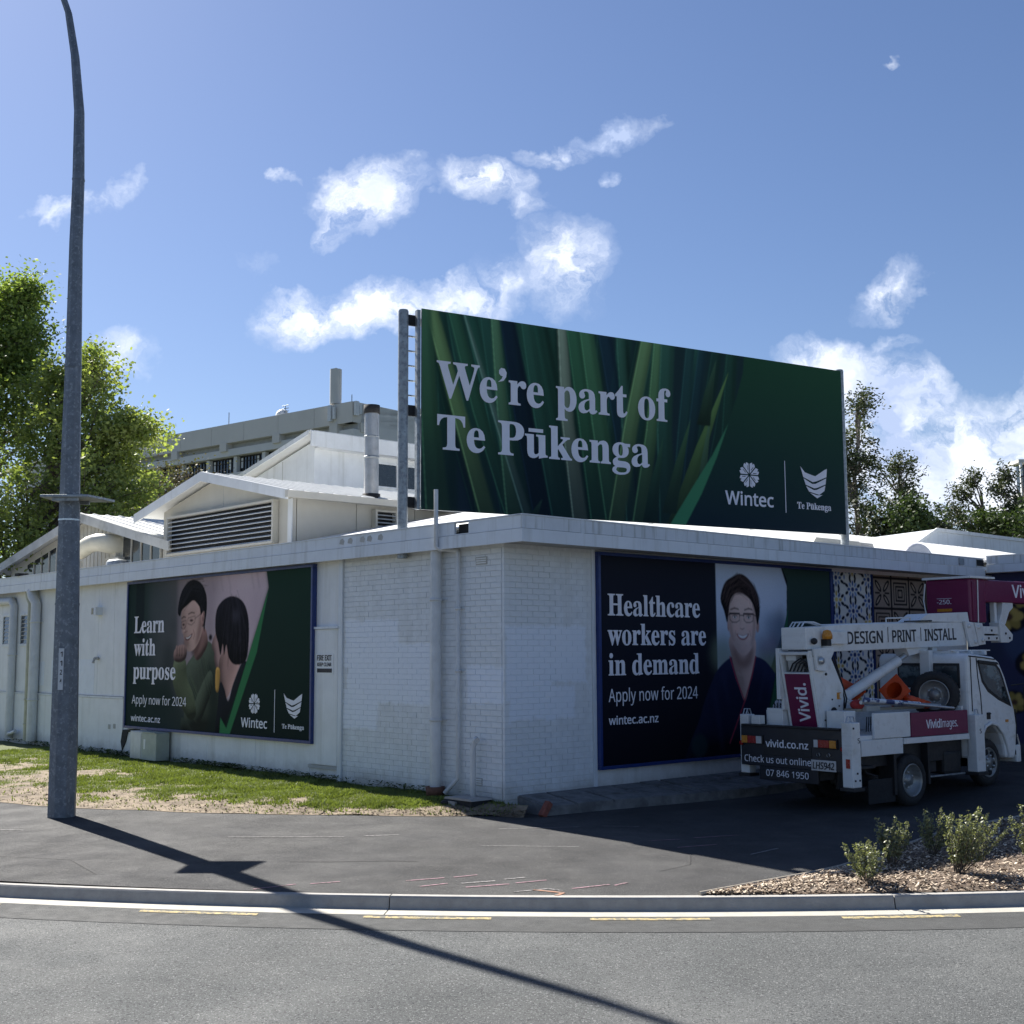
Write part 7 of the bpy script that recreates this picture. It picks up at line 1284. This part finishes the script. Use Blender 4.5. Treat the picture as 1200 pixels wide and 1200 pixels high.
# ------------------------------------------------------------------ concrete tower block behind
a = math.radians(39.0); tR_ = Vector((math.sin(a), math.cos(a), 0)); tL_ = Vector((-math.cos(a), math.sin(a), 0))
TC = Vector((-15.44, 120, 0)); FTL = frame(TC, -tL_); FTR = frame(TC, tR_)
tw = thing('concrete_tower_block', tuple(TC), 'long grey concrete building with a band of windows rising behind the gabled roofs', 'building')
def zz(z): return 2.15+(z-2.15)*2
for FRM, x0, x1 in ((FTL, -60, 0), (FTR, 0, 26)):
    mb = MB(FRM); mb.box(x0 if x0 < 0 else 1.3, x1 if x0 else x1, -1, zz(14.35), -12, -1.2); obj('core', mb, M_tower2, tw)
    n = int((x1-x0)/5.2)
    for k in range(n):
        mb = MB(FRM); mb.box(x0+k*(x1-x0)/n+.02, x0+(k+1)*(x1-x0)/n-.02, zz(13.38), zz(14.4), -1.2, 0); obj('parapet_panel', mb, M_tower, tw)
    xb = x0; x0 = x0 if x0 < 0 else .8
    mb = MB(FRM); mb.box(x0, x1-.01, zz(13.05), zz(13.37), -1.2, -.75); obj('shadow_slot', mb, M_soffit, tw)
    mb = MB(FRM); mb.box(x0, x1-.01, zz(12.68), zz(13.06), -1.2, -.15); obj('beam', mb, M_tower2, tw)
    for k in range(7):
        xx = (-2.6-8.55*k) if x0 < 0 else 1.6+8*k
        if x0 < xx < x1: mb = MB(FRM); mb.box(xx-.55, xx+.55, zz(12.95), zz(13.42), -.9, .1); obj('beam_end', mb, M_tower, tw)
    for st in range(4):
        yt, yb = zz(12.62)-st*4.2, zz(11.78)-st*4.2
        mb = MB(FRM); mb.box(x0, x1-.02, yb-2.5, yb, -1.2, -.3); obj('spandrel', mb, M_tower2, tw)
        x = x0+.5
        while x < x1-4.5:
            mb = MB(FRM); mb.box(x, x+4.1, yb+.02, yt+.02, -1.0, -.95); w = obj('window', mb, M_glass, tw)
            mb = MB(FRM)
            for q in (0, .5, 1.0, 1.55, 2.05, 2.6, 3.1, 3.6, 4.04): mb.box(x+q, x+q+.07, yb+.02, yt+.02, -.95, -.85)
            mb.box(x, x+4.1, yt-.05, yt+.04, -.95, -.86); mb.box(x, x+4.1, (yt+yb)/2+.35, (yt+yb)/2+.4, -.95, -.86); obj('window_frame', mb, M_ch, w)
            for q in (0.07, 1.07, 2.67): 
                if (int(x*7+q*3)+st) % 2: mb = MB(FRM); mb.box(x+q, x+q+.42, yb+.5, yt-.1, -.949, -.93); obj('blind', mb, M_white, w)
            mb = MB(FRM); mb.box(x+4.1, x+4.6, yb, yt+.05, -1.1, -.4); obj('pier', mb, M_tower2, tw)
            x += 4.62
ant = thing('rooftop_antenna', tuple(FTL @ Vector((-2.8, 26, -.4))), 'pale cylindrical mobile antenna standing on the concrete building corner', 'antenna')
mb = MB(FTL); mb.tube([(-2.8, zz(14.45), -.4), (-2.8, zz(16.2), -.4)], .58, 20); obj('radome', mb, material('radome_grey', (.55, .55, .53), .6, .03, .3), ant); mb = MB(FTL); mb.tube([(-2.8, 26, -.4), (-2.8, 27, -.4)], .2, 10); mb.tube([(-2.8, zz(16.2), -.4), (-2.8, zz(16.27), -.4)], .15, 8); obj('mast', mb, M_galv, ant)
for x, y0, y1, F_ in ((-2.6, 13.55, 14.35, FTL), (.6, 13.7, 14.4, FTR)):
    mb = MB(F_); mb.box(x-.5, x-.05, zz(y0), zz(y1), .1, .4); mb.box(x+.1, x+.4, zz(y0)+.2, zz(y1)-.2, .1, .3); pa = obj('panel_antenna', mb, M_pipe, ant)
for x, h in ((-19.5, 1.4), (-.6, .8), (-10.2, .5)): mb = MB(FTL); mb.tube([(x, zz(14.4), -.5), (x, zz(14.4)+h, -.5)], .05, 6); obj('lightning_rod', mb, M_galv, tw)
mb = MB(FTL); mb.ball((-11.2, zz(14.42), -.8), .7, .7, .7, 8); obj('satellite_dome', mb, M_white, tw)
mb = MB(FTL); mb.tube([(-10.5, zz(14.4), -.6), (-10.5, zz(14.9), -.6)], .04, 6)
for k in range(3): mb.tube([(-11.0, zz(14.6)+k*.3, -.6), (-10, zz(14.6)+k*.3, -.6)], .04, 6)
obj('aerial', mb, M_galv, tw)
# pale house corner with a railing at the far right
hb = thing('hillside_apartment', (38.5, 92, 0), 'pale balcony block with railings at the far right edge behind the trees', 'building')
mb = MB(); mb.box(37.4, 46, 92, 93, -1, 13.4); obj('wall', mb, M_tower2, hb); mb = MB(); mb.box(37.0, 46.5, 90.5, 92.5, 13.41, 13.65); obj('balcony_slab', mb, M_tower2, hb)
mb = MB(); mb.box(37.7, 46, 92.2, 93, 13.66, 15.9); obj('upper_wall', mb, M_glass, hb); mb = MB(); mb.box(37.1, 46.5, 91, 93, 15.91, 16.15); obj('roof', mb, M_tower2, hb)
for k in range(8): mb = MB(); mb.box(37.1+k*.3, 37.15+k*.3, 90.6, 90.65, 13.66, 14.8); obj('baluster', mb, M_ch, hb)
mb = MB(); mb.box(37.05, 46, 90.58, 90.68, 14.8, 14.88); obj('handrail', mb, M_ch, hb); mb = MB(); mb.box(37.2, 37.35, 91, 91.15, 13.66, 15.9); obj('column', mb, M_white, hb)

# ------------------------------------------------------------------ trees and shrubs
def leaves(name, C, size, mat, parent=None, elong=1.5, droop=0):
    n = len(C); d = rng.normal(size=(n, 3)); d[:, 2] = d[:, 2]*.6-droop; d /= np.linalg.norm(d, axis=1)[:, None]
    e = rng.normal(size=(n, 3)); e -= d*(e*d).sum(1)[:, None]; e /= np.linalg.norm(e, axis=1)[:, None]
    L = (size*rng.uniform(.6, 1.3, n))[:, None]; W = L/elong
    v = np.stack([C-d*L/2, C+e*W/2, C+d*L/2, C-e*W/2], 1).reshape(-1, 3); f = np.arange(4*n).reshape(-1, 4)
    me = bpy.data.meshes.new(name); me.from_pydata(v.tolist(), [], f.tolist()); me.materials.append(mat)
    o = bpy.data.objects.new(name, me); COL.objects.link(o)
    if parent: o.parent = parent; o.matrix_parent_inverse = wm(parent).inverted()
    return o
def branchy(base, top, r0, blobs, nb, seed, mb, tips, per=5):
    """trunk to top, limbs into each blob (centre, radii)"""
    r = random.Random(seed); base = Vector(base); top = Vector(top); L = (top-base).length
    tr_ = [base.lerp(top, k/8)+Vector((r.uniform(-1, 1), r.uniform(-1, 1), 0))*L*.012 for k in range(9)]
    mb.tube(tr_, [r0*(1-.85*k/8) for k in range(9)], 8)
    for (c, R) in blobs:
        c = Vector(c); h = min(.92, max(.18, (c.z-R[2]*.9-base.z)/L)); s = tr_[min(8, int(h*8))]
        for q in range(nb):
            e = c+Vector((r.gauss(0, .45)*R[0], r.gauss(0, .45)*R[1], r.gauss(0, .45)*R[2])); m = s.lerp(e, .5)+Vector((r.uniform(-1, 1), r.uniform(-1, 1), r.uniform(0, 1)))*(e-s).length*.08
            mb.tube([s, m, e], [r0*.3, r0*.18, r0*.05], 5)
            for k in range(per):
                e2 = e+Vector((r.gauss(0, .5)*R[0], r.gauss(0, .5)*R[1], r.gauss(0, .5)*R[2])); mb.tube([m.lerp(e, r.uniform(.2, .9)), e2], [r0*.08, r0*.02], 4); tips.append((e2, .0))
                tips.append((m.lerp(e2, .8), 0))
def tree(name, loc, top, r0, blobs, label, lm, bark, nleaf, lsize, spread, seed, nb=3, per=5, group=None, droop=0, elong=1.5, cat='tree'):
    t = thing(name, loc, label, cat, group); mb = MB(); tips = []
    branchy(loc, top, r0, blobs, nb, seed, mb, tips, per); obj('trunk', mb, bark, t)
    T = np.array([tuple(p[0]) for p in tips]); w = rng.uniform(.3, 1, len(T)); w /= w.sum()
    k = rng.choice(len(T), nleaf, p=w); C = T[k]+rng.normal(size=(nleaf, 3))*spread*rng.uniform(.5, 1.2, len(T))[k][:, None]
    leaves('crown', C, lsize, lm, t, elong, droop); return t
M_bark = material('grey_bark', (.11, .09, .07), .9, .3, 6, .5, 30); M_bark2 = material('pale_bark', (.22, .19, .16), .9, .25, 6, .5, 30)
M_lime = leafmat('lime_leaf', (.29, .34, .12), (.18, .24, .08), .52, .9); M_mid = leafmat('mid_leaf', (.21, .28, .085), (.13, .19, .055), .5, .5); M_bush = leafmat('bush_leaf', (.06, .095, .03), (.03, .05, .02), .25, .5)
M_euc = leafmat('olive_leaf', (.075, .095, .045), (.045, .06, .03), .22, .5); M_dkl = leafmat('dark_leaf', (.04, .055, .022), (.022, .035, .015), .15, .6)
def D_(px, py, Y):    # helper for sizes: place of a crown seen at that bearing
    x = (px-600)/1472.5; y = (600-py)/1472.5; d = rt2*x+up2*y+fw; k = Y/d.y; return (d.x*k, Y, EYE+d.z*k)
def blob(px, py, Y, rx, rz=None, ry=None): return (D_(px, py, Y), (rx, ry or rx, rz or rx))
tree('maple_tree', (-17.5, 42, -.3), (-15.2, 42, 11), .32, [blob(112, 480, 41, 1.4, 1.1), blob(140, 525, 40, 1.0, .8), blob(95, 560, 40, 2.0, 1.3), blob(60, 500, 42, 1.6, 1.4), blob(110, 440, 42, .9, .6), blob(160, 498, 40, .6, .3), blob(140, 580, 40, 1.0, .9), blob(40, 570, 42, 2.2, 1.5), blob(75, 450, 42, 1, .6), blob(100, 520, 43, 2, 1.5), blob(20, 620, 41, 1.8, 1), blob(80, 620, 41, 1.8, 1)],
     'bright lime green maple tree rising behind the low gable at the left', M_lime, M_bark, 30000, .15, .26, 3, 4, 6)
tree('leafy_tree', (-22.5, 46, -.3), (-20.5, 46, 14), .4, [blob(8, 350, 45, .9, .5), blob(45, 430, 45, 1.0, .6), blob(30, 470, 45, 1.4, 1), blob(28, 340, 45, .5, .3), blob(20, 395, 45, 1.1, .7), blob(5, 440, 45, 1.8, 1.2), blob(30, 400, 46, .7, .4), blob(-40, 400, 46, 2.4, 2), blob(10, 510, 46, 2.4, 1.8), blob(-50, 520, 46, 3, 2), blob(20, 600, 45, 2.4, 1.6), blob(-110, 450, 47, 2.6, 2.4), blob(-120, 580, 47, 3, 2.4)],
     'taller darker green tree at the left edge of the view', M_mid, M_bark, 30000, .16, .36, 5, 4, 6)
tree('twiggy_tree', (-15.2, 47, -.3), (-14.8, 47, 8.5), .18, [blob(190, 575, 47, 1.3, .7), blob(222, 565, 47, .9, .4), blob(165, 600, 47, 1.2, .8)],
     'half bare tree with thin twigs in front of the concrete building', leafmat('russet_leaf', (.10, .11, .05), (.07, .055, .035),   .3, .8), M_bark, 2600, .11, .3, 8, 5, 8)
tree('gum_tree', (19.6, 70, -.5), (19.4, 70, 16.2), .3, [blob(1010, 478, 70, .7, .8), blob(1003, 510, 70, 1.0, .9), blob(1015, 540, 70, 1.0, .8), blob(1000, 570, 70, 1.4, 1.2), blob(1015, 600, 70, 1.6, 1.1), blob(985, 540, 70, 1, 1.2), blob(1005, 620, 70, 2, 1)],
     'tallest dark gum tree just right of the billboard post', M_euc, M_bark2, 6500, .22, .28, 11, 4, 6, 'gum trees beyond the roof', .3, 2.2)
tree('gum_tree', (22.0, 72, -.5), (22.6, 72, 12.8), .2, [blob(1042, 538, 72, .8, .6), blob(1062, 545, 72, .6, .5), blob(1048, 565, 72, 1.0, .8), blob(1065, 578, 72, .6, .6), blob(1035, 595, 72, 1.1, .8), blob(1050, 612, 72, 1.2, .7)],
     'smaller open gum tree leaning right beside the tallest one', M_euc, M_bark2, 2800, .21, .24, 12, 4, 6, 'gum trees beyond the roof', .3, 2.2)
tree('gum_tree', (27.6, 74, -.5), (27.9, 74, 11.8), .22, [blob(1135, 560, 74, .4, .5), blob(1128, 582, 74, .8, .6), blob(1110, 600, 74, .9, .6), blob(1138, 604, 74, 1.4, .7), blob(1120, 620, 74, 1.8, .7), blob(1158, 608, 74, .6, .4)],
     'pointed dark tree standing alone above the long pale shed', M_euc, M_bark2, 3400, .21, .24, 13, 4, 6, 'gum trees beyond the roof', .3, 2.2)
tree('gum_tree', (29.6, 73, -.5), (30.0, 73, 12.0), .22, [blob(1176, 552, 73, .5, .5), blob(1168, 572, 73, .7, .4), blob(1182, 585, 73, .8, .7), blob(1190, 608, 73, 1.4, .9), blob(1176, 622, 73, 1.2, .6), blob(1200, 600, 73, 1.2, 1)],
     'sparse tree at the right edge in front of the balcony block', M_euc, M_bark2, 3400, .21, .24, 14, 4, 6, 'gum trees beyond the roof', .3, 2.2)
for i, (px, py, Y, rx, rz, lb, m_) in enumerate(((1040, 618, 66, 1.6, .9, 'low rounded dark bush behind the air conditioner', M_dkl), (1062, 610, 64, .9, .6, 'small green bush between the two leftmost gum trees', M_bush), (1085, 622, 66, 1.0, .5, 'low olive bush left of the long shed gable', M_euc), (1165, 615, 72, 1.1, .6, 'round bush above the long pale shed', M_bush), (1205, 612, 70, 1.6, .9, 'broad bush at the right picture edge', M_bush))):
    c = D_(px, py, Y); tree('garden_bush', (c[0], Y, .2), (c[0]+.1, Y, c[2]), .12, [((c[0], Y, c[2]), (rx, rx, rz))], lb, m_, M_bark, 2600, .22, .34, 20+i, 7, 6, 'bushes beyond the roof', cat='bush')
# shrubs in the mulch bed
M_shrub = leafmat('shrub_leaf', (.26, .28, .17), (.16, .18, .10), .3, 9, .42)
for i, (x, y, h, w, lean, nl, lb) in enumerate(((3.66, 13.3, .50, .26, -.06, 1300, 'smallest glossy shrub at the left end of the mulch bed'), (4.17, 14.25, .58, .22, .06, 1300, 'upright bushy shrub second from the left in the mulch bed'), (4.80, 14.75, .64, .22, .05, 1300, 'tall narrow shrub behind the widest one in the mulch bed'),
                                            (4.72, 13.75, .74, .30, .36, 3000, 'widest shrub leaning right near the middle of the mulch bed'), (5.74, 14.3, .80, .28, .05, 1800, 'shrub cut by the right edge of the view'))):
    z = gh(x, y)+.04; t = thing('leafy_shrub', (x, y, z), lb, 'shrub', 'young shrubs planted in the mulch bed'); mb = MB(); rr = random.Random(60+i); pts = []
    for k in range(18 if nl < 2500 else 34):
        a_ = rr.uniform(0, 6.28); e = Vector((x+lean*rr.uniform(.3, 1.1)+math.cos(a_)*w*rr.uniform(.2, 1), y+math.sin(a_)*w*rr.uniform(.2, 1), z+h*rr.uniform(.6, 1.0)*(1-.25*abs(math.cos(a_)*.5)))); b_ = Vector((x+rr.uniform(-.03, .03), y+rr.uniform(-.03, .03), z-.03)); m_ = b_.lerp(e, .5)+Vector((math.cos(a_), math.sin(a_), 0))*.02
        mb.tube([b_, m_, e], [.005, .004, .002], 4); 
        for q in range(nl//(18 if nl < 2500 else 34)): f_ = rr.uniform(.22, 1.02)**.8; p = (b_.lerp(m_, f_*2) if f_ < .5 else m_.lerp(e, f_*2-1)); pts.append(tuple(p+Vector((rr.gauss(0, .014), rr.gauss(0, .014), rr.gauss(0, .012)))))
    obj('stems', mb, M_bark, t); leaves('foliage', np.array(pts), .036, M_shrub, t, 1.9, -.35)
